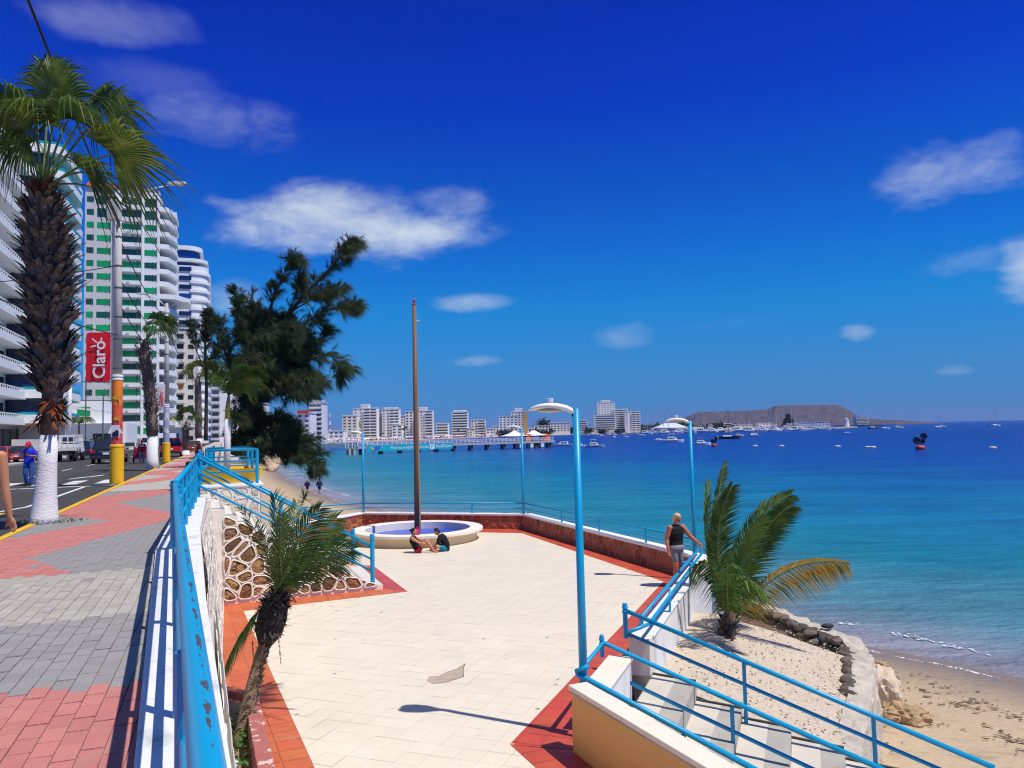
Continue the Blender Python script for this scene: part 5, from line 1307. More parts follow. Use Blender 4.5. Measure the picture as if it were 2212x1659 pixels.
# ---------------- coconut palm on the sand bed
rg = random.Random(41)
cb = G(1563, 1428, -3.33); dc = cb.y
coco = thing('coconut_palm', tuple(cb), 'young coconut palm leaning in the wind on the sand bed', 'palm tree')
tk = [Dp(x, y, dc) for x, y in ((1561, 1440), (1562, 1410), (1566, 1375), (1572, 1340), (1574, 1318))]
MB().tube(tk, [.21, .19, .165, .13, .07], 16).build('trunk', mat('coco_trunk', (.10, .062, .042), .95, .4, 8, bump=1.4, bs=16, dirt=(.22, .16, .11), dirt_t=.58, dirt_s=7), parent=coco, smooth=True)
mb = MB(); boots(mb, lambda t: tk[0].lerp(tk[3], t), .17, .14, 130, rg, (.14, .34), (.03, .06), .55); mb.build('boots', BARKB, parent=coco, kind='stuff')
cc = Dp(1572, 1330, dc)
def cfrond(pts, ll, m, dd=0.0, n=70, w=.019, side=None, ang=58, droop=.3, wind=Vector((.45, 0, -.05)), dens=1.0, both=1.0, label=None, rc=.026, sx=1.0):
    p0 = Dp(*pts[0], dc + dd * .1); p1 = Dp(*pts[1], dc + dd * .6); p2 = Dp(*pts[2], dc + dd)
    mb = MB(); mr = MB(); tg = (p2 - p0); sd_ = side if side is not None else tg.cross(Vector((.1, -1, .3)))
    frond(mb, p0, p1, p2, int(n * .68), ll, w, rg, side=sd_, ang=ang, droop=droop, wind=wind, rach=rc, mb_r=mr, dens=dens, both=both)
    f = mb.build('frond', m, parent=coco, label=label); mr.build('rachis', STEMG, parent=f, smooth=True)
cfrond(((1570, 1320), (1525, 1150), (1580, 1052)), .62, COCOG, -.5, 90, ang=50)
cfrond(((1570, 1320), (1530, 1120), (1566, 1000)), .42, COCOG, .7, 70, ang=40)
cfrond(((1568, 1320), (1520, 1160), (1528, 1040)), .40, COCOL, .9, 60, ang=35)
cfrond(((1575, 1320), (1600, 1120), (1708, 1068)), .62, COCOG, .4, 90, ang=55, wind=Vector((.5, 0, .05)))
cfrond(((1578, 1320), (1630, 1140), (1706, 1094)), .60, COCOG, -.4, 90, ang=55, wind=Vector((.5, 0, .05)))
cfrond(((1575, 1320), (1600, 1180), (1648, 1118)), .46, COCOL, -.9, 66, ang=52)
cfrond(((1590, 1335), (1690, 1190), (1828, 1216)), .56, COCOY, -.2, 90, ang=60, droop=1.1, wind=Vector((.3, 0, -.2)), label='yellowed lower frond reaching over the water')
cfrond(((1570, 1330), (1552, 1190), (1500, 1225)), .58, COCOG, -.9, 70, ang=62, droop=1.1, wind=Vector((.05, 0, -.3)))
cfrond(((1572, 1330), (1565, 1200), (1650, 1275)), .62, COCOL, -1.3, 74, ang=64, droop=1.2, wind=Vector((.05, 0, -.3)))
cfrond(((1572, 1330), (1570, 1220), (1572, 1215)), .66, COCOG, -1.5, 60, ang=74, droop=1.0, wind=Vector((.05, 0, -.3)), side=Vector((1, 0, 0)))
cfrond(((1574, 1330), (1610, 1230), (1640, 1255)), .56, COCOG, .9, 66, ang=62, droop=.9, wind=Vector((.3, 0, -.2)))
# white plaster heap round its foot
mh = MB(); mh.v = []; 
for i in range(13):
    for j in range(9):
        p = cb + Vector((-.9 + i * .15, .55 - j * .10, 0)); r_ = math.hypot((i - 6) / 6, (j - 4) / 4); zz = .22 * max(0, 1 - r_ ** 2) + .04 * noise.noise((p.x * 4, p.y * 4, 0)); mh.v.append(Vector((p.x + .25, p.y + .35, -3.36 + .24 * .3 + zz - .1)))
for i in range(12):
    for j in range(8): a = i * 9 + j; mh.f.append([a, a + 1, a + 10, a + 9]); mh.mi.append(0)
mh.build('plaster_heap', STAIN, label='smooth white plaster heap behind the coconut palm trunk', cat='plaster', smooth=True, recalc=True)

# ---------------- foxtail palm with white trunk in the yellow planter
fx = c0 + SD * 1.5 + SU * 1.9
fxp = VP(489, 1010, fx, fx + SD); df = fxp.y
fox = thing('feather_palm', (fxp.x, fxp.y, ZP), 'slim palm with white trunk and green shaft in the yellow planter', 'palm tree')
tq_ = [Dp(x, y, df) for x, y in ((489, 1015), (491, 960), (491, 905))]; tq_[0].z = ZP
MB().tube(tq_, [.105, .10, .088], 14).build('white_trunk', LIME, parent=fox, smooth=True)
sh_ = [Dp(x, y, df) for x, y in ((491, 905), (492, 880), (494, 856))]
MB().tube(sh_, [.085, .075, .04], 12).build('crownshaft', mat('crownshaft', (.30, .30, .06), .5, .15, 4), parent=fox, smooth=True)
rg = random.Random(6)
for i, ((ex, ey), (mx_, my_), dd) in enumerate((((450, 785), (470, 790), -.3), ((470, 775), (482, 790), .4), ((505, 772), (498, 785), .2), ((540, 800), (510, 775), -.4), ((578, 815), (530, 770), .2), ((588, 850), (540, 790), -.5), ((545, 858), (520, 805), .7), ((452, 820), (470, 800), -.7), ((515, 800), (505, 790), -1.0), ((560, 835), (525, 780), .9))):
    mb = MB(); frond(mb, sh_[2], Dp(mx_, my_, df + dd * .5), Dp(ex, ey, df + dd), 40, .44, .016, rg, side=Vector((rg.uniform(-1, 1), -.4, .9)), ang=52, droop=.45, wind=Vector((.5, 0, -.1)), rach=.016); mb.build('frond', FOXG, parent=fox)

# ---------------- casuarina
def casuarina(label, base_px, dep, limbs, seed, k_tw=1.0, nl=1.0):
    rg = random.Random(seed); B = Dp(*base_px, dep); t = thing('casuarina_tree', tuple(B), label, 'tree')
    BK = mat('casuarina_bark', (.055, .042, .034), .95, .3, 5, bump=1, bs=14)
    trunk = MB(); fol = MB()
    for (pts, r0, r1, f0, dens) in limbs:
        n = len(pts); dz = rg.uniform(-2.2, 2.2)
        P = []
        for i, (x, y) in enumerate(pts):
            P.append(Dp(x, y, dep + dz * (i / max(1, n - 1))))
        S = []
        for i in range(n - 1):
            for k in range(5): S.append(P[i].lerp(P[i + 1], k / 5))
        S.append(P[-1])
        for _ in range(2): S = [S[0]] + [(S[i - 1] + S[i] * 2 + S[i + 1]) / 4 for i in range(1, len(S) - 1)] + [S[-1]]
        m = len(S); trunk.tube(S, [r0 + (r1 - r0) * i / (m - 1) for i in range(m)], 7)
        ln = sum((S[i + 1] - S[i]).length for i in range(m - 1))
        subs = []
        for _ in range(int(ln * 1.35 * dens)):
            f = max(f0, .12) + (1 - max(f0, .12)) * rg.random() * .92; i = min(m - 2, int(f * (m - 1))); q = S[i]; tg = (S[i + 1] - S[i]).normalized()
            d = (tg * rg.uniform(.5, 1.1) + Vector((rg.uniform(-.7, .9), rg.uniform(-1, 1), rg.uniform(-.2, 1.0))) * .7).normalized(); sl2 = rg.uniform(.7, 1.7) * (1.1 - .75 * f)
            e = q + d * sl2 + Vector((.25, 0, -.12)) * sl2 * .5; mid2 = q.lerp(e, .5) + Vector((0, 0, .12 * sl2)); C2 = [bez(q, mid2, e, k / 5) for k in range(6)]
            trunk.tube(C2, [.022 - .003 * k for k in range(6)], 4); subs.append(C2)
        S0_, m0_ = S, m
        ntw = int(ln * 7 * dens * k_tw); per = int(8 * k_tw)
        for tw_ in range(ntw + per * len(subs)):
            S, m, f0_ = (S0_, m0_, f0) if tw_ < ntw else (subs[(tw_ - ntw) // per], 6, .1)
            f = f0_ + (1 - f0_) * rg.random() ** .8; i = min(m - 2, int(f * (m - 1))); q = S[i].lerp(S[i + 1], rg.random()); tg = (S[i + 1] - S[i]).normalized()
            d = (tg * rg.uniform(.35, 1.0) + Vector((rg.uniform(-1, 1), rg.uniform(-1, 1), rg.uniform(-.5, .9))) * .8).normalized()
            tl_ = rg.uniform(.3, .85) * (1.1 - .5 * f); e = q + d * tl_ + Vector((.10, 0, 0)) * tl_
            fol.add([q, q + Vector((.012, 0, .012)), e], [(0, 1, 2)])
            for _k in range(int(24 * nl)):
                g = rg.uniform(.15, 1.0); s = q.lerp(e, g)
                nd = (d * 1.0 + Vector((rg.uniform(-.45, .7), rg.uniform(-.5, .5), rg.uniform(-.6, .45)))).normalized(); nl_ = rg.uniform(.2, .52)
                e1 = s + nd * nl_ * .55; e2 = s + nd * nl_ + Vector((.10, 0, -.16)) * (nl_ / .3); w = Vector((-nd.z, .3, nd.x)).normalized() * rg.uniform(.007, .014)
                fol.add([s - w * .6, s + w * .6, e1 + w, e1 - w, e2], [(0, 1, 2, 3), (3, 2, 4)])
    trunk.build('trunk', BK, parent=t, smooth=True); fol.build('crown', CASG, parent=t)
    return t
def cq(X, Y): return ((600 + .603 * X) * .576, (850 + .603 * Y) * .576)
Q = lambda *ps: [cq(*p) for p in ps]
LB = [(Q((470, 1420), (545, 1230), (600, 1080), (650, 760)), .42, .16, .55, .6), (Q((650, 760), (760, 600), (900, 420), (1050, 270), (1150, 160), (1200, 100)), .15, .02, .12, 1.25),
      (Q((620, 900), (660, 650), (700, 450), (780, 280), (832, 205)), .13, .02, .2, 1.1), (Q((600, 1000), (500, 700), (485, 560), (468, 400)), .10, .02, .3, .9), (Q((640, 800), (600, 600), (572, 395)), .08, .02, .3, .8),
      (Q((680, 800), (900, 600), (1030, 520), (1110, 510), (1195, 530)), .09, .015, .2, 1.0), (Q((640, 1000), (850, 850), (1060, 790), (1110, 870), (1120, 960)), .08, .012, .2, .75), (Q((620, 1050), (800, 950), (900, 930), (960, 980)), .08, .02, .1, 1.5),
      (Q((560, 1150), (440, 900), (380, 700), (362, 600)), .09, .02, .25, 1.0), (Q((545, 1240), (700, 1300), (850, 1370), (930, 1440), (960, 1500)), .12, .02, .12, 2.2), (Q((545, 1240), (620, 1320), (720, 1400), (820, 1430)), .09, .02, .1, 2.4),
      (Q((700, 900), (900, 800), (1010, 700), (1025, 650)), .07, .015, .2, 1.1), (Q((580, 1000), (530, 750), (510, 560), (500, 520)), .08, .02, .3, .9), (Q((750, 620), (850, 430), (880, 300)), .06, .015, .3, 1.1), (Q((800, 540), (960, 440), (1120, 400)), .05, .012, .3, 1.0),
      (Q((640, 900), (760, 760), (860, 700)), .08, .03, .0, 1.8), (Q((600, 900), (560, 760), (600, 640)), .08, .03, .0, 1.7), (Q((640, 950), (740, 880), (880, 870)), .07, .03, .0, 1.8), (Q((520, 1250), (470, 1330), (520, 1400), (620, 1450)), .08, .02, .0, 1.9), (Q((600, 1080), (480, 950), (430, 830)), .08, .03, .0, 1.5),
      (Q((650, 760), (700, 640), (790, 560)), .07, .03, .0, 1.7), (Q((640, 820), (720, 720), (830, 620)), .07, .03, .0, 1.7), (Q((700, 1330), (780, 1300), (850, 1330)), .05, .02, .0, 2.0), (Q((640, 1280), (560, 1330), (600, 1400)), .05, .02, .0, 1.8)]
_rc = random.Random(8)
for _ in range(26):                                # inner boughs that fill the heart of the crown
    x_, y_ = _rc.uniform(440, 900), _rc.uniform(600, 1060); dx_, dy_ = _rc.uniform(20, 150), _rc.uniform(-170, -30)
    if x_ + dx_ > 980 - max(0, 640 - y_) * .3 and y_ > 900: dx_ *= .4
    LB.append((Q((x_, y_), (x_ + dx_ * .5, y_ + dy_ * .6), (x_ + dx_, y_ + dy_)), .05, .015, .0, 1.5))
for _ in range(16):                                # boughs hanging round the trunk
    x_, y_ = _rc.uniform(430, 640), _rc.uniform(1010, 1300); dx_, dy_ = _rc.uniform(-90, 160), _rc.uniform(-110, 60)
    LB.append((Q((x_, y_), (x_ + dx_ * .5, y_ + dy_ * .6 - 20), (x_ + dx_, y_ + dy_)), .04, .012, .0, 1.5))
for _ in range(9):
    x_, y_ = _rc.uniform(680, 860), _rc.uniform(880, 1080); dx_, dy_ = _rc.uniform(20, 90), _rc.uniform(-60, 70)
    LB.append((Q((x_, y_), (x_ + dx_ * .5, y_ + dy_ * .4 - 25), (x_ + dx_, y_ + dy_)), .04, .012, .0, 1.5))
casuarina('large dark casuarina with windswept plumes leaning over the beach', cq(470, 1420), 42.0, LB, 61, 1.35)
LB2 = [(Q((285, 1330), (290, 1000), (280, 760), (285, 620), (305, 530)), .16, .02, .3, 1.4), (Q((285, 900), (220, 760), (195, 640), (185, 590)), .06, .015, .3, .9), (Q((285, 860), (340, 780), (360, 760)), .06, .02, .1, 1.3), (Q((280, 720), (240, 660), (200, 690)), .05, .02, .1, .9), (Q((285, 1000), (330, 940), (350, 900)), .06, .02, .0, 1.2)]
casuarina('thin casuarina sapling left of the large one against the white tower', cq(285, 1330), 62.0, LB2, 67, 1.25)

# ---------------- spiky dracaena by the stair rail
dq = VP(642, 1108, Q_, M_); dq.z = PLZ; dd_ = 31.0
yu = thing('dracaena', tuple(Dp(642, 1110, dd_)), 'thin spiky dracaena sticking up beyond the stair rail', 'plant')
hd_ = Dp(657, 1078, dd_)
MB().tube([Dp(636, 1130, dd_), Dp(648, 1100, dd_), hd_], [.05, .04, .035], 8).build('stem', BARKG, parent=yu, smooth=True)
rg = random.Random(2); mb = MB()
for k in range(46):
    an = rg.uniform(0, 6.3); el = rg.uniform(-.5, 1.3); d = Vector((math.cos(an) * math.cos(el), math.sin(an) * math.cos(el), math.sin(el))); l = rg.uniform(.35, .62); w = Vector((-d.y, d.x, .1)).normalized() * .022
    mb.add([hd_ - w, hd_ + w, hd_ + d * l * .6 + w * .8, hd_ + d * l * .6 - w * .8, hd_ + d * l - Vector((0, 0, .08))], [(0, 1, 2, 3), (3, 2, 4)])
mb.build('leaves', DATEG, parent=yu)

# ================================================================== STREET: BUILDINGS ON THE LEFT
WALLW = mat('facade_white', (.80, .80, .79), .8, .04, .3, dirt=(.62, .61, .58), dirt_t=.60, dirt_s=.25)
WALLG = mat('facade_grey', (.60, .585, .56), .85, .06, .3, dirt=(.48, .47, .45), dirt_t=.58, dirt_s=.2)
WALLB = mat('facade_beige', (.66, .61, .54), .85, .06, .3, dirt=(.50, .46, .41), dirt_t=.58, dirt_s=.2)
GREENG = mat('window_green', (.008, .30, .085), .25, .22, .5, rnd=.30, spec=.5)
GREEND = mat('window_green_dark', (.012, .075, .045), .15, .25, .5, rnd=.3, spec=.6)
NAVY = mat('glass_navy', (.010, .020, .085), .12, .25, .4, rnd=.3, spec=.6)
BLUEGL = mat('glass_blue', (.008, .05, .24), .12, .25, .4, rnd=.2, spec=.6)
TEAL = mat('teal_band', (.0, .36, .43), .4, .06, .5)
FRAMEW = mat('window_frame', (.55, .55, .53), .5, .05)
FRAMED = mat('window_frame_dark', (.10, .11, .10), .5, .05)
ubox = MB(); ubox.box((0, 0, 0), (1, 1, 1))
UB = {}
def ubm(m):
    if m.name not in UB: UB[m.name] = mesh_of(ubox, 'block', m)
    return UB[m.name]
def wbox(name, m, parent, c, size, rz): return inst(name, ubm(m), None, parent, c, rz=rz, scale=size)
RU = math.atan2(UD.y, UD.x)                     # local x along u, local y along -v ... (rotated box frame)
def ubx(name, m, parent, u0, u1, v0, v1, z0, z1):
    return wbox(name, m, parent, UV((u0 + u1) / 2, (v0 + v1) / 2, (z0 + z1) / 2), (abs(u1 - u0), abs(v1 - v0), abs(z1 - z0)), RU)

# --- white balcony block at the far left
b1 = thing('apartment_building', tuple(UV(100, 25)), 'white apartment block with stacked balconies at the left edge', 'building')
ubx('wall', WALLW, b1, 72, 116, 24.2, 42, -.1, 37.5)
ubx('parapet', WALLW, b1, 72, 113, 22.6, 41, 36.2, 37.0)
ubx('penthouse', WALLW, b1, 80, 104, 25.2, 38, 36, 40.6)
for f in range(11):
    zt = 4.9 + 3.03 * f
    q = MB(); pl4 = [tuple(UV(u, v)[:2]) for u, v in ((72, 24.3), (72, 22.0), (108.6, 22.0), (110.2, 23.0), (110.2, 24.3))]
    q.prism(pl4, zt - 1.25, zt - .40)
    bal = q.build('balcony', WALLW, parent=b1)
    q = MB(); q.prism([tuple(UV(u, v)[:2]) for u, v in ((72, 22.12), (72, 22.0), (108.6, 22.0), (110.2, 23.2), (110.1, 23.3), (108.5, 22.12))], zt - .09, zt)
    for k in range(38):
        u = 72.4 + k * .95; p = UV(u, 22.06); q.box((p.x, p.y, zt - .28), (.09, .09, .38), rz=RU)
    q.build('balustrade', WALLW, parent=bal)
    ubx('partition', WALLG, b1, 109.7, 109.95, 22.9, 24.2, zt - .4, zt + 1.9)
    for k in range(5): ubx('window', GLASS, b1, 75 + k * 7, 77.6 + k * 7, 24.14, 24.24, zt - .4, zt + 1.35)
    if f < 6 or f > 8:
        q = MB(); q.prism([tuple(UV(u, v)[:2]) for u, v in ((110.4, 24.4), (110.4, 23.2), (116.5, 23.2), (117.6, 24.0), (117.6, 24.4))], zt - 1.1, zt - .42); bal = q.build('balcony', WALLW, parent=b1)
        ubx('balustrade', WALLW, bal, 110.4, 116.5, 23.2, 23.3, zt - .1, zt)
ubx('shop_front', GLASS, b1, 74, 115, 23.9, 24.15, .3, 3.2); 
for k in range(12): ubx('mullion', FRAMED, b1, 75 + k * 3.3, 75.25 + k * 3.3, 23.8, 23.92, .3, 3.2)
ubx('forecourt_wall', WALLB, b1, 84, 113, 18.2, 18.5, -.1, 1.9)
# --- block with teal edged round balconies
b2 = thing('apartment_building', tuple(UV(112, 20)), 'apartment block with turquoise edged white balconies and navy glass', 'building')
ubx('wall', WALLW, b2, 112, 122.5, 21.5, 36, -.1, 39.5)
for f in range(12):
    zt = 5.2 + 3.0 * f
    def rim(z0, z1, m, nm, par, o=0.0):
        q = MB(); pts = [(106, 24), (106, 19.2 - o), (107, 18.4 - o), (117, 18.0 - o), (119.6 + o, 18.6), (121.2 + o, 19.8), (121.8 + o, 21.6), (121.8, 24)]
        q.prism([tuple(UV(u, v)[:2]) for u, v in pts], z0, z1); return q.build(nm, m, parent=par)
    bal = rim(zt - 1.35, zt - .32, WALLW, 'balcony', b2); rim(zt - .32, zt, TEAL, 'edge_band', bal, .03)
    q = MB(); pts = [(106.5, 24), (106.5, 20.2), (117, 19.5), (119.4, 20.3), (120.4, 22), (120.4, 24)]; q.prism([tuple(UV(u, v)[:2]) for u, v in pts], zt, zt + 1.65); q.build('window_wall', NAVY, parent=b2)
ubx('stair_core', WALLG, b2, 121.9, 126, 20.5, 30, -.1, 37)
for f in range(12): ubx('core_balcony', WALLW, b2, 122, 125.6, 19.2, 20.5, 4.0 + 3 * f, 5.0 + 3 * f)
# --- green windowed tower
b3 = thing('apartment_tower', tuple(UV(200, 20)), 'white tower with rows of green glazed windows behind the big red sign', 'building')
TU, TV0, TV1 = 198.0, 14.1, 29.8
def tv(t): return TV1 + (TV0 - TV1) * t
ubx('wall', WALLG, b3, TU, TU + 24, TV0, TV1, -.1, 60.2)
ubx('right_bay', WALLW, b3, TU - .35, TU, TV0, tv(.765), -.1, 60.3)
ubx('rib', WALLW, b3, TU - .8, TU, tv(.40), tv(.455), 6, 59.5)
ubx('rib', WALLW, b3, TU - .5, TU, tv(.755), tv(.775), 0, 60.3)
q = MB(); q.hexa([UV(TU - .5, TV1, 60.2), UV(TU - .5, TV0, 60.2), UV(TU + 24, TV0, 60.2), UV(TU + 24, TV1, 60.2)], [UV(TU + 4, TV1, 62.6), UV(TU + 6, tv(.55), 62.6), UV(TU + 20, tv(.6), 62.6), UV(TU + 20, TV1, 62.6)]); q.build('roof', mat('roof_red', (.30, .06, .035), .7, .1), parent=b3, recalc=True)
rg = random.Random(12)
for k in range(19):
    z = 57.3 - 2.98 * k
    for (a, b, h) in ((.025, .117, 1.25), (.16, .33, 1.3), (.48, .75, 1.35), (.795, .957, 1.3)):
        big = k < 2 and a > .1; hh = h + (.7 if big else 0); dark = rg.random() < (.9 if k < 2 else .28)
        off = .36 if a > .76 else .01
        o = ubx('window', GREEND if dark else GREENG, b3, TU - off - .05, TU - off + .05, tv(a), tv(b), z - hh / 2, z + hh / 2)
        n = 2 if b - a < .12 else 3
        for j in range(n + 1):
            t_ = a + (b - a) * j / n; ubx('frame', FRAMED, o, TU - off - .09, TU - off - .04, tv(t_) - .05, tv(t_) + .05, z - hh / 2, z + hh / 2)
    ubx('window_ledge', WALLW, b3, TU - .9, TU, tv(.46), tv(.75), z - 1.75, z - .85)
    if k % 2 == 0: ubx('air_conditioner', WALLG, b3, TU - 1.2, TU - .9, tv(.60), tv(.56), z - 1.5, z - 1.0)
    # seaward balconies
    ext_ = 3.4 if k not in (7,) else 6.4
    q = MB(); pts = [(TU - .3, TV0), (TU + .3, TV0 - ext_ * .55), (TU + 6, TV0 - ext_), (TU + 14, TV0 - ext_), (TU + 18, TV0)]; q.prism([tuple(UV(u, v)[:2]) for u, v in pts], z - 1.75, z - .65); q.build('balcony', WALLW, parent=b3)
    ubx('balcony_window', GLASS, b3, TU + 1.5, TU + 16, TV0 - .06, TV0 + .04, z - .6, z + 1.1)
ubx('fin', WALLW, b3, TU + 9, TU + 9.6, TV0 - 3.2, TV0, 0, 58)
# --- tower with the round blue glazed top
b4 = thing('apartment_tower', tuple(UV(285, 8)), 'white tower with rounded blue glass top beyond the green windowed tower', 'building')
def rnd_prism(u0, u1, v0, v1, z0, z1, m, nm, r=5.0, par=None):
    pts = [(u0, v1)]; 
    for k in range(7): a = math.pi / 2 * k / 6; pts.append((u0 + r - r * math.cos(a), v0 + r - r * math.sin(a)))
    pts += [(u1, v0), (u1, v1)]; q = MB(); q.prism([tuple(UV(u, v)[:2]) for u, v in pts], z0, z1); return q.build(nm, m, parent=par or b4)
U4, VA, VB = 282.0, 4.6, 19.0
rnd_prism(U4 + .3, U4 + 20, VA + .3, VB, -.1, 60.5, WALLW, 'wall')
rnd_prism(U4 + 2, U4 + 18, VA + 3.0, VB, 60.5, 66.2, BLUEGL, 'round_glass'); rnd_prism(U4 + 1.2, U4 + 19, VA + 2.2, VB, 66.2, 67.6, WALLW, 'roof_slab'); rnd_prism(U4 + .2, U4 + 20, VA + .4, VB, 61.9, 63.0, WALLW, 'terrace_slab')
for k in range(19):
    z = 59.2 - 3.05 * k
    rnd_prism(U4 - .1, U4 + 20.5, VA - .4, VA + 6, z - 1.7, z - .75, WALLW, 'balcony_band', 5.5)
    if k < 15:
        ubx('window', BLUEGL if k in (3,) else NAVY, b4, U4 - .02, U4 + .34, VA + 5.6, VA + 9.4, z - .7, z + .75)
        ubx('window', NAVY, b4, U4 + .22, U4 + .34, VA + 11.5, VA + 12.8, z - .55, z + .7)
# --- lower beige block in front of it
b5 = thing('apartment_building', tuple(UV(250, 12)), 'beige mid rise with dark ribbon windows in front of the round topped tower', 'building')
U5, V5a, V5b = 247.0, 7.6, 19.0
ubx('wall', WALLB, b5, U5, U5 + 18, V5a, V5b, -.1, 33.5)
for k in range(11):
    z = 31.8 - 3.0 * k
    ubx('window', GLASS if k != 5 else mat('orange_blind', (.45, .17, .03), .7, .1), b5, U5 - .08, U5 + .02, V5a + 3.4, V5b - 2.4, z - .75, z + .75)
    q = MB(); q.prism([tuple(UV(u, v)[:2]) for u, v in ((U5, V5a + 3), (U5 - 1.2, V5a + 3.4), (U5 - 1.2, V5b - 2), (U5, V5b - 1.6))], z - 1.75, z - .8); q.build('balcony', WALLB, parent=b5)
    ubx('side_window', GLASS, b5, U5 + 2, U5 + 5, V5a - .05, V5a + .05, z - .6, z + .6); ubx('window', GLASS, b5, U5 - .06, U5 + .02, V5a + .7, V5a + 2.2, z - .6, z + .6)
# --- low white building and bare steel frame below the green tower
b6 = thing('low_building', tuple(UV(150, 20)), 'low white building with awning and bare steel frame under the green windowed tower', 'building')
ubx('wall', WALLW, b6, 150, 168, 15.8, 33, -.1, 4.6); ubx('upper_wall', WALLW, b6, 154, 168, 20, 33, 4.6, 8.8); ubx('garage_door', DARK, b6, 149.9, 150, 24.5, 29.5, 0, 3.4); ubx('window', GLASS, b6, 149.92, 150, 18, 21, 1.4, 2.8); ubx('window', GREENG, b6, 153.9, 154, 22, 24, 6, 7.6)
q = MB(); q.hexa([UV(147, 27, 7.6), UV(147, 17.5, 6.2), UV(151, 17.5, 6.2), UV(151, 27, 7.6)], [UV(147, 27, 7.9), UV(147, 17.5, 6.5), UV(151, 17.5, 6.5), UV(151, 27, 7.9)]); q.build('awning', WALLW, parent=b6, recalc=True)
for k in range(7): MB().tube([UV(147, 16.5 + k * 2.6, 0), UV(147, 16.5 + k * 2.6, 12.0 - (k % 2) * 2)], .10, 6).build('steel_column', FRAMED, parent=b6)
for z in (8.4, 11.6): MB().tube([UV(147, 16, z), UV(147, 33, z)], .09, 6).build('steel_beam', FRAMED, parent=b6)
for k in range(6): MB().tube([UV(150.5, 20.5 + k * 1.4, 8.8), UV(150.5, 20.5 + k * 1.4, 10.4)], .03, 5).build('rebar', FRAMED, parent=b6)
b7 = thing('low_building', tuple(UV(215, 10)), 'long low white shop row with flat canopy behind the second pole', 'building')
ubx('wall', WALLW, b7, 205, 244, 9.5, 13.9, -.1, 4.4); ubx('canopy', WALLW, b7, 203.5, 244, 7.0, 13.9, 4.4, 5.1); ubx('window', GLASS, b7, 204.9, 205, 10.2, 11.6, .4, 2.9); ubx('window', GLASS, b7, 204.9, 205, 12.1, 13.3, .4, 2.9)
ubx('yellow_fascia', mat('fascia_yellow', (.75, .62, .05), .6, .05), b7, 203.4, 203.5, 11.0, 13.6, 5.15, 6.6)

# ================================================================== STREET FURNITURE
def text_mesh(s, size, off=0.0, ext_=.004):
    c = bpy.data.curves.new('txt', 'FONT'); c.body = s; c.size = size; c.offset = off; c.extrude = ext_; c.align_x = 'CENTER'; c.align_y = 'CENTER'; c.resolution_u = 3
    o = bpy.data.objects.new('txt', c); col.objects.link(o); dg = bpy.context.evaluated_depsgraph_get(); me = bpy.data.meshes.new_from_object(o.evaluated_get(dg)); bpy.data.objects.remove(o); bpy.data.curves.remove(c)
    return me
def put_text(name, s, size, m, parent, origin, X, Y, off=0.0):
    me = text_mesh(s, size, off); me.materials.clear(); me.materials.append(m)
    Zn = X.cross(Y); o = bpy.data.objects.new(name, me); lnk(o); o.parent = parent; o0 = ORG.get(parent.name, Vector((0, 0, 0)))
    for v in me.vertices: v.co = (Vector(origin) - o0) + X * v.co.x + Y * v.co.y + Zn * v.co.z
    me.update(); return o
def rounded(w, h, r, n=5):
    out = []
    for cx, cy, a0 in ((w / 2 - r, h / 2 - r, 0), (-w / 2 + r, h / 2 - r, 90), (-w / 2 + r, -h / 2 + r, 180), (w / 2 - r, -h / 2 + r, 270)):
        for k in range(n + 1): a = R(a0 + 90 * k / n); out.append((cx + r * math.cos(a), cy + r * math.sin(a)))
    return out
def panel(mb, origin, X, Y, pts, th):
    Zn = X.cross(Y); n = len(pts); f = [Vector(origin) + X * p[0] + Y * p[1] + Zn * th for p in pts]; b = [p - Zn * th for p in f]
    return mb.add(f + b, [list(range(n)), list(reversed(range(n, 2 * n)))] + [(i, n + i, n + (i + 1) % n, (i + 1) % n) for i in range(n)])
SIGNR = mat('sign_red', (.72, .012, .022), .4, .04, 1); SIGNW = mat('sign_white', (.80, .80, .80), .4, .03, 1)
SX, SY = (Vector((1, .1, 0))).normalized(), Vector((0, 0, 1))
def banner(parent, cx_, cy_, w_px, h_px, dep, bgm, fgm):
    c = Dp(cx_, cy_, dep); k = dep / FPX; w, h = w_px * k, h_px * k
    sg = panel(MB(), c, SX, SY, rounded(w, h, .12 * w), -.04).build('sign_panel', bgm, parent=parent, recalc=True)
    fr_ = c + Vector((0, -.06, 0))
    put_text('lettering', 'Claro', w * .72, fgm, sg, fr_ + SX * (w * .10) - SY * (h * .06), SY, -SX, off=.010)
    for (fx_, fy_, a, l) in ((.33, .715, 10, .20), (.38, .83, -40, .27), (.66, .85, 90, .17)):
        p = fr_ + SX * (w * (fx_ - .5)) + SY * (h * (fy_ - .5)); d = SX * math.cos(R(a)) + SY * math.sin(R(a)); d2 = Vector((0, -1, 0)).cross(d)
        MB().box(p, (w * l, .01, w * .06), ax=(d, Vector((0, -1, 0)), d2)).build('ray_mark', fgm, parent=sg)
    return c, w, h
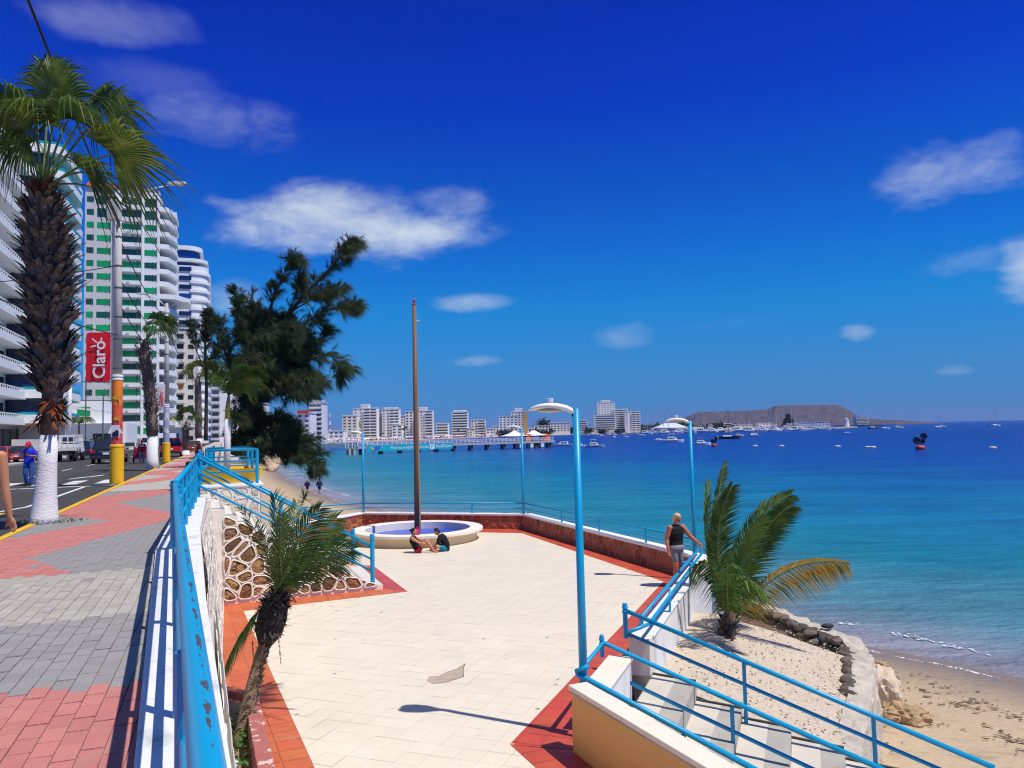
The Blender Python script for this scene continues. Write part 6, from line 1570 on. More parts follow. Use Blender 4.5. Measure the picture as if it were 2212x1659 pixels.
def mural(name, cols, z0, z1):
    m = bpy.data.materials.new(name); m.use_nodes = True; t = m.node_tree; p = t.nodes['Principled BSDF']; p.inputs['Roughness'].default_value = .6
    ge = N(t, 'ShaderNodeNewGeometry'); n1 = N(t, 'ShaderNodeTexNoise'); n1.inputs['Scale'].default_value = 2.2; n1.inputs['Detail'].default_value = 2; L(t, ge.outputs['Position'], n1.inputs['Vector'])
    vo = N(t, 'ShaderNodeTexVoronoi'); vo.inputs['Scale'].default_value = 16; L(t, ge.outputs['Position'], vo.inputs['Vector'])
    sx_ = N(t, 'ShaderNodeSeparateXYZ'); L(t, ge.outputs['Position'], sx_.inputs[0])
    hgt = math_n(t, 'DIVIDE', math_n(t, 'SUBTRACT', sx_.outputs['Z'], z0), z1 - z0)
    f = math_n(t, 'ADD', hgt, math_n(t, 'MULTIPLY', math_n(t, 'SUBTRACT', n1.outputs['Fac'], .5), .55))
    cr = N(t, 'ShaderNodeValToRGB'); e = cr.color_ramp; e.interpolation = 'CONSTANT'
    while len(e.elements) < len(cols): e.elements.new(.5)
    for k, (ps, cc) in enumerate(cols): e.elements[k].position = ps; e.elements[k].color = (*cc, 1)
    L(t, math_n(t, 'ADD', f, math_n(t, 'MULTIPLY', math_n(t, 'LESS_THAN', vo.outputs['Distance'], .28), .11)), cr.inputs['Fac']); L(t, cr.outputs[0], p.inputs['Base Color'])
    return m
def utility_pole(base_px, label, top_y, yel_y, mur_y, mur_m, lamp_px, second_px=None, rr=.245):
    b = G(*base_px, 0); dp = b.y; t = thing('utility_pole', (b.x, b.y, 0), label, 'pole')
    zy = Dp(base_px[0], yel_y, dp).z; zm = Dp(base_px[0], mur_y, dp).z; zt = Dp(base_px[0], top_y, dp).z
    MB().lathe(b, [(rr, -.02), (rr, zy - .12), (rr * 1.05, zy - .10), (rr * 1.05, zy - .04), (rr, zy - .02), (rr * .9, zy)], 24).build('yellow_base', YEL, parent=t)
    MB().lathe(b, [(rr * .80, zy), (rr * .76, zm)], 20, cap=False).build('painted_sleeve', mur_m(zy, zm), parent=t, smooth=True)
    for k in (0, .12): MB().lathe(b, [(rr * .8, zm + k), (rr * .84, zm + .02 + k), (rr * .84, zm + .07 + k), (rr * .78, zm + .09 + k)], 18).build('collar', SIGNW, parent=t)
    MB().lathe(b, [(rr * .70, zm), (rr * .38, zt)], 16).build('shaft', POLEC, parent=t, smooth=True)
    for k in range(7):
        z = zm + (zt - zm) * (.06 + .14 * k + .02 * (k % 2)); r_ = rr * (.70 - .32 * (z - zm) / (zt - zm)); MB().lathe((b.x, b.y, z), [(r_ + .012, 0), (r_ + .016, .02), (r_ + .016, .05), (r_ + .012, .06)], 14).build('band', FRAMED, parent=t)
    top = Vector((b.x, b.y, zt))
    for lp in [p for p in (lamp_px, second_px) if p]:
        e = Dp(*lp, dp); MB().tube([top - Vector((0, 0, .35)), top.lerp(e, .35) + Vector((0, 0, .05)), e.lerp(top, .12)], [.035, .03, .026], 8).build('lamp_arm', STEEL, parent=t, smooth=True)
        dx = (e - top); dx.z = 0; dx.normalize(); sy = Vector((-dx.y, dx.x, 0)); hd = MB()
        for (x, w, h0, h1) in ((-.36, .05, -.04, .04), (-.28, .10, -.06, .06), (.1, .13, -.07, .06), (.30, .10, -.05, .04), (.36, .05, -.03, .02)):
            hd.v += [e + dx * x + sy * a + Vector((0, 0, c)) for a, c in ((-w, h0), (w, h0), (w * .8, h1), (-w * .8, h1))]
        for i in range(4):
            for k in range(4): hd.f.append([i * 4 + k, i * 4 + (k + 1) % 4, (i + 1) * 4 + (k + 1) % 4, (i + 1) * 4 + k]); hd.mi.append(0)
        hd.f += [[0, 1, 2, 3], [16, 17, 18, 19]]; hd.mi += [0, 0]; hd.build('street_light_head', STEEL, parent=t, recalc=True)
    return t, b, dp, zt
t1, p1b, p1d, p1z = utility_pole((252, 1043), 'tall concrete pole with yellow foot and orange painted sleeve carrying the red sign', 428, 960, 822,
    lambda a, b: mural('mural_orange', [(0, (.60, .05, .05)), (.12, (.62, .60, .56)), (.2, (.55, .06, .05)), (.45, (.70, .08, .03)), (.58, (.80, .20, .01)), (.93, (.85, .24, .01))], a, b), (382, 396))
c, w, h = banner(t1, 212, 771, 50, 107, p1d - .15, SIGNR, SIGNW)
for yy in (726, 817): MB().tube([Dp(188, yy, p1d), Dp(250, yy, p1d)], .02, 6).build('sign_bracket', STEEL, parent=t1)
MB().box(Dp(247, 455, p1d - .25), (.45, .3, .75)).build('meter_box', POLEC, parent=t1, bevel=.02)
ps = panel(MB(), Dp(249, 931, p1d - .20), Vector((1, 0, 0)), Vector((0, 0, 1)), [(-.16, -.22), (.16, -.22), (.16, .22), (-.16, .22)], -.01).build('poster', SIGNW, parent=t1, recalc=True)
panel(MB(), Dp(249, 934, p1d - .215), Vector((1, 0, 0)), Vector((0, 0, 1)), [(-.12, -.16), (.12, -.16), (.12, .04), (.05, .10), (-.04, .02), (-.12, -.02)], -.004).build('poster_print', NAVY, parent=ps, recalc=True)
for (yy, w_) in ((860, .17), (905, .14)):
    fx_ = Dp(252, yy, p1d - .20); panel(MB(), fx_, Vector((1, 0, 0)), Vector((0, 0, 1)), [(-w_, .0), (-w_ * .3, .10), (w_ * .7, .08), (w_, .16), (w_ * .9, -.08), (w_ * .6, -.03), (-.3 * w_, -.07)], -.006).build('painted_fish', mat('fish_yellow', (.80, .42, .03), .6, .05), parent=t1, recalc=True)
t2, p2b, p2d, p2z = utility_pole((359, 997), 'second concrete pole with yellow foot and lilac painted sleeve carrying the white sign', 655, 956, 880,
    lambda a, b: mural('mural_lilac', [(0, (.28, .30, .44)), (.3, (.62, .62, .64)), (.42, (.30, .32, .46)), (.62, (.60, .60, .62)), (.75, (.34, .36, .48)), (.9, (.5, .5, .54))], a, b), (438, 653), (306, 634), .27)
banner(t2, 347, 859, 20, 60, p2d - .2, SIGNW, SIGNR)
# overhead cables
CABLE = mat('cable', (.02, .02, .022), .6, .1)
def cable(a, b, sag, r, label):
    a, b = Vector(a), Vector(b); pts = [a.lerp(b, k / 24) - Vector((0, 0, sag * 4 * (k / 24) * (1 - k / 24))) for k in range(25)]
    MB().tube(pts, r, 5).build('cable', CABLE, smooth=True, label=label, cat='cable')
P1 = lambda z: (p1b.x, p1b.y, z); P2 = lambda z: (p2b.x, p2b.y, z)
for i, (z1_, z2_, s, lb) in enumerate(((9.4, 10.4, .5, 'uppermost'), (7.9, 9.0, .6, 'middle'), (6.9, 7.8, .7, 'lowest'))):
    cable(P1(z1_), P2(z2_), s, .022, lb + ' dark cable between the two painted poles')
cable(P1(10.0), tuple(UV(2.0, 3.2, 10.6)), .35, .03, 'thick dark cable running up past the fan palm crown to the top left corner')
cable(P1(8.3), tuple(UV(60, 24, 12)), .6, .02, 'dark cable from the nearer pole to the apartment block')
cable(P1(5.6), tuple(UV(2.0, 7.5, 5.2)), .4, .018, 'slack dark cable leaving the left edge below the balconies')
cable(P2(9.6), tuple(UV(140, 3.2, 10.5)), 1.2, .03, 'dark cable going on from the second pole behind the small palms')
# slim white flag pole at the far kerb
fp_ = Dp(149, 990, 75); MB().lathe((fp_.x, fp_.y, -.1), [(.22, 0), (.20, 5.0), (.19, 8.4)], 10).build('white_pole', SIGNW, label='plain white pole beside the truck across the road', cat='pole', smooth=True)
for k, (x, y, dpx) in enumerate(((180, 985, 90), (190, 978, 92))): pass

# --- yellow planter box on the platform
pb = thing('planter_box', tuple(c0 + SD * 1.2 + SU * 1.2 + Vector((0, 0, ZP))), 'yellow planter box under the white trunk palm behind the stair rails', 'planter')
pc = fxp + Vector((0, 0, 0)); hx, hy, hh = .95, 1.0, .42
cx0 = pc - SD * .1; cx0.z = ZP
def side4(a0, a1, b0, b1, z0, z1, m, nm, t=.07): return None
for nm, (sx_, sy_, lx, ly) in {'front_board': (0, -hy, hx, .05), 'back_board': (0, hy, hx, .05), 'left_board': (-hx, 0, .05, hy), 'right_board': (hx, 0, .05, hy)}.items():
    q = MB(); cc_ = cx0 + SD * sx_ + SU * sy_; out_ = (SD * (1 if sx_ > 0 else -1 if sx_ < 0 else 0) + SU * (1 if sy_ > 0 else -1 if sy_ < 0 else 0)) * .14
    b4 = [cc_ + SD * a * lx + SU * b * ly for a, b in ((-1, -1), (1, -1), (1, 1), (-1, 1))]; t4 = [p + out_ + Vector((0, 0, hh)) for p in b4]
    q.hexa(b4, t4); q.build(nm, YEL, parent=pb, recalc=True)
q = MB(); q.prism([tuple((cx0 + SD * a + SU * b)[:2]) for a, b in ((-hx, -hy), (hx, -hy), (hx, hy), (-hx, hy))], ZP + .02, ZP + .26); q.build('soil', SOIL, parent=pb)

# ================================================================== VEHICLES
def car(label, pos, heading, paint, kind='suv', L_=4.6, W_=1.85, H_=1.7, group=None, nm='parked_car', plate=True):
    t = thing(nm, (0, 0, 0), label, 'car', group); P = mat('paint_' + paint[0], paint[1], .25, .03, 1, spec=.5, coat=.6)
    h0, hb = .28, H_ * .56
    prof = {'suv': [(-.5, .36), (-.495, .60), (-.47, .98), (.16, 1.0), (.44, .93), (.495, .72), (.5, .36)], 'sedan': [(-.5, .34), (-.5, .62), (-.46, .86), (-.25, .90), (.20, .88), (.44, .76), (.5, .58), (.5, .34)],
            'pickup': [(-.5, .42), (-.5, .95), (-.08, .95), (.18, .98), (.45, .92), (.5, .72), (.5, .42)]}[kind]
    q = MB(); n = len(prof); hw = W_ / 2
    V = [Vector((x * L_, s * hw * (1 - .05 * (z > .8)), z * (hb / .98) if z > .45 else z)) for s in (-1, 1) for x, z in prof]
    q.add(V, [list(range(n)), list(reversed(range(n, 2 * n)))] + [((i + 1) % n, i, n + i, n + (i + 1) % n) for i in range(n)]); body = q.build('body', P, parent=t, recalc=True, bevel=.06)
    zb = hb * .99; rf = {'suv': (-.46, .20, -.40, .06), 'sedan': (-.34, .22, -.22, .06), 'pickup': (-.10, .24, -.05, .10)}[kind]
    x0, x1, x2, x3 = [k * L_ for k in rf]; wb, wt = hw * .93, hw * .74
    lo = [Vector((x0, -wb, zb)), Vector((x1, -wb, zb)), Vector((x1, wb, zb)), Vector((x0, wb, zb))]; hi = [Vector((x2, -wt, H_)), Vector((x3, -wt, H_)), Vector((x3, wt, H_)), Vector((x2, wt, H_))]
    q = MB(); q.hexa(lo, hi); cab = q.build('cabin', P, parent=t, recalc=True, bevel=.05)
    def pane(a, b, c, d, nm_, m=GLASS):
        nn = (b - a).cross(d - a).normalized(); ctr = (a + b + c + d) / 4; nn = -nn if nn.dot(ctr - Vector(((x0 + x1) / 2, 0, zb))) < 0 else nn
        pts = [ctr + (p - ctr) * .84 + nn * .012 for p in (a, b, c, d)]; MB().face(pts).build(nm_, m, parent=cab)
    pane(lo[3], lo[0], hi[0], hi[3], 'rear_window'); pane(lo[1], lo[2], hi[2], hi[1], 'windscreen'); 
    for (a, b, c, d) in ((lo[0], lo[1], hi[1], hi[0]), (lo[3], lo[2], hi[2], hi[3])):
        mlo, mhi = a.lerp(b, .5), d.lerp(c, .5); pane(a, mlo, mhi, d, 'side_window'); pane(mlo, b, c, mhi, 'side_window')
    wr = .34 if kind != 'sedan' else .31
    for sx_ in (-.31, .31):
        for sy_ in (-1, 1):
            c = Vector((sx_ * L_, sy_ * (hw - .08), wr)); w = MB().lathe(c, [(wr * .6, -.1), (wr * .95, -.1), (wr, -.05), (wr, .05), (wr * .95, .1), (wr * .6, .1)], 18, axis=(Vector((1, 0, 0)), Vector((0, 0, 1)), Vector((0, sy_, 0)))).build('wheel', TYRE, parent=t)
            MB().lathe(c, [(wr * .6, .06), (wr * .55, .09), (wr * .2, .10), (.01, .11)], 14, axis=(Vector((1, 0, 0)), Vector((0, 0, 1)), Vector((0, sy_, 0)))).build('rim', CHROME, parent=w)
    for sy_ in (-1, 1):
        MB().box((-.5 * L_ + .03, sy_ * hw * .82, hb * .86), (.08, .22, .28)).build('tail_light', mat('tail_red', (.45, .01, .02), .25, .05), parent=t, bevel=.02)
        MB().box((.49 * L_, sy_ * hw * .72, hb * .72), (.08, .34, .16)).build('headlight', mat('headlamp', (.7, .72, .75), .15, .05), parent=t, bevel=.02)
        MB().box((.13 * L_, sy_ * (hw + .09), zb + .06), (.12, .2, .14)).build('mirror', P, parent=t, bevel=.03)
    MB().box((-.5 * L_ - .02, 0, .46), (.14, W_ * .96, .20)).build('rear_bumper', P if kind == 'sedan' else DARK, parent=t, bevel=.03)
    if plate: MB().box((-.5 * L_ - .03, .0, hb * .74), (.03, .42, .15)).build('number_plate', SIGNW, parent=t)
    if kind == 'suv': MB().box((-.5 * L_ - .0, 0, hb * .86), (.04, W_ * .5, .045)).build('chrome_strip', CHROME, parent=t)
    if kind == 'pickup': MB().box((-.29 * L_, 0, hb + .0), (.38 * L_, W_ * .8, .03)).build('bed_floor', DARK, parent=t)
    t.location = pos; t.rotation_euler = (0, 0, heading); return t
HD = math.atan2(UD.y, UD.x)
def road_at(x, y): p = G(x, y, -.12); return (p.x, p.y, -.12)
car('black sport utility vehicle driving away behind the yellow pole foot', road_at(238, 1000), HD, ('black', (.012, .012, .014)), 'suv', 4.7, 2.05, 1.85, nm='driving_car')
car('maroon sedan parked across the road behind the man in blue', road_at(48, 1000), HD, ('maroon', (.16, .006, .018)), 'sedan', 4.5, 1.8, 1.45, 'cars parked across the road')
car('bright red sedan cut by the left edge across the road', road_at(2, 1003), HD, ('red', (.55, .008, .012)), 'sedan', 4.4, 1.75, 1.45, 'cars parked across the road')
car('dark blue car parked beyond the white truck', road_at(181, 992), HD, ('navy', (.012, .018, .06)), 'suv', 4.4, 1.85, 1.75, 'cars parked across the road')
car('red pickup parked behind the second pole', road_at(372, 986), HD, ('red2', (.60, .006, .012)), 'pickup', 4.9, 1.9, 1.8, 'cars parked along the promenade kerb')
car('small dark red car far along the promenade kerb right of the young palm', road_at(420, 977), HD, ('red3', (.30, .01, .015)), 'sedan', 4.3, 1.75, 1.45, 'cars parked along the promenade kerb')
car('pale car far up the road left of the red cart', road_at(282, 978), HD, ('silver', (.5, .5, .5)), 'sedan', 4.4, 1.8, 1.45, 'cars up the road')
car('white van far up the road behind the ice cream cart', road_at(318, 972), HD, ('white', (.7, .7, .7)), 'suv', 4.9, 1.95, 2.1, 'cars up the road')
# white stake truck
tr0 = road_at(146, 996); tt = thing('truck', (0, 0, 0), 'white stake bed truck parked across the road behind the big palm', 'truck')
TW = mat('truck_white', (.68, .68, .66), .4, .05, 1)
MB().box((-1.0, 0, 1.15), (3.6, 2.1, .14)).build('bed', TW, parent=tt)
for s in (-1, 1):
    sd_o = MB().box((-1.0, s * 1.03, 1.65), (3.6, .05, .12)).build('side_rail', TW, parent=tt)
    MB().box((-1.0, s * 1.03, 2.2), (3.6, .05, .12)).build('side_rail', TW, parent=tt)
    for k in range(7): MB().box((-2.7 + k * .57, s * 1.03, 1.72), (.1, .06, 1.05)).build('stake', TW, parent=tt)
for k in range(5): MB().box((-2.78, -.9 + k * .45, 1.72), (.06, .1, 1.05)).build('stake', TW, parent=tt)
for z in (1.65, 2.2): MB().box((-2.78, 0, z), (.05, 2.1, .12)).build('tail_rail', TW, parent=tt)
q = MB(); q.hexa([(.95, -.98, .7), (2.5, -.98, .7), (2.5, .98, .7), (.95, .98, .7)], [(1.0, -.85, 2.3), (2.0, -.85, 2.3), (2.0, .85, 2.3), (1.0, .85, 2.3)]); q.build('cab', TW, parent=tt, recalc=True, bevel=.08)
MB().face([(.96, -.7, 1.5), (.98, -.7, 2.1), (.98, .7, 2.1), (.96, .7, 1.5)]).build('rear_window', GLASS, parent=tt)
MB().box((-.4, 0, .75), (5.2, .9, .3)).build('chassis', DARK, parent=tt)
for sx_ in (-2.0, 1.7):
    for s in (-1, 1): MB().lathe((sx_, s * .9, .42), [(.2, -.13), (.42, -.13), (.42, .13), (.2, .13)], 16, axis=(Vector((1, 0, 0)), Vector((0, 0, 1)), Vector((0, s, 0)))).build('wheel', TYRE, parent=tt)
tt.location = tr0; tt.rotation_euler = (0, 0, HD)
# small street palm and shrub across the road
rg = random.Random(77)
for (x, y, dpx, rr_, lb) in ((170, 968, 95, 1.9, 'low dark feathery palm beside the turquoise edged block'),):
    b = Dp(x, y, dpx); t = thing('feather_palm', (b.x, b.y, -.1), lb, 'palm tree'); MB().tube([(b.x, b.y, -.1), (b.x, b.y, 3.6)], [.18, .12], 8).build('trunk', BARKG, parent=t)
    for k in range(10):
        an = k * .63; e = Vector((b.x + math.cos(an) * rr_, b.y + math.sin(an) * rr_, 3.9)); mb = MB(); frond(mb, Vector((b.x, b.y, 3.6)), Vector((b.x + math.cos(an) * rr_ * .5, b.y + math.sin(an) * rr_ * .5, 5.4)), e, 22, .7, .035, rg, droop=.6, rach=.03); mb.build('frond', DATEG, parent=t)
b = Dp(205, 988, 88); mb = MB()
for k in range(420):
    d = Vector((rg.gauss(0, .8), rg.gauss(0, .6), abs(rg.gauss(1.0, .55)))); c = Vector((b.x, b.y, -.1)) + d; a = rg.uniform(0, 6.3); s = rg.uniform(.10, .24)
    mb.add([c, c + Vector((math.cos(a) * s, math.sin(a) * s, s * .5)), c + Vector((math.cos(a + 1.2) * s * .8, math.sin(a + 1.2) * s * .8, s))], [(0, 1, 2)])
mb.build('shrub', leafmat('shrub_leaf', (.05, .09, .01), (.45, .34, .02)), label='yellow green shrub beside the navy car across the road', cat='shrub')

# ================================================================== FAR SHORE
hor = lambda x: 931.5 - .023 * (x - PW / 2)
FARW = mat('far_white', (.80, .79, .77), .85, .05, .1); FARG = mat('far_grey', (.74, .72, .69), .85, .06, .1); FARC = mat('far_cream', (.74, .68, .58), .85, .05, .1); FARP = mat('far_pink', (.66, .42, .34), .85, .05, .1)
FWIN = mat('far_window', (.10, .11, .12), .3, .2, .3, rnd=.4)
GZ = SEA + .6
def far_building(x0, x1, yt, dep, label, m=FARW, style='grid', fl=3.1, pent=None, cols=None, deep=16, side=None, roof=None, yb=None):
    a, b = Dp(x0, yt, dep), Dp(x1, yt, dep); w = b.x - a.x; zt = (a.z + b.z) / 2; cx_ = (a.x + b.x) / 2
    t = thing('far_building', (cx_, dep, GZ), label, 'building', 'buildings on the far shore')
    wbox('wall', m, t, (cx_, dep + deep / 2, (GZ + zt) / 2), (w, deep, zt - GZ), 0)
    wbox('roof_edge', FARW, t, (cx_, dep + deep / 2, zt + .25), (w + .8, deep + .8, .5), 0)
    n = max(1, int((zt - GZ - 1.5) / fl)); nc = cols or max(2, int(w / 4.2))
    for i in range(n):
        z = zt - 1.7 - i * fl
        if style == 'bal':
            wl = w * .55
            for k in range(max(1, int(wl / 5))): wbox('window', FWIN, t, (cx_ + w / 2 - wl + (k + .5) * wl / max(1, int(wl / 5)), dep - .04, z), (wl / max(1, int(wl / 5)) * .8, .1, 1.5), 0)
            wbox('balcony', FARW, t, (cx_ + w / 2 - wl / 2 + .4, dep - .7, z - 1.35), (wl + .8, 1.5, 1.0), 0)
            for k in range(max(1, int((w - wl) / 4))): wbox('window', FWIN, t, (cx_ - w / 2 + (k + .5) * (w - wl) / max(1, int((w - wl) / 4)), dep - .04, z), (1.5, .1, 1.2), 0)
        elif style == 'strip':
            wbox('window', FWIN, t, (cx_, dep - .04, z), (w * .9, .1, 1.5), 0); wbox('balcony', FARW, t, (cx_, dep - .8, z - 1.3), (w + .6, 1.7, 1.0), 0)
        else:
            for k in range(nc): wbox('window', FWIN, t, (cx_ - w / 2 + (k + .5) * w / nc, dep - .04, z), (w / nc * .52, .1, 1.45), 0)
    if pent:
        p, q = Dp(pent[0], pent[2], dep), Dp(pent[1], pent[2], dep); wbox('penthouse', FARW, t, ((p.x + q.x) / 2, dep + deep * .5, (zt + p.z) / 2), (q.x - p.x, deep * .6, p.z - zt), 0)
        wbox('penthouse_roof', FARW, t, ((p.x + q.x) / 2, dep + deep * .5, p.z), ((q.x - p.x) * 1.15, deep * .7, .7), 0)
    if side:
        s_ = Dp(x1 - side[0], yt, dep); wbox('coloured_stripe', side[1], t, ((s_.x + b.x) / 2, dep - .2, (GZ + zt) / 2), (b.x - s_.x, .5, zt - GZ - 1), 0)
    if roof: wbox('tile_roof', roof, t, (cx_, dep + 2, zt + 1.0), (w * .8, 7, 2.0), 0)
    return t
ROOFR = mat('far_red_roof', (.55, .06, .04), .7, .05)
FB = [(668, 695, 871, 520, 'stepped white balcony tower just right of the casuarina foliage', FARG, 'strip', (671, 690, 865), None),
      (640, 670, 893, 500, 'white block with small red roof half hidden by the casuarina', FARW, 'grid', None, ROOFR), (600, 642, 905, 560, 'low white block behind the casuarina branches', FARW, 'strip', None, None), (560, 602, 898, 430, 'white flats behind the lower casuarina foliage', FARG, 'strip', None, None), (505, 560, 872, 390, 'tall white flats seen through the casuarina trunk', FARG, 'bal', None, None), (444, 474, 792, 330, 'tall grey white block between round topped tower and casuarina', FARG, 'bal', None, None), (470, 512, 845, 360, 'white block behind the slim white trunk palm', FARW, 'strip', None, None),
      (739, 771, 898, 790, 'cream block with small square windows beside the yellow flag', FARC, 'grid', None, None), (762, 813, 882, 830, 'wide white block with round water tank on top', FARW, 'bal', (778, 795, 874), None), (813, 824, 886, 860, 'narrow windowless grey block between two wide ones', FARG, 'grid', None, None),
      (825, 861, 884, 850, 'white block with dark glazed left half left of the mast', FARG, 'bal', (829, 855, 881), None), (866, 876, 898, 900, 'slim block at the left of the mast', FARW, 'grid', None, None), (875, 892, 889, 880, 'white block just left of the mast top', FARW, 'grid', None, None), (903, 934, 887, 870, 'grey white tower just right of the mast', FARG, 'bal', (904, 920, 880), None),
      (942, 968, 915, 900, 'low white block with three window rows right of the mast', FARW, 'strip', None, None), (976, 1010, 890, 930, 'detached white tower halfway between mast and middle lamp', FARW, 'strip', (980, 1005, 887), None), (1017, 1048, 907, 960, 'lower cream block right of the detached tower', FARC, 'bal', None, None), (1064, 1078, 920, 980, 'small white house left of the hotel', FARW, 'grid', None, None),
      (1078, 1118, 899, 1000, 'white hotel with regular windows near the middle lamp', FARW, 'grid', None, None), (1104, 1139, 889, 1020, 'pinkish stepped tower with orange stripe behind the near lamp head', FARC, 'grid', (1112, 1128, 882), None), (1188, 1231, 913, 1080, 'grey framed block under the near lamp head', FARG, 'grid', None, None), (1243, 1268, 908, 1100, 'white block just right of the near lamp post', FARW, 'strip', None, None),
      (1284, 1330, 897, 1120, 'lower balcony wing of the tallest tower', FARW, 'strip', None, None), (1291, 1328, 869, 1140, 'tallest slender white tower on the far shore', FARW, 'grid', (1300, 1318, 865), None), (1327, 1356, 884, 1130, 'stepped white block right of the tallest tower', FARW, 'strip', None, None), (1350, 1382, 889, 1110, 'rightmost white balcony block of the skyline', FARW, 'bal', None, None),
      (1154, 1186, 920, 1040, 'cream hall with flat roof above the orange booths', FARC, 'grid', None, None), (700, 742, 931, 700, 'low white houses under the red and white antenna', FARW, 'grid', None, None), (1140, 1156, 926, 1030, 'small grey house left of the cream hall', FARG, 'grid', None, None), (1268, 1285, 924, 1110, 'small pale house left of the tallest tower', FARC, 'grid', None, None), (1050, 1066, 926, 960, 'tiny white house right of the cream block', FARW, 'grid', None, None), (846, 868, 918, 835, 'white frame block below the glazed one', FARW, 'grid', None, None), (1008, 1020, 925, 925, 'low house at the foot of the detached tower', FARG, 'grid', None, None), (893, 905, 905, 900, 'grey block hidden by the mast', FARG, 'grid', None, None)]
for (x0, x1, yt, dep, lb, m, stl, pent, roof) in FB:
    far_building(x0, x1, yt, dep, lb, m, stl, pent=pent, roof=roof, side=(7, mat('far_orange', (.72, .36, .07), .8, .05)) if 'orange stripe' in lb else None, fl=3.1)
# antenna
an_ = Dp(713, 929, 900); t = thing('antenna_mast', (an_.x, an_.y, GZ), 'red and white lattice antenna beside the casuarina', 'antenna'); zt = Dp(713, 892, 900).z
for k in range(7): MB().lathe((an_.x, an_.y, GZ + (zt - GZ) * k / 7), [(1.1 - .1 * k, 0), (1.0 - .1 * k, (zt - GZ) / 7)], 6).build('section', mat('far_red', (.55, .03, .05), .7, .05) if k % 2 else FARW, parent=t)
# far low greenery and palms
FTREE = leafmat('far_leaf', (.016, .034, .012), (.035, .06, .02), .15, .8)
def far_tree(x, y, dep, w, h, label, rg, kind='round', group='trees on the far shore'):
    b = Dp(x, y, dep); t = thing('far_tree', (b.x, b.y, GZ), label, 'tree', group); k = dep / FPX; W, H = w * k, h * k
    MB().tube([(b.x, b.y, GZ), (b.x, b.y, GZ + H * .6)], [.35, .2], 5).build('trunk', BARKB, parent=t); mb = MB()
    if kind == 'palm':
        for q in range(16):
            an = q * .8 + rg.random(); l = W * .55; e = Vector((b.x + math.cos(an) * l, b.y + math.sin(an) * l, GZ + H * rg.uniform(.7, 1.05))); c = Vector((b.x, b.y, GZ + H * .85)); m_ = c.lerp(e, .5) + Vector((0, 0, H * .10)); s = Vector((-math.sin(an), math.cos(an), 0)) * .4
            mb.add([c, m_ + s, e, m_ - s], [(0, 1, 2, 3)])
    else:
        for q in range(240):
            d = Vector((rg.gauss(0, .36), rg.gauss(0, .3), rg.gauss(0, .36))); 
            if kind == 'cone': zz = rg.random(); d = Vector((rg.uniform(-.5, .5) * (1.05 - zz), rg.uniform(-.4, .4) * (1.05 - zz), zz - .5))
            c = Vector((b.x + d.x * W, b.y + d.y * W, GZ + H * .55 + d.z * H * .75)); s = rg.uniform(.05, .11) * (W + H); a = rg.uniform(0, 6.3); v = Vector((math.cos(a), math.sin(a), rg.uniform(-1, 1))) * s; u_ = Vector((-math.sin(a), math.cos(a), rg.uniform(-1, 1))) * s * .6
            mb.add([c - v, c + u_, c + v, c - u_], [(0, 1, 2, 3)])
    mb.build('crown', FTREE, parent=t); return t
rg = random.Random(90)
for (x, y, d, w, h, kd_) in ((868, 945, 790, 13, 26, 'palm'), (877, 945, 800, 13, 28, 'palm'), (872, 945, 810, 12, 24, 'palm'), (1040, 944, 900, 10, 20, 'palm'), (1046, 944, 905, 10, 22, 'palm'), (1022, 944, 890, 9, 18, 'palm'), (990, 945, 890, 8, 18, 'palm'), (930, 946, 840, 8, 18, 'palm'), (828, 948, 790, 8, 16, 'palm'), (700, 955, 480, 9, 16, 'palm'), (652, 955, 470, 10, 22, 'palm'), (1085, 942, 960, 16, 12, 'round'), (1100, 942, 970, 16, 13, 'round'), (1160, 940, 1010, 20, 12, 'round'), (1178, 940, 1010, 18, 10, 'round'), (1172, 940, 1090, 22, 30, 'round'), (1185, 938, 1060, 16, 14, 'round'), (1236, 937, 1090, 12, 14, 'round'), (1272, 937, 1100, 14, 12, 'round'), (1300, 937, 1090, 16, 10, 'round'), (1340, 936, 1090, 18, 8, 'round')):
    ftl = ftl + [(x, kd_)] if 'ftl' in globals() else [(x, kd_)]
    near_ = {868: 'tallest pair left of the mast, left one', 877: 'tallest pair left of the mast, right one', 872: 'tallest pair left of the mast, the low one between', 1040: 'right of the cream block, left of two', 1046: 'right of the cream block, right of two', 1022: 'in front of the cream block', 990: 'in front of the detached tower', 930: 'just right of the mast', 828: 'in front of the glazed block', 700: 'near the bridge foot', 652: 'beside the red roofed block',
             1085: 'below the regular windowed hotel, left of two', 1100: 'below the regular windowed hotel, right of two', 1160: 'left below the cream hall', 1178: 'right below the cream hall', 1172: 'tallest, behind the cream hall', 1185: 'left of the grey framed block', 1236: 'left of the near lamp post foot of the skyline', 1272: 'left of the tallest tower', 1300: 'under the tallest tower', 1340: 'under the rightmost balcony blocks'}[x]
    far_tree(x, y, d, w, h, ('dark far palm ' if kd_ == 'palm' else 'dark bushy far tree ') + near_, rg, kd_)
far_tree(1703, 920, 1300, 24, 32, 'tall dark pointed tree above the marina in front of the hill', rg, 'cone')
for (x, w) in ((1400, 30), (1425, 34), (1450, 30), (1480, 36), (1535, 30), (1560, 34)): far_tree(x, 933, 1150, w, 14, {1400: 'dark green tree left of the marina club house', 1425: 'dark green tree behind the left end of the club house', 1450: 'dark green tree behind the middle of the club house roof', 1480: 'dark green tree behind the right end of the club house roof', 1535: 'dark green tree right of the club house', 1560: 'rightmost dark green tree beside the club house'}[x], rg)
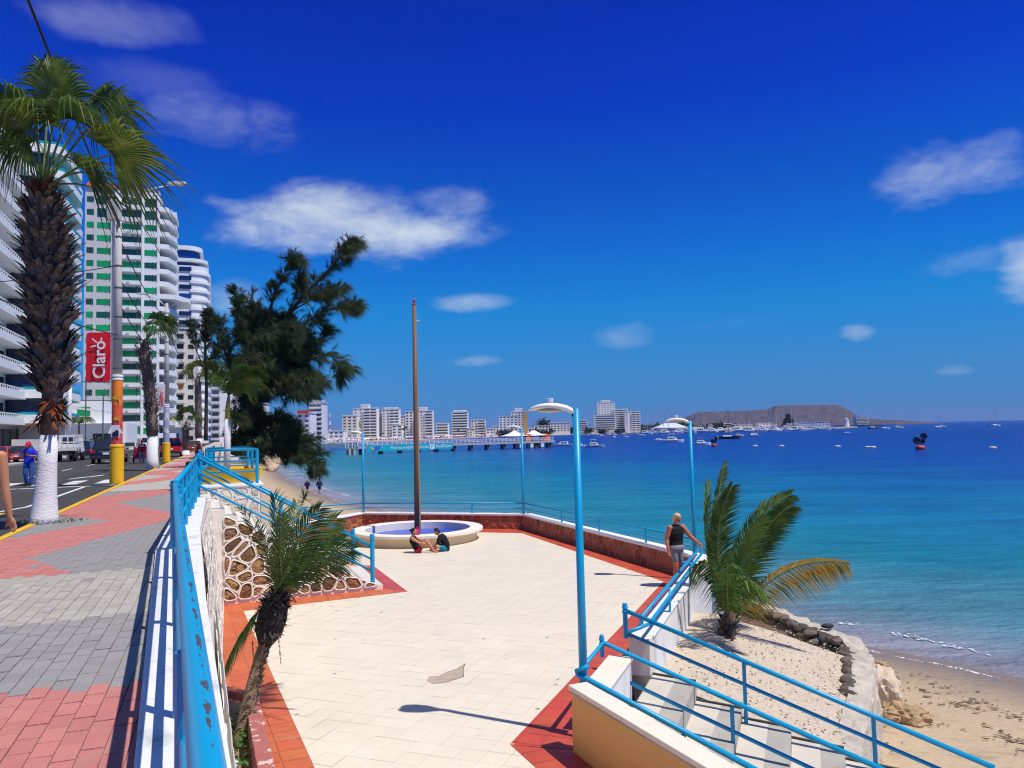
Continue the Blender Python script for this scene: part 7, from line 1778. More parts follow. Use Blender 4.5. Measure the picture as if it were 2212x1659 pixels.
# beach crowd and parasols
mb = MB(); rg = random.Random(33); CC = [(.75, .75, .75), (.6, .03, .04), (.65, .65, .7), (.05, .12, .5), (.7, .5, .1), (.7, .25, .3), (.03, .03, .04)]
def shore_y(x):
    tab = [(640, 470), (700, 640), (760, 700), (850, 757), (1000, 880), (1100, 985), (1200, 1050)]
    for (a, b), (c, d) in zip(tab, tab[1:]):
        if a <= x <= c: return b + (d - b) * (x - a) / (c - a)
    return 1050
for k in range(520):
    x = rg.uniform(655, 1190); d = shore_y(x) + rg.uniform(4, 60); p = Dp(x, 945, d); mb.cur = rg.choice((0, 0, 0, 1, 1, 2, 2, 3, 4, 5)); z = GZ + rg.uniform(0, 1.2)
    if rg.random() < .6: mb.lathe((p.x, p.y, z + 1.6), [(1.7, 0), (.9, .55), (.05, .85)], 7)
    else: mb.cur = rg.choice((6, 6, 3, 1, 2)); mb.box((p.x, p.y, z + .8), (.7, .5, 1.7))
mb.build('beach_crowd', [mat('crowd_%d' % i, c, .8, .05) for i, c in enumerate(CC)], kind='stuff')

# --- hill behind the marina
HP = [(50, 262), (120, 228), (180, 202), (250, 191), (380, 189), (500, 186), (700, 179), (850, 172), (980, 164), (1030, 138), (1060, 121), (1200, 117), (1400, 114), (1600, 112), (1770, 111), (1800, 124), (1850, 160), (1920, 202), (2000, 246), (2060, 262), (2212, 270)]
hp = [((2550 + .339 * x) * .576, (1480 + .339 * y) * .576) for x, y in HP]
mb = MB(); ND = 4300.0; rows = 11; dense = []
for (a, b) in zip(hp, hp[1:]):
    n = max(2, int((b[0] - a[0]) / 2.2)); dense += [(a[0] + (b[0] - a[0]) * k / n, a[1] + (b[1] - a[1]) * k / n) for k in range(n)]
dense.append(hp[-1]); n = len(dense)
for r in range(rows):
    f = r / (rows - 1)
    for i, (x, y) in enumerate(dense):
        p = Dp(x, y, ND); h = p.z - SEA; dep = ND - f ** 1.1 * 900; q = Dp(x, hor(x), dep)
        cliff = max(0, 1 - f * 1.02) ** (1.0 if f > .22 else .45); zz = SEA - 2 + (h + 2) * cliff + (9 * noise.noise((x * .05, f * 5, 0)) + 4 * noise.noise((x * .2, f * 9, 4))) * (1 if 0 < r < rows - 1 else 0) * min(1, h / 60)
        mb.v.append(Vector((q.x + 25 * noise.noise((x * .2, f * 4, 2)) * f, dep, zz)))
for r in range(rows - 1):
    for i in range(n - 1): a = r * n + i; mb.f.append([a, a + n, a + n + 1, a + 1]); mb.mi.append(0)
b0_ = len(mb.v); mb.v += [Vector((mb.v[i].x, ND + 900, SEA)) for i in range(n)]
for i in range(n - 1): mb.f.append([i, i + 1, b0_ + i + 1, b0_ + i]); mb.mi.append(0)
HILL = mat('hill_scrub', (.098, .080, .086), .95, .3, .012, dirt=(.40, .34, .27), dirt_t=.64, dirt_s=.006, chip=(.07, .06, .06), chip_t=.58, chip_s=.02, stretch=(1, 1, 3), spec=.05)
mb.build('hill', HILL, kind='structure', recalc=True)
mb = MB(); pts = [(1868, 912), (1885, 908), (1925, 906.5), (1950, 908), (1962, 910.8)]
for r in range(3):
    for (x, y) in pts: d = 2600 - r * 120; q = Dp(x, y, 2600); mb.v.append(Vector((q.x, d, SEA - 1 if r == 2 else (q.z if r == 0 else q.z * .5 + SEA * .5))))
for r in range(2):
    for i in range(4): a = r * 5 + i; mb.f.append([a, a + 5, a + 6, a + 1]); mb.mi.append(0)
mb.build('headland', mat('headland', (.085, .07, .07), .95, .25, .02), kind='structure', recalc=True)
for (x, y, w, lb, dep, hh) in ((2700, 0, 0, '', 0, 0),): pass
mb = MB(); q = Dp(1470, 893, 4250); mb.ball((Dp(1560, 894, 4280)), 14, 14, 12); mb.build('radar_dome', FARW, label='small white radar dome on the ridge of the hill', cat='dome', smooth=True)

# --- marina: club house, breakwater, lighthouse, hotel
cl = Dp(1464, 931, 1000); ch = thing('club_house', (cl.x, cl.y, GZ), 'long white club house with pale hipped roofs at the marina', 'building'); K_m = 1000 / FPX
def W_(x): return Dp(x, 931, 1000).x
for (x0, x1, y0, y1) in ((1408, 1520, 921, 934),):
    wbox('wall', FARW, ch, ((W_(x0) + W_(x1)) / 2, 1006, GZ + 3.0), (W_(x1) - W_(x0), 12, 6.0), 0)
for k in range(16): wbox('window', FWIN, ch, (W_(1412 + k * 6.8), 999.95, GZ + 2.6), (2.6, .1, 3.4), 0)
q = MB(); a, b = W_(1414), W_(1486); q.add([(a, 998, GZ + 6), (b, 998, GZ + 6), (b, 1014, GZ + 6), (a, 1014, GZ + 6), (a + 14, 1006, GZ + 12), (b - 14, 1006, GZ + 12)], [(0, 1, 5, 4), (2, 3, 4, 5), (0, 4, 3), (1, 2, 5), (3, 2, 1, 0)]); q.build('hipped_roof', mat('roof_pale', (.62, .66, .70), .7, .05), parent=ch)
mb = MB(); pts = [(1560, 928, 900), (1700, 929.5, 930), (1800, 925.5, 1050), (1845, 921.5, 1250)]
wl_ = [Dp(*p) for p in pts]; mb.prism([(p.x, p.y - 12) for p in wl_] + [(p.x, p.y + 14) for p in reversed(wl_)], SEA - 1, SEA + 2.2); mb.build('breakwater', mat('breakwater_rock', (.40, .36, .31), .95, .3, .2, bump=1, bs=1), label='pale rock breakwater below the lighthouse', cat='breakwater')
lt = Dp(1829, 921, 1180); t = thing('lighthouse', (lt.x, lt.y, SEA + 2), 'small white lighthouse at the end of the breakwater', 'lighthouse'); hz = Dp(1829, 903, 1180).z - SEA - 2
MB().lathe((lt.x, lt.y, SEA + 2), [(4.2, 0), (3.0, hz * .8), (3.6, hz * .81), (3.6, hz * .85)], 12).build('tower', FARW, parent=t, smooth=False); MB().lathe((lt.x, lt.y, SEA + 2 + hz * .85), [(1.8, 0), (1.8, hz * .12), (.2, hz * .2)], 10).build('lantern', FARG, parent=t)
far_building(1850, 1875, 901, 1700, 'white hotel with long balconies on the point beyond the lighthouse', FARW, 'strip')
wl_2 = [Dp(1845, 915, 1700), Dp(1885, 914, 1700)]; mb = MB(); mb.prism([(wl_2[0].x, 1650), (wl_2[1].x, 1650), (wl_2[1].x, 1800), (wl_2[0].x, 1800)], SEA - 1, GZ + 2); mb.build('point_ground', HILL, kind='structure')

for (x0, x1, yt, dep, lb) in ((1560, 1580, 915, 1250, 'small white shed left of the tall pointed tree'), (1590, 1625, 918, 1240, 'long low white boat shed below the hill'), (1640, 1668, 914, 1260, 'white shed with flat roof just left of the pointed tree'), (1725, 1752, 913, 1260, 'white house right of the pointed tree'), (1760, 1790, 911, 1270, 'grey white house with wide eaves near the lighthouse'), (1530, 1552, 919, 1230, 'little white hut at the left of the marina masts')):
    far_building(x0, x1, yt, dep, lb, FARW, 'grid', fl=3.4, cols=4)
# --- boats
HULLW = mat('hull_white', (.78, .78, .77), .4, .04, 1); HULLD = mat('hull_dark', (.03, .035, .05), .35, .05, 1); BOATW = mat('boat_window', (.03, .035, .05), .2, .1)
def hull_mb(Ln, Wd, fb, dr=.25):
    q = MB(); st = [(-.5, .82, 1.0), (-.2, 1.0, 1.0), (.1, 1.0, 1.05), (.32, .72, 1.15), (.44, .36, 1.25), (.5, .03, 1.32)]; n = 5
    for (x, w, h) in st:
        hw = Wd / 2 * w; q.v += [Vector((x * Ln, -hw, fb * h)), Vector((x * Ln * .97, -hw * .8, -dr * .2)), Vector((x * Ln * .92, 0, -dr)), Vector((x * Ln * .97, hw * .8, -dr * .2)), Vector((x * Ln, hw, fb * h))]
    for i in range(len(st) - 1):
        for k in range(n - 1): q.f.append([i * n + k, (i + 1) * n + k, (i + 1) * n + k + 1, i * n + k + 1]); q.mi.append(0)
        q.f.append([i * n + 4, (i + 1) * n + 4, (i + 1) * n, i * n]); q.mi.append(0)
    q.f.append([0, 1, 2, 3, 4]); q.mi.append(0); return q
def boat(kind, label, x, y, w_px, rz=0.0, hull=HULLW, top=None, group='boats in the bay', mast_y=None, dep=None):
    p = G(x, y, SEA) if dep is None else Dp(x, y, dep); k = p.y / FPX; Ln = w_px * k; t = thing('boat', (0, 0, 0), label, 'boat', group); Wd = Ln * .32; fb = Ln * .10
    hull_mb(Ln, Wd, fb).build('hull', hull, parent=t, recalc=True)
    if kind in ('motor', 'cabin', 'small'):
        s = {'motor': 1.0, 'cabin': 1.15, 'small': .7}[kind]; h1 = fb + Ln * .13 * s
        q = MB(); q.hexa([(-.30 * Ln, -.36 * Wd, fb * .9), (.20 * Ln, -.34 * Wd, fb * .9), (.20 * Ln, .34 * Wd, fb * .9), (-.30 * Ln, .36 * Wd, fb * .9)], [(-.28 * Ln, -.32 * Wd, h1), (.04 * Ln, -.28 * Wd, h1), (.04 * Ln, .28 * Wd, h1), (-.28 * Ln, .32 * Wd, h1)]); cab = q.build('cabin', HULLW, parent=t, recalc=True)
        for s_ in (-1, 1):
            for j in range(3): MB().box(((-.22 + j * .10) * Ln, s_ * .345 * Wd, fb + Ln * .07 * s), (.07 * Ln, .04 * Wd, Ln * .05 * s)).build('window', BOATW, parent=cab)
        MB().face([(.19 * Ln - .02 * Ln, -.27 * Wd, fb * 1.25), (.19 * Ln - .02 * Ln, .27 * Wd, fb * 1.25), (.055 * Ln, .24 * Wd, h1 - .02 * Ln), (.055 * Ln, -.24 * Wd, h1 - .02 * Ln)]).build('windscreen', BOATW, parent=cab)
        if kind == 'cabin':
            for s_ in (-1, 1):
                for xx in (-.22, .0): MB().tube([(xx * Ln, s_ * .26 * Wd, h1), (xx * Ln, s_ * .26 * Wd, h1 + .13 * Ln)], .006 * Ln, 5).build('stanchion', STEEL, parent=t)
            MB().box((-.11 * Ln, 0, h1 + .135 * Ln), (.30 * Ln, .62 * Wd, .018 * Ln)).build('canopy', top or HULLW, parent=t, bevel=.005 * Ln)
    elif kind == 'sail':
        q = MB(); q.hexa([(-.2 * Ln, -.25 * Wd, fb * .9), (.2 * Ln, -.2 * Wd, fb * .9), (.2 * Ln, .2 * Wd, fb * .9), (-.2 * Ln, .25 * Wd, fb * .9)], [(-.18 * Ln, -.2 * Wd, fb * 1.5), (.14 * Ln, -.15 * Wd, fb * 1.5), (.14 * Ln, .15 * Wd, fb * 1.5), (-.18 * Ln, .2 * Wd, fb * 1.5)]); q.build('cabin', HULLW, parent=t, recalc=True)
        hm = (y - mast_y) * k if mast_y else Ln * 1.3
        MB().tube([(.05 * Ln, 0, fb), (.05 * Ln, 0, hm)], [.011 * Ln + .03, .007 * Ln + .02], 6).build('mast', STEEL if hull is HULLW else FRAMED, parent=t); MB().tube([(.05 * Ln, 0, fb * 2.4), (-.36 * Ln, 0, fb * 2.2)], .012 * Ln, 6).build('boom', NAVY, parent=t)
        for e in (.5, -.48): MB().tube([(.05 * Ln, 0, hm * .98), (e * Ln, 0, fb)], .004 * Ln, 4).build('stay', FRAMED, parent=t)
    else: MB().box((-.35 * Ln, 0, fb), (.12 * Ln, .3 * Wd, fb)).build('outboard', DARK, parent=t)
    t.location = (p.x, p.y, SEA); t.rotation_euler = (0, 0, rz); return t
PINK = mat('canopy_pink', (.75, .06, .22), .6, .05)
boat('cabin', 'white motor boat with pink canopy beside the left sign buoy', 1517, 961, 40, .1, top=PINK)
boat('cabin', 'white cruiser with fly bridge left of the plaza corner lamp', 1455, 955, 46, .05); boat('small', 'small low boat moored behind the white cruiser', 1425, 953, 30, .15)
boat('sail', 'dark hulled sailing yacht with tall mast right of the left sign buoy', 1572, 948, 52, -.1, HULLD, mast_y=884)
boat('motor', 'white motor boat just behind the dark hulled yacht', 1597, 942, 22, .1); boat('motor', 'white motor yacht alone right of the dark hulled yacht', 1626, 943, 32, 3.2, HULLW)
boat('cabin', 'fishing boat with canopy between the near lamp and the corner lamp', 1286, 966, 42, .1, mat('hull_grey', (.35, .40, .45), .4, .05)); boat('small', 'small white boat right of the near lamp farther out', 1327, 945, 17, 1.2)
boat('motor', 'long white boat moored at the pier head', 1214, 964, 44, 2.9); boat('cabin', 'white boat partly hidden by the near lamp post', 1254, 964, 24, .3)
boat('sail', 'white sailing yacht alone at the far right near the horizon', 2149, 921, 28, .2, mast_y=883); boat('sail', 'left yacht of the moored pair near the horizon', 2024, 924, 22, .2, mast_y=896); boat('sail', 'right yacht of the moored pair near the horizon', 2034, 922.5, 20, 0, mast_y=895)
boat('sail', 'yacht with thin mast off the headland', 1911, 927, 25, .1, mast_y=890); boat('motor', 'white motor boat between the headland yacht and the moored pair', 1941, 925, 23, .1); boat('motor', 'dark hulled motor boat right of the lighthouse', 1886, 926, 24, .2, HULLD); boat('small', 'small white speed boat below the lighthouse', 1828, 937, 20, 3.1)
boat('small', 'small boat between skyline and cruiser', 1352, 944, 14, .2); boat('small', 'low white boat left of the cruiser farther out', 1385, 941, 18, .1); boat('small', 'tiny boat near the tallest tower shore', 1300, 942, 12, .1)
rg = random.Random(50)
protos = [boat(k, 'white boat moored in the crowded marina below the hill', 1500 + i * 20, 934, 17, .1 * i, group='boats packed in the marina', dep=900, mast_y=900) for i, k in enumerate(('motor', 'cabin', 'sail', 'small'))]
for p in protos: p.location = (*Dp(rg.uniform(1420, 1500), 934, 960)[:2], SEA)
for k in range(150):
    pr = rg.choice((0, 1, 1, 2, 3, 0, 0, 1, 1)); c = copy_tree(protos[pr]); x = rg.uniform(1390, 1790); d = rg.uniform(880, 1130); s = rg.uniform(1.0, 2.3)
    if x > 1600 and d > 930 and rg.random() < .5: d = rg.uniform(870, 900)
    q = Dp(x, 930, d); c.location = (q.x, q.y, SEA); c.rotation_euler = (0, 0, rg.uniform(-.5, .5) + (3.14 if rg.random() < .4 else 0)); c.scale = (s, s, s * rg.uniform(.9, 1.3) * (.62 if pr == 2 else 1))
for k in range(22):
    pr = rg.choice((0, 1, 3, 3)); c = copy_tree(protos[pr]); x = rg.uniform(1130, 1400); q = G(x, rg.uniform(937, 941) + (1300 - x) * .014, SEA); s = rg.uniform(.5, 1.0); c.location = (q.x, min(q.y, 1040), SEA); c.rotation_euler = (0, 0, rg.uniform(0, 6)); c.scale = (s, s, s)
    c['label'] = 'small white boat moored off the beach right of the pier'; c['group'] = 'small boats off the beach'
# floats
FLT = mat('float_pale', (.62, .50, .42), .6, .1, 2)
flo = None
for i, (x, y, lb) in enumerate(((1631, 964, 'leftmost pale mooring float in the row before the marina'), (1688, 964, 'second pale mooring float from the left'), (1809, 965, 'pale mooring float below the lighthouse'), (1875, 967, 'left float of the close pair left of the big sign buoy'), (1885, 967, 'right float of the close pair left of the big sign buoy'), (2144, 968, 'rightmost pale mooring float beyond the big sign buoy'))):
    p = G(x, y, SEA); q = MB(); q.lathe((p.x, p.y, SEA), [(.6, -.2), (.95, 0), (.9, .25), (.35, .42), (.1, .45)], 12); f_ = q.build('mooring_float', FLT, label=lb, cat='buoy', group='mooring floats', smooth=True)
# sign buoys
def sign_buoy(x, y, label, sc=1.0):
    p = G(x, y, SEA); k = p.y / FPX * sc; t = thing('sign_buoy', (p.x, p.y, SEA), label, 'buoy', 'sign buoys in the bay'); S = k * 1.0
    MB().lathe(p, [(6 * S, -.3), (9.5 * S, 0), (10 * S, 4 * S), (8.5 * S, 8 * S), (4 * S, 9 * S)], 18).build('float', mat('buoy_red', (.55, .06, .04), .5, .15, 1), parent=t, smooth=True)
    for s in (-4, 4): MB().tube([(p.x + s * S, p.y, SEA + 8 * S), (p.x + s * S, p.y, SEA + 14 * S)], .9 * S, 6).build('leg', DARK, parent=t)
    fd = Vector((-.55, -1, 0)).normalized(); rt_ = Vector((-fd.y, fd.x, 0)); rt_ = rt_ if rt_.x > 0 else -rt_
    for (ox, oz, r) in ((-6, 20, 8.2), (8, 29, 7.6)):
        c = p + rt_ * (ox * S) + Vector((0, 0, oz * S)); ax = (rt_, Vector((0, 0, 1)), fd)
        d_ = MB().lathe(c - fd * (2.2 * S), [(r * S, 0), (r * S, 4.4 * S)], 22, axis=ax).build('disc', SIGNW, parent=t); MB().lathe(c + fd * (2.22 * S), [(r * .95 * S, 0), (r * .95 * S, .12 * S)], 22, axis=ax).build('disc_face', mat('buoy_navy', (.012, .016, .05), .4, .1), parent=d_)
        rg_ = MB(); 
        for q in range(20):
            a0, a1 = q * .28 + .5, q * .28 + .75
            if a1 > 5.6: break
            rg_.face([c + fd * (2.40 * S) + (rt_ * math.cos(a) + Vector((0, 0, 1)) * math.sin(a)) * (rr * r * S) for a, rr in ((a0, .55), (a1, .55), (a1, .68), (a0, .68))])
        rg_.build('ring_mark', mat('mark_grey', (.35, .38, .45), .5, .05), parent=d_)
    c = p + rt_ * (3.0 * S) + Vector((0, 0, 17.5 * S)); b_ = MB().box(c, (15 * S, 3.8 * S, 9 * S), ax=(rt_, fd, Vector((0, 0, 1)))).build('sign_box', SIGNW, parent=t); MB().box(c + fd * (1.95 * S), (14.4 * S, .3 * S, 8.6 * S), ax=(rt_, fd, Vector((0, 0, 1)))).build('box_face', MATS['buoy_navy'], parent=b_)
    return t
sign_buoy(1988, 971, 'large dark double disc sign buoy on red float at the right'); sign_buoy(1543, 964, 'smaller dark double disc sign buoy beside the pink canopied boat', .58)

# --- pier with banner and arched bridge
P0 = G(772, 982.5, SEA); P1 = G(1195, 966.5, SEA); pd = (P1 - P0); PL = pd.length; pd.normalize(); pn = Vector((pd.y, -pd.x, 0))   # pn faces the camera
pier = thing('pier', tuple(P0), 'long white railed pier on dark piles across the bay', 'pier'); DK = -2.45
PIERC = mat('pier_concrete', (.42, .40, .38), .9, .12, .3); PILE = mat('pier_pile', (.09, .085, .08), .9, .2, .5); PRW = mat('pier_white', (.76, .76, .75), .6, .05)
def pbox(nm, m, s0, s1, o0, o1, z0, z1, par=None):
    c = P0 + pd * ((s0 + s1) / 2) + pn * ((o0 + o1) / 2); return wbox(nm, m, par or pier, (c.x, c.y, (z0 + z1) / 2), (s1 - s0, abs(o1 - o0), z1 - z0), math.atan2(pd.y, pd.x))
pbox('deck', PIERC, 0, PL, -3.2, 0, DK - .45, DK); pbox('edge_beam', PIERC, 0, PL, 0, .3, DK - .75, DK + .1); pbox('head_deck', PIERC, PL - 18, PL + 1, -9, .05, DK - .7, DK + .02)
for k in range(12):
    s = 2 + k * (PL - 3) / 11
    for o in (-.5, -2.6): pbox('pile', PILE, s - .35, s + .35, o - .35, o + .35, SEA - 1, DK - .45)
for k in range(6): pbox('pile', PILE, PL - 16 + k * 3.1, PL - 15.4 + k * 3.1, -4.5, -3.9, SEA - 1, DK - .7)
for h in (.55, 1.0, 1.4): pbox('rail', PRW, 0, PL, -.05, .1, DK + h - .07, DK + h + .07)
for k in range(46): pbox('rail_post', PRW, k * PL / 45 - .08, k * PL / 45 + .08, -.06, .12, DK, DK + 1.45)
for k in range(3): pbox('bollard_wall', PRW, PL - 6 - k * 5, PL - 4.6 - k * 5, -3, .2, SEA + .3, SEA + 2.0)
ORG_M = mat('booth_orange', (.75, .12, .02), .6, .05)
for i, s in enumerate((PL - 9.8, PL - 1.6)):
    c = P0 + pd * s - pn * 2.0; c.z = DK; t = thing('pier_booth', (c.x, c.y, DK), ('left' if i == 0 else 'right') + ' orange arched booth at the pier head', 'booth', 'orange booths on the pier'); q = MB(); q.prism([(0, 0)] * 0 + [(0, 0), (1, 0), (1, 1)], 0, 1) if False else None
    pts = [(-1.7, 0), (1.7, 0)] + [(1.7 * math.cos(a), 1.4 + 1.4 * math.sin(a)) for a in [math.pi * k / 8 for k in range(9)]]
    panel(q, c, pd, Vector((0, 0, 1)), pts, -2.2).build('shell', ORG_M, parent=t, recalc=True); MB().box(c - pd * 2.0 + Vector((0, 0, 1.4)) - pn * 1.0, (.3, 2.4, 2.8), ax=(pd, pn, Vector((0, 0, 1)))).build('end_wall', DARK, parent=t)
for i, s in enumerate((PL - 15, PL - 5.8)):
    c = P0 + pd * s - pn * 5; c.z = DK; t = thing('tent', (c.x, c.y, DK), ('left' if i == 0 else 'right') + ' white peaked tent behind the orange booths on the pier', 'tent'); MB().lathe(c, [(5.5, 2.2), (2.6, 3.0), (.2, 4.3)], 8).build('canopy', FARW, parent=t)
    for a in (.8, 2.4, 3.9, 5.5): MB().tube([c + Vector((4.8 * math.cos(a), 4.8 * math.sin(a), 0)), c + Vector((4.8 * math.cos(a), 4.8 * math.sin(a), 2.3))], .07, 5).build('pole', PRW, parent=t)
# banner
b0_, b1_ = VP(793, 970, P0 + pn * .45, P1 + pn * .45), VP(978, 962, P0 + pn * .45, P1 + pn * .45); bc = (b0_ + b1_) / 2; bw = (b1_ - b0_).length; bh = 2.05; bc.z = DK - .75
ban = thing('banner', (bc.x, bc.y, SEA), 'turquoise advertising banner with white lettering hung along the pier', 'banner')
panel(MB(), bc, pd, Vector((0, 0, 1)), [(-bw / 2, -bh / 2), (bw / 2, -bh / 2), (bw / 2, bh / 2), (-bw / 2, bh / 2)], .06).build('cloth', mat('banner_teal', (.0, .47, .53), .5, .06, .3), parent=ban, recalc=True)
f0 = bc + pn * .12
put_text('lettering', 'Vive tus mejores historias', 1.42, SIGNW, ban, f0 - pd * (bw * .02), pd, Vector((0, 0, 1)), off=.012)
put_text('lettering', 'PacifiCard', 1.50, SIGNW, ban, f0 + pd * (bw * .385), pd, Vector((0, 0, 1)), off=.015)
panel(MB(), f0 + pd * (bw * .245), pd, Vector((0, 0, 1)), rounded(1.9, 1.9, .35), .02).build('logo_tile', SIGNW, parent=ban, recalc=True); put_text('logo_letter', 'P', 1.8, MATS['banner_teal'], ban, f0 + pd * (bw * .245) + pn * .05, pd, Vector((0, 0, 1)), off=.01)
for (x, z, a, m_, w_) in ((-.40, .0, 20, mat('figure_blue', (.05, .16, .50), .5, .15, 2), 3.4), (-.37, .18, 12, mat('figure_light', (.15, .45, .70), .5, .15, 2), 2.6), (-.445, -.1, -30, mat('figure_yellow', (.60, .52, .12), .5, .15, 2), 1.7)):
    ca, sa = math.cos(R(a)), math.sin(R(a)); panel(MB(), f0 + pd * (bw * x) + Vector((0, 0, z)) + pn * (.01 + abs(x) * .02), pd * ca + Vector((0, 0, sa)), Vector((0, 0, ca)) - pd * sa, [(w_ / 2 * math.cos(k * .63) * (1 + .15 * (k % 2)), w_ * .2 * math.sin(k * .63)) for k in range(10)], .01).build('printed_figure', m_, parent=ban, recalc=True)
# bridge
br = thing('bridge', tuple(P0), 'white arched footbridge from the beach to the pier', 'bridge'); bl_ = [Dp(x, y, d) for x, y, d in ((630, 972, 330), (655, 963.5, 318), (690, 957.5, 302), (725, 955.5, 286), (768, 958, 266))]
for nm, dz, th in (('girder', -.35, 1.7),):
    q = MB(); n = len(bl_)
    for o, z in ((0, 0), (-2.5, 0), (-2.5, -th), (0, -th)): q.v += [p + pn * o + Vector((0, 0, dz + z)) for p in bl_]
    for j in range(4):
        for i in range(n - 1): a, b = j * n + i, ((j + 1) % 4) * n + i; q.f.append([a, a + 1, b + 1, b]); q.mi.append(0)
    q.build('girder', PRW, parent=br, recalc=True)
for h in (.5, 1.0): MB().tube([p + Vector((0, 0, h - .3)) for p in bl_], .06, 5).build('rail', PRW, parent=br)
for k in range(2): pbox('pier_leg', PIERC, -3 + k * 1.6, -2.2 + k * 1.6, -2.5, 0, SEA - 1, DK - .6, br)
for k in range(4): pbox('gate_post', PRW, -3.4 + (k % 2) * 2.4, -3.2 + (k % 2) * 2.4, -2.4 * (k // 2), -2.4 * (k // 2) + .2, DK - .5, DK + 6.5, br)
fl_ = Dp(776, 950, 262); t = thing('flag', (fl_.x, fl_.y, DK), 'small yellow flag flying over the pier entrance', 'flag'); zt = Dp(776, 908, 262).z; MB().tube([(fl_.x, fl_.y, DK), (fl_.x, fl_.y, zt)], .06, 5).build('pole', STEEL, parent=t)
q = MB(); q.add([(fl_.x, fl_.y, zt), (fl_.x + .5, fl_.y - .2, zt - .9), (fl_.x + 1.0, fl_.y, zt - 2.2), (fl_.x + .75, fl_.y, zt - 2.9), (fl_.x, fl_.y, zt - 2.2)], [(0, 1, 2, 3, 4)]); q.build('cloth', mat('flag_yellow', (.7, .55, .08), .8, .05), parent=t)
# rocks on the left beach
rg = random.Random(14); RK = mat('beach_rock', (.44, .32, .20), .95, .25, 1.2, bump=1, bs=4, rnd=.25); rms = [rock_mesh(rg, 1, (1, .9, .65), 2, RK) for _ in range(5)]
for k in range(70):
    x, y = rg.uniform(562, 622), rg.uniform(985, 1012); x = min(x, 556 + (1030 - y) * 1.6); p = G(x, y + 2, SEA + .5); s = rg.uniform(.4, 1.3)
    o = inst('beach_rock', rng_ if False else rg.choice(rms), None, None, (p.x, p.y, SEA + .35 + .2 * s), rz=rg.uniform(0, 6), scale=(s, s, s)); tag(o, 'tan rock in the heap on the beach below the casuarina', 'rock', 'rocks heaped below the casuarina')
BR = mat('boulder', (.45, .31, .17), .95, .25, 2.5, bump=1.3, bs=7, dirt=(.25, .17, .10), dirt_t=.55, dirt_s=2)
for (x, y, s, sq, lb, m_) in ((1960, 1562, .42, (1.15, .9, .72), 'rounded brown boulder on the sand outside the curved wall', BR), (1897, 1515, .62, (.8, .9, 1.1), 'pale rock slab leaning against the curved wall', mat('pale_rock', (.62, .50, .37), .95, .2, 2, bump=1, bs=7)), (1880, 1580, .35, (1, .8, .6), 'small low rock between boulder and curved wall', BR), (1925, 1600, .22, (1.4, .9, .5), 'flat stone on the sand below the boulder', BR), (1902, 1450, .28, (1, .8, .7), 'small rock at the seaward foot of the curved wall', BR)):
    p = G(x, y, SEA + .5); o = inst('rock', rock_mesh(random.Random(int(x)), 1, sq, 4, m_, .3, .22), None, None, (p.x, p.y, p.z + s * .25), rz=x, scale=(s, s, s)); tag(o, lb, 'rock')
o = inst('rock', rock_mesh(random.Random(5), 1, (1.6, .8, .45), 2, DSTONE), None, None, G(678, 1014, SEA + .1), scale=(1.2, .8, .5)); tag(o, 'dark flat rock awash in the shallows below the casuarina', 'rock')
o = inst('rubbish', rock_mesh(random.Random(6), 1, (1.2, .7, .5), 2, DARK), None, None, G(1787, 1352, zt_b := -3.26), scale=(.13, .13, .13)); tag(o, 'small black object lying on the curved wall', 'rubbish')

# ================================================================== PEOPLE
SKIN1 = mat('skin_tan', (.52, .22, .115), .55, .08, 6); SKIN2 = mat('skin_brown', (.40, .16, .085), .55, .08, 6); SKIN3 = mat('skin_red', (.55, .17, .09), .55, .08, 6)
def cap_tube(mb, pts, rs, n=12):
    pts = [Vector(p) for p in pts]
    d0 = (pts[0] - pts[1]).normalized(); d1 = (pts[-1] - pts[-2]).normalized(); P, RR = [], []
    for k in (1, .75, .4): P.append(pts[0] + d0 * rs[0] * .9 * k); RR.append(rs[0] * math.sqrt(max(.01, 1 - k * k * .98)))
    P += pts; RR += list(rs)
    for k in (.4, .75, 1): P.append(pts[-1] + d1 * rs[-1] * .9 * k); RR.append(rs[-1] * math.sqrt(max(.01, 1 - k * k * .98)))
    mb.tube(P, RR, n)
BASEJ = dict(pel=(0, 0, .96), wai=(0, .01, 1.10), che=(0, .0, 1.30), nec=(0, .01, 1.49), hea=(0, -.02, 1.63), shL=(-.19, .01, 1.43), elL=(-.25, .02, 1.14), wrL=(-.27, -.05, .89), haL=(-.27, -.08, .74), shR=(.19, .01, 1.43), elR=(.25, .02, 1.14), wrR=(.27, -.05, .89), haR=(.27, -.08, .74),
             hiL=(-.095, 0, .93), knL=(-.10, -.02, .51), anL=(-.10, .02, .09), toL=(-.12, -.15, .03), hiR=(.095, 0, .93), knR=(.10, -.02, .51), anR=(.10, .02, .09), toR=(.12, -.15, .03))
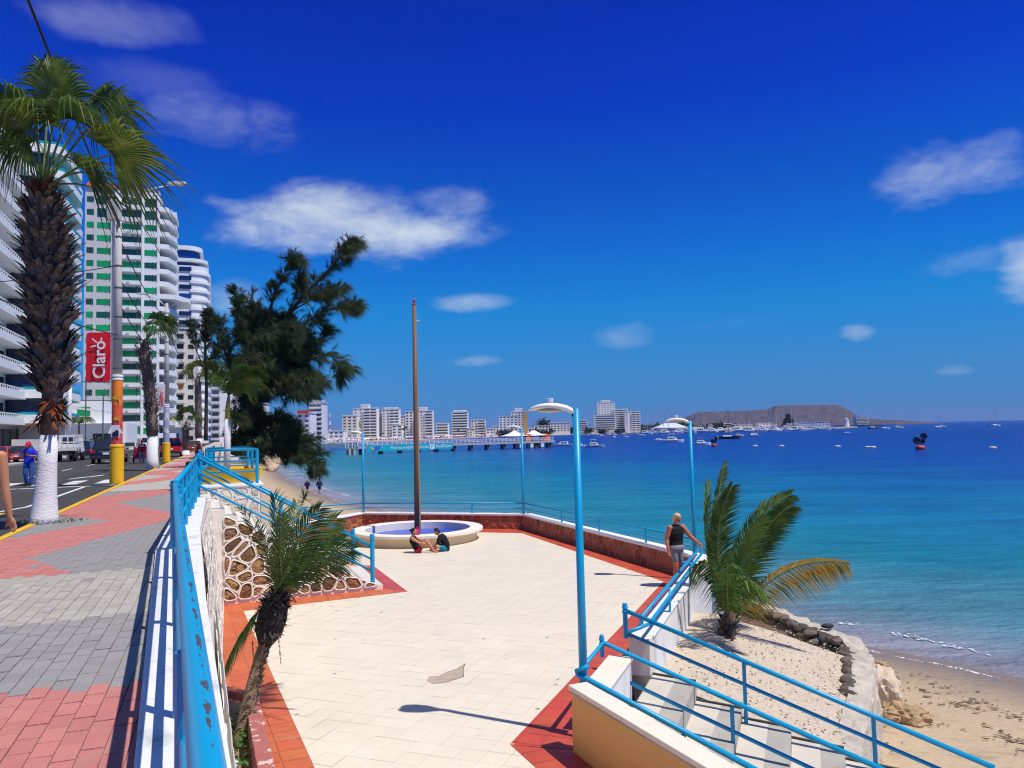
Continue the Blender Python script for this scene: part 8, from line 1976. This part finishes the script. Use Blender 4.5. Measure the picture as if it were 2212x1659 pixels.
def torso(mb, J, grow=0.0, f0=-.35, f1=1.0, wide=1.0):
    P = [J['pel'] + (J['pel'] - J['wai']) * .75 * 1, J['pel'], J['wai'], J['che'], J['che'].lerp(J['nec'], .55), J['nec']]
    ax = (J['shR'] - J['shL']).normalized(); axp = (J['hiR'] - J['hiL']).normalized(); RX = [.13, .165, .15, .175, .175, .07]; RY = [.10, .115, .105, .125, .11, .065]; n = 16; b = len(mb.v)
    for i, p in enumerate(P):
        d = (P[min(i + 1, 5)] - P[max(0, i - 1)]).normalized(); a = axp.lerp(ax, i / 5); a = (a - d * a.dot(d)).normalized(); c = d.cross(a)
        for k in range(n):
            t = 2 * math.pi * k / n; mb.v.append(p + a * ((RX[i] * wide + grow) * math.cos(t)) + c * ((RY[i] * wide + grow) * math.sin(t)))
    for i in range(5):
        for k in range(n): mb.f.append([b + i * n + k, b + i * n + (k + 1) % n, b + (i + 1) * n + (k + 1) % n, b + (i + 1) * n + k]); mb.mi.append(0)
    mb.f.append([b + k for k in reversed(range(n))]); mb.f.append([b + 5 * n + k for k in range(n)]); mb.mi += [0, 0]
def remesh(o, vox, sm=3):
    r = o.modifiers.new('unite', 'REMESH'); r.mode = 'VOXEL'; r.voxel_size = vox; r.use_smooth_shade = True
    s = o.modifiers.new('soft', 'SMOOTH'); s.factor = .5; s.iterations = sm
def hand(mb, wr, ha, side, curl=.5, scale=1.0):
    d = (ha - wr).normalized(); s = d.cross(Vector((0, 1, 0))); s = s.normalized() if s.length > .1 else Vector((1, 0, 0)); n = s.cross(d)
    pc = wr + d * .055; mb.ball(pc, .042, .022, .055, 10, 8, ax=(s, n, d))
    for k, (o, l) in enumerate(((-.030, .070), (-.010, .082), (.010, .078), (.029, .062))):
        a = wr + d * .085 + s * o; b = a + d * l * .5 - n * (curl * .012); c = b + d * l * .42 - n * (curl * .038); cap_tube(mb, [a, b, c], [.0105, .0098, .0082], 7)
    a = wr + d * .03 + s * (.036 * side); b = a + d * .038 + s * (.024 * side) - n * .008; c = b + d * .03 + s * .004 * side - n * .012; cap_tube(mb, [a, b, c], [.013, .0115, .009], 7)
def person(label, loc, face, pose, skin, clothes, hair, H=1.75, vox=.014, wide=1.0, extra=None):
    """face: the way the figure looks (2D); local frame: x to its left-hand viewer side, -y forward"""
    t = thing('person', tuple(loc), label, 'person'); k = H / 1.75; f = Vector((face[0], face[1], 0)).normalized(); fy = -f; fx = Vector((fy.y, -fy.x, 0)); fx = Vector((-fy.y * -1, -fy.x, 0))
    J = {}
    for n_, c in {**BASEJ, **pose}.items(): J[n_] = Vector(loc) + (fx * c[0] + fy * c[1] + Vector((0, 0, c[2]))) * k
    lf = lambda a, b, q: J[a].lerp(J[b], q)
    mb = MB(); torso(mb, J, 0, wide=wide)
    up = (J['hea'] - J['nec']).normalized(); hs = k
    hf = pose.get('_look'); hfw = (fx * hf[0] + fy * hf[1] + Vector((0, 0, hf[2]))).normalized() if hf else f.copy()
    hup = (up - hfw * up.dot(hfw)).normalized(); hrt = hfw.cross(hup); hc = J['hea']
    mb.ball(hc + hup * .02, .078 * hs, .096 * hs, .105 * hs, 16, 12, ax=(hrt, hfw, hup)); mb.ball(hc - hup * .055 * hs + hfw * .025, .058 * hs, .065 * hs, .065 * hs, 12, 8, ax=(hrt, hfw, hup))
    mb.ball(hc + hfw * .098 * hs - hup * .012, .014, .020, .024, 8, 6, ax=(hrt, hfw, hup))
    for s in (-1, 1): mb.ball(hc + hrt * (.078 * s * hs) - hup * .01, .012, .022, .032, 8, 6, ax=(hrt, hfw, hup))
    cap_tube(mb, [J['nec'] - up * .03, J['nec'].lerp(hc, .55)], [.058 * k, .052 * k])
    for s in 'LR':
        aw = k * (1 + (wide - 1) * .8); cap_tube(mb, [J['sh' + s], lf('sh' + s, 'el' + s, .5), J['el' + s]], [.058 * aw, .052 * aw, .042 * aw]); cap_tube(mb, [J['el' + s], lf('el' + s, 'wr' + s, .35), J['wr' + s]], [.042 * aw, .042 * aw, .028 * aw]); hand(mb, J['wr' + s], J['ha' + s], -1 if s == 'L' else 1)
        cap_tube(mb, [J['hi' + s], lf('hi' + s, 'kn' + s, .45), J['kn' + s]], [.088 * k, .078 * k, .055 * k]); cap_tube(mb, [J['kn' + s], lf('kn' + s, 'an' + s, .35), J['an' + s]], [.054 * k, .056 * k, .035 * k]); cap_tube(mb, [J['an' + s] + Vector((0, 0, -.02)), J['to' + s]], [.042 * k, .032 * k])
    body = mb.build('body', skin, parent=t, smooth=True); remesh(body, vox)
    for (nm, m, parts) in clothes:
        q = MB()
        for (kind, *ar) in parts:
            if kind == 'torso': torso(q, J, *ar, wide=wide)
            elif kind == 'sleeve':
                fr, g = ar
                for s in 'LR': cap_tube(q, [J['sh' + s].lerp(J['che'], .12), lf('sh' + s, 'el' + s, min(1, fr))] + ([lf('el' + s, 'wr' + s, fr - 1)] if fr > 1 else []), [(.062 + g) * k, (.052 + g) * k] + ([(.045 + g) * k] if fr > 1 else []))
            elif kind == 'leg':
                fr, g = ar
                for s in 'LR':
                    cap_tube(q, [J['hi' + s], lf('hi' + s, 'kn' + s, min(1, fr) * .5), lf('hi' + s, 'kn' + s, min(1, fr))], [(.092 + g) * k, (.084 + g) * k, (.066 + g) * k])
                    if fr > 1: cap_tube(q, [J['kn' + s], lf('kn' + s, 'an' + s, .4), lf('kn' + s, 'an' + s, fr - 1)], [(.064 + g) * k, (.062 + g) * k, (.056 + g) * k])
            elif kind == 'hips': g = ar[0]; q.ball(J['pel'] - Vector((0, 0, .02)), (.175 + g) * k * wide, (.128 + g) * k * wide, .13 * k, 14, 10, ax=((J['hiR'] - J['hiL']).normalized(), (J['hiR'] - J['hiL']).normalized().cross((J['wai'] - J['pel']).normalized()), (J['wai'] - J['pel']).normalized()))
            elif kind == 'shoe':
                for s in 'LR': cap_tube(q, [J['an' + s] + Vector((0, 0, -.035)) , J['to' + s]], [.052 * k, .042 * k])
        o = q.build(nm, m, parent=t, smooth=True); remesh(o, vox * 1.05, 2)
    if hair:
        m, ln, kind = hair; q = MB(); q.ball(hc + hup * .048 - hfw * .034, .087 * hs, .092 * hs, .094 * hs, 16, 12, ax=(hrt, hfw, hup))
        q.ball(hc - hfw * .05 - hup * .02, .083 * hs, .062 * hs, .082 * hs, 14, 10, ax=(hrt, hfw, hup))
        if kind == 'bun': q.ball(hc - hfw * .13 + hup * .03, .042, .05, .048, 10, 8); cap_tube(q, [hc - hfw * .14 + hup * .02, hc - hfw * .20 - hup * .02], [.022, .01], 8)
        if kind == 'long': cap_tube(q, [hc - hfw * .04, hc - hfw * .085 - Vector((0, 0, ln * .5)), hc - hfw * .075 - Vector((0, 0, ln))], [.09, .085, .04], 12)
        if kind == 'poof': q.ball(hc + hup * .098 - hfw * .02, .085, .10, .06, 12, 8, ax=(hrt, hfw, hup))
        o = q.build('hair', m, parent=t, smooth=True); remesh(o, .014, 1)
    for fn in (extra or []): fn(t, J, hc, hrt, hfw, hup, k)
    return t
BLK = mat('cloth_black', (.006, .006, .007), .85, .2, 8); HBLK = mat('hair_black', (.010, .008, .008), .6, .2, 20); HBLO = mat('hair_blond', (.62, .46, .22), .6, .25, 30, bump=.5, bs=60)
def sunglasses(t, J, hc, hrt, hfw, hup, k):
    for s in (-1, 1): MB().ball(hc + hfw * .088 + hrt * (.032 * s) + hup * .018, .026, .012, .018, 10, 6, ax=(hrt, hfw, hup)).build('sunglasses', DARK, parent=t, smooth=True)
def beard(t, J, hc, hrt, hfw, hup, k): MB().ball(hc - hup * .07 + hfw * .05, .058, .056, .05, 12, 8, ax=(hrt, hfw, hup)).build('beard', mat('beard_pale', (.60, .48, .36), .8, .2, 20), parent=t, smooth=True)
def watch(t, J, *a): MB().tube([J['wrR'].lerp(J['elR'], .10), J['wrR'].lerp(J['elR'], .22)], .034, 12).build('watch', DARK, parent=t)
def shorts_bag(t, J, *a):
    c = J['pel'] + Vector((.26, -.10, -.42)); MB().box(c, (.34, .16, .12)).build('towel', mat('towel_blue', (.02, .22, .55), .8, .1), parent=t, bevel=.03)
# man in black by the ledge
mp_ = G(1464, 1262, PLZ); mp_ = Vector((4.16, 20.25, PLZ))
person('grey blond man in black sleeveless shirt reaching for the ledge rail', mp_, (.55, -.85), dict(shL=(-.20, .0, 1.44), elL=(-.27, .06, 1.15), wrL=(-.27, .0, .90), haL=(-.26, -.03, .76), shR=(.20, -.02, 1.43), elR=(.36, -.10, 1.20), wrR=(.52, -.22, 1.02), haR=(.58, -.27, .90), hea=(.0, -.05, 1.63), knL=(-.10, -.06, .51), toL=(-.12, -.16, .03), _look=(.25, -.85, -.42)), SKIN3,
       [('tank_top', BLK, [('torso', .016)]), ('shorts', mat('cloth_grey', (.20, .20, .21), .85, .15, 5), [('hips', .012), ('leg', .68, .012)])], (HBLO, 0, 'poof'), 1.86, .013, 1.22, [sunglasses, beard, watch, shorts_bag])
# two women sitting by the basin
w1 = G(903, 1194, PLZ)
person('woman with tied black hair in maroon shorts sitting with knees up before the basin', w1, (1, -.12), dict(pel=(0, .0, .12), wai=(0, .08, .24), che=(0, .16, .42), nec=(0, .19, .60), hea=(0, .13, .75), shL=(-.17, .18, .55), elL=(-.22, -.08, .40), wrL=(-.16, -.30, .34), haL=(-.10, -.38, .26), shR=(.17, .18, .55), elR=(.22, -.08, .40), wrR=(.16, -.30, .34), haR=(.10, -.38, .26),
       hiL=(-.10, -.02, .11), knL=(-.11, -.34, .44), anL=(-.10, -.62, .09), toL=(-.10, -.76, .04), hiR=(.10, -.02, .11), knR=(.11, -.30, .46), anR=(.10, -.52, .10), toR=(.10, -.67, .04), _look=(0, -1, -.25)), SKIN1,
       [('top', BLK, [('torso', .012)]), ('shorts', mat('cloth_maroon', (.30, .01, .03), .85, .15, 5), [('hips', .014), ('leg', .42, .012)])], (HBLK, 0, 'bun'), 1.66, .016)
w2 = G(962, 1190, PLZ)
person('person in black shirt and teal shorts sitting on the plaza bending forward', w2, (-1, -.1), dict(pel=(0, .02, .12), wai=(0, .02, .26), che=(0, -.08, .44), nec=(0, -.20, .58), hea=(0, -.30, .69), shL=(-.18, -.17, .54), elL=(-.24, -.26, .28), wrL=(-.20, -.44, .12), haL=(-.15, -.54, .07), shR=(.18, -.17, .54), elR=(.24, -.26, .28), wrR=(.20, -.44, .12), haR=(.15, -.54, .07),
       hiL=(-.10, 0, .10), knL=(-.30, -.30, .20), anL=(-.05, -.46, .07), toL=(.06, -.52, .05), hiR=(.10, 0, .10), knR=(.30, -.30, .20), anR=(.06, -.40, .07), toR=(-.06, -.46, .05), _look=(0, -.8, -.7)), SKIN1,
       [('shirt', BLK, [('torso', .026), ('sleeve', .8, .024)]), ('shorts', mat('cloth_teal', (.0, .20, .30), .85, .15, 5), [('hips', .014), ('leg', .62, .014)])], (HBLK, .1, 'short'), 1.68, .016)
# man in blue with red cap crossing the road
def red_cap(t, J, hc, hrt, hfw, hup, k):
    cp = MB(); cp.ball(hc + hup * .05 - hfw * .005, .097, .112, .088, 16, 10, ax=(hrt, hfw, hup)); cp.add([hc + hup * .055 + hfw * .09 + hrt * a * .075 + hfw * b for a, b in ((-1, -.02), (1, -.02), (.8, .075), (0, .095), (-.8, .075))], [(0, 1, 2, 3, 4)]); cp.build('cap', mat('cap_red', (.62, .01, .03), .7, .08), parent=t, smooth=True)
def phone(t, J, *a): c = (J['haL'] + J['haR']) / 2; MB().box(c + Vector((0, -.02, .05)), (.16, .02, .09)).build('phone', DARK, parent=t, bevel=.005)
bm_ = G(62, 1049, -.12)
person('man in bright blue shirt jeans and red cap looking at his phone on the road', bm_, (.12, -1), dict(elL=(-.30, -.02, 1.17), wrL=(-.12, -.26, 1.24), haL=(-.05, -.34, 1.30), elR=(.30, -.02, 1.17), wrR=(.12, -.26, 1.20), haR=(.04, -.34, 1.26), knL=(-.11, -.08, .50), anL=(-.10, .05, .10), toL=(-.11, -.12, .03), knR=(.12, -.04, .50), anR=(.13, -.10, .08), toR=(.14, -.26, .03), hea=(0, -.06, 1.62), _look=(0, -.85, -.5)), SKIN2,
       [('shirt', mat('cloth_blue', (.012, .03, .55), .8, .12, 5), [('torso', .024), ('sleeve', .85, .018), ('hips', .016)]), ('jeans', mat('denim', (.02, .09, .30), .85, .25, 6), [('hips', .01), ('leg', 1.95, .014)]), ('shoes', BLK, [('shoe',)])], (HBLK, 0, 'short'), 1.74, .015, 1.08, [red_cap, phone])
# ice cream vendor pushing a cart
vn = G(306, 1001, -.12)
person('vendor in dark red shirt and cap pushing a cart up the road', vn, tuple(UD[:2]), dict(elL=(-.24, -.16, 1.14), wrL=(-.22, -.38, 1.05), haL=(-.22, -.48, 1.02), elR=(.24, -.16, 1.14), wrR=(.22, -.38, 1.05), haR=(.22, -.48, 1.02), knL=(-.1, -.14, .52), anL=(-.1, -.06, .10), toL=(-.1, -.22, .04), anR=(.1, .16, .12), toR=(.1, .04, .03), knR=(.1, .02, .5)), SKIN2,
       [('shirt', mat('cloth_red', (.42, .008, .03), .85, .1, 5), [('torso', .03), ('sleeve', 1.5, .016), ('hips', .02)]), ('trousers', mat('cloth_taupe', (.30, .25, .21), .85, .1, 5), [('hips', .01), ('leg', 1.95, .018)]), ('shoes', LINEW, [('shoe',)])], (MATS['cloth_red'], 0, 'short'), 1.7, .02, 1.05,
       [lambda t, J, *a: [MB().lathe(J['che'] - UD * .165 + Vector((s * .07 * VD.x, s * .07 * VD.y, .03)), [(.055, 0), (.075, .0), (.075, .012), (.055, .012)], 14, axis=(VD, Vector((0, 0, 1)), -UD)).build('logo_ring', SIGNW, parent=t) for s in (-1, 1)]])
ct = vn + UD * 1.0; cart = thing('push_cart', tuple(ct), 'dark red vending cart pushed by the vendor', 'cart'); CR = mat('cart_red', (.30, .01, .03), .4, .08, 2)
MB().box(ct + Vector((0, 0, .72)), (1.1, 1.15, .75), ax=(UD, VD, Vector((0, 0, 1)))).build('box', CR, parent=cart, bevel=.03); MB().box(ct + Vector((0, 0, 1.12)), (1.14, 1.2, .06), ax=(UD, VD, Vector((0, 0, 1)))).build('lid', mat('cart_lid', (.45, .03, .05), .4, .05), parent=cart)
for s in (-1, 1): MB().lathe(ct + VD * (.62 * s) + Vector((0, 0, .34)), [(.26, -.03), (.34, -.03), (.34, .03), (.26, .03)], 18, axis=(UD, Vector((0, 0, 1)), VD)).build('wheel', TYRE, parent=cart)
MB().tube([ct - UD * .5 + VD * .5 + Vector((0, 0, 1.0)), ct - UD * .85 + VD * .4 + Vector((0, 0, 1.05)), ct - UD * .85 - VD * .4 + Vector((0, 0, 1.05)), ct - UD * .5 - VD * .5 + Vector((0, 0, 1.0))], .02, 6).build('push_bar', STEEL, parent=cart)
# woman on the far rail
sw = UV(29.2, .75, .25); sit = dict(pel=(0, .02, .52), wai=(0, .02, .66), che=(0, -.04, .86), nec=(0, -.08, 1.03), hea=(0, -.14, 1.16), shL=(-.17, -.07, .98), elL=(-.22, -.10, .72), wrL=(-.12, -.28, .70), haL=(-.06, -.36, .72), shR=(.17, -.07, .98), elR=(.22, -.10, .72), wrR=(.12, -.28, .70), haR=(.06, -.36, .72), hiL=(-.1, 0, .50), knL=(-.1, -.42, .52), anL=(-.1, -.44, .10), toL=(-.1, -.58, .04), hiR=(.1, 0, .50), knR=(.1, -.42, .52), anR=(.1, -.44, .10), toR=(.1, -.58, .04), _look=(0, -.9, -.4))
person('woman with long black hair in navy clothes sitting by the picket railing', sw, (-.8, -.6), sit, SKIN2, [('shirt', mat('cloth_navy', (.012, .014, .045), .85, .15, 5), [('torso', .02), ('sleeve', 1.7, .012)]), ('trousers', BLK, [('hips', .012), ('leg', 1.9, .014)])], (HBLK, .35, 'long'), 1.66, .02)
bq = UV(29.2, .75, .02); t = thing('stool_block', tuple(bq), 'low blue block the woman sits on by the picket railing', 'seat'); MB().box(bq + Vector((0, 0, .32)), (.42, .42, .64), rz=.4).build('block', BLUE, parent=t, bevel=.02)
# two walkers on the beach
for (x, y, lb, hh, cl, hr) in ((664, 1066, 'left beach walker in navy poncho with reddish cap', 1.58, 'cloth_navy2', 'cap_red'), (690, 1068, 'right beach walker in dark blue hooded top and black shorts', 1.72, 'cloth_blue2', 'hair_black')):
    p = G(x, y, SEA + .25); m_ = mat(cl, (.012, .018, .10), .85, .12, 5)
    person(lb, p, (.15, 1), dict(elL=(-.32, .02, 1.18), wrL=(-.34, -.04, .95), haL=(-.34, -.06, .82), elR=(.32, .02, 1.18), wrR=(.34, -.04, .95), haR=(.34, -.06, .82), anL=(-.1, .14, .10), knL=(-.1, .03, .51), toL=(-.1, .02, .03), knR=(.1, -.12, .52), anR=(.1, -.06, .09), toR=(.1, -.22, .03)), SKIN1, [('top', m_, [('torso', .05), ('sleeve', 1.6, .03), ('hips', .05)]), ('shorts', BLK, [('hips', .02), ('leg', .75, .02)])], (MATS[hr], .12, 'short'), hh, .026)
# passer-by at the left edge, only an arm in the picture
hx_ = Dp(30, 1146, 7.6); sh_p = Dp(-18, 985, 7.75); H9 = 1.75; base9 = Vector((sh_p.x - .115, sh_p.y, 0))
person('bare armed passer by cut by the left edge of the picture', base9, (-.05, 1), dict(shL=(-.20, .0, sh_p.z), elL=(-.235, -.02, sh_p.z - .33), wrL=(-.26, -.06, .86), haL=(-.30, -.09, .72), shR=(.2, .0, sh_p.z), elR=(.245, .0, 1.13), wrR=(.33, -.02, .86), haR=(.375, -.04, .73), hiR=(.13, 0, .93), knR=(.20, -.02, .51), anR=(.24, .02, .09), toR=(.25, -.15, .03), hiL=(-.06, 0, .93), knL=(.04, -.02, .51), anL=(.08, .02, .09), toL=(.09, -.15, .03)), SKIN1, [('shirt', mat('cloth_white', (.6, .6, .58), .85, .1, 5), [('torso', .02)]), ('shorts', MATS['cloth_grey'], [('hips', .015), ('leg', .8, .02)]), ('shoes', BLK, [('shoe',)])], (HBLK, 0, 'short'), H9, .011)

# ================================================================== AIR
hz = MB(); hz.box((1000, 1000, 98.6), (34000, 34000, 212.8)); hz_o = hz.build('haze', [], kind='stuff')
hm = bpy.data.materials.new('haze'); hm.use_nodes = True; hm.node_tree.nodes.clear()
pv = N(hm.node_tree, 'ShaderNodeVolumePrincipled'); pv.inputs['Color'].default_value = (.42, .55, 1.0, 1); pv.inputs['Density'].default_value = 5.0e-5; pv.inputs['Anisotropy'].default_value = .0
mo = N(hm.node_tree, 'ShaderNodeOutputMaterial'); L(hm.node_tree, pv.outputs[0], mo.inputs['Volume']); hz_o.data.materials.append(hm)
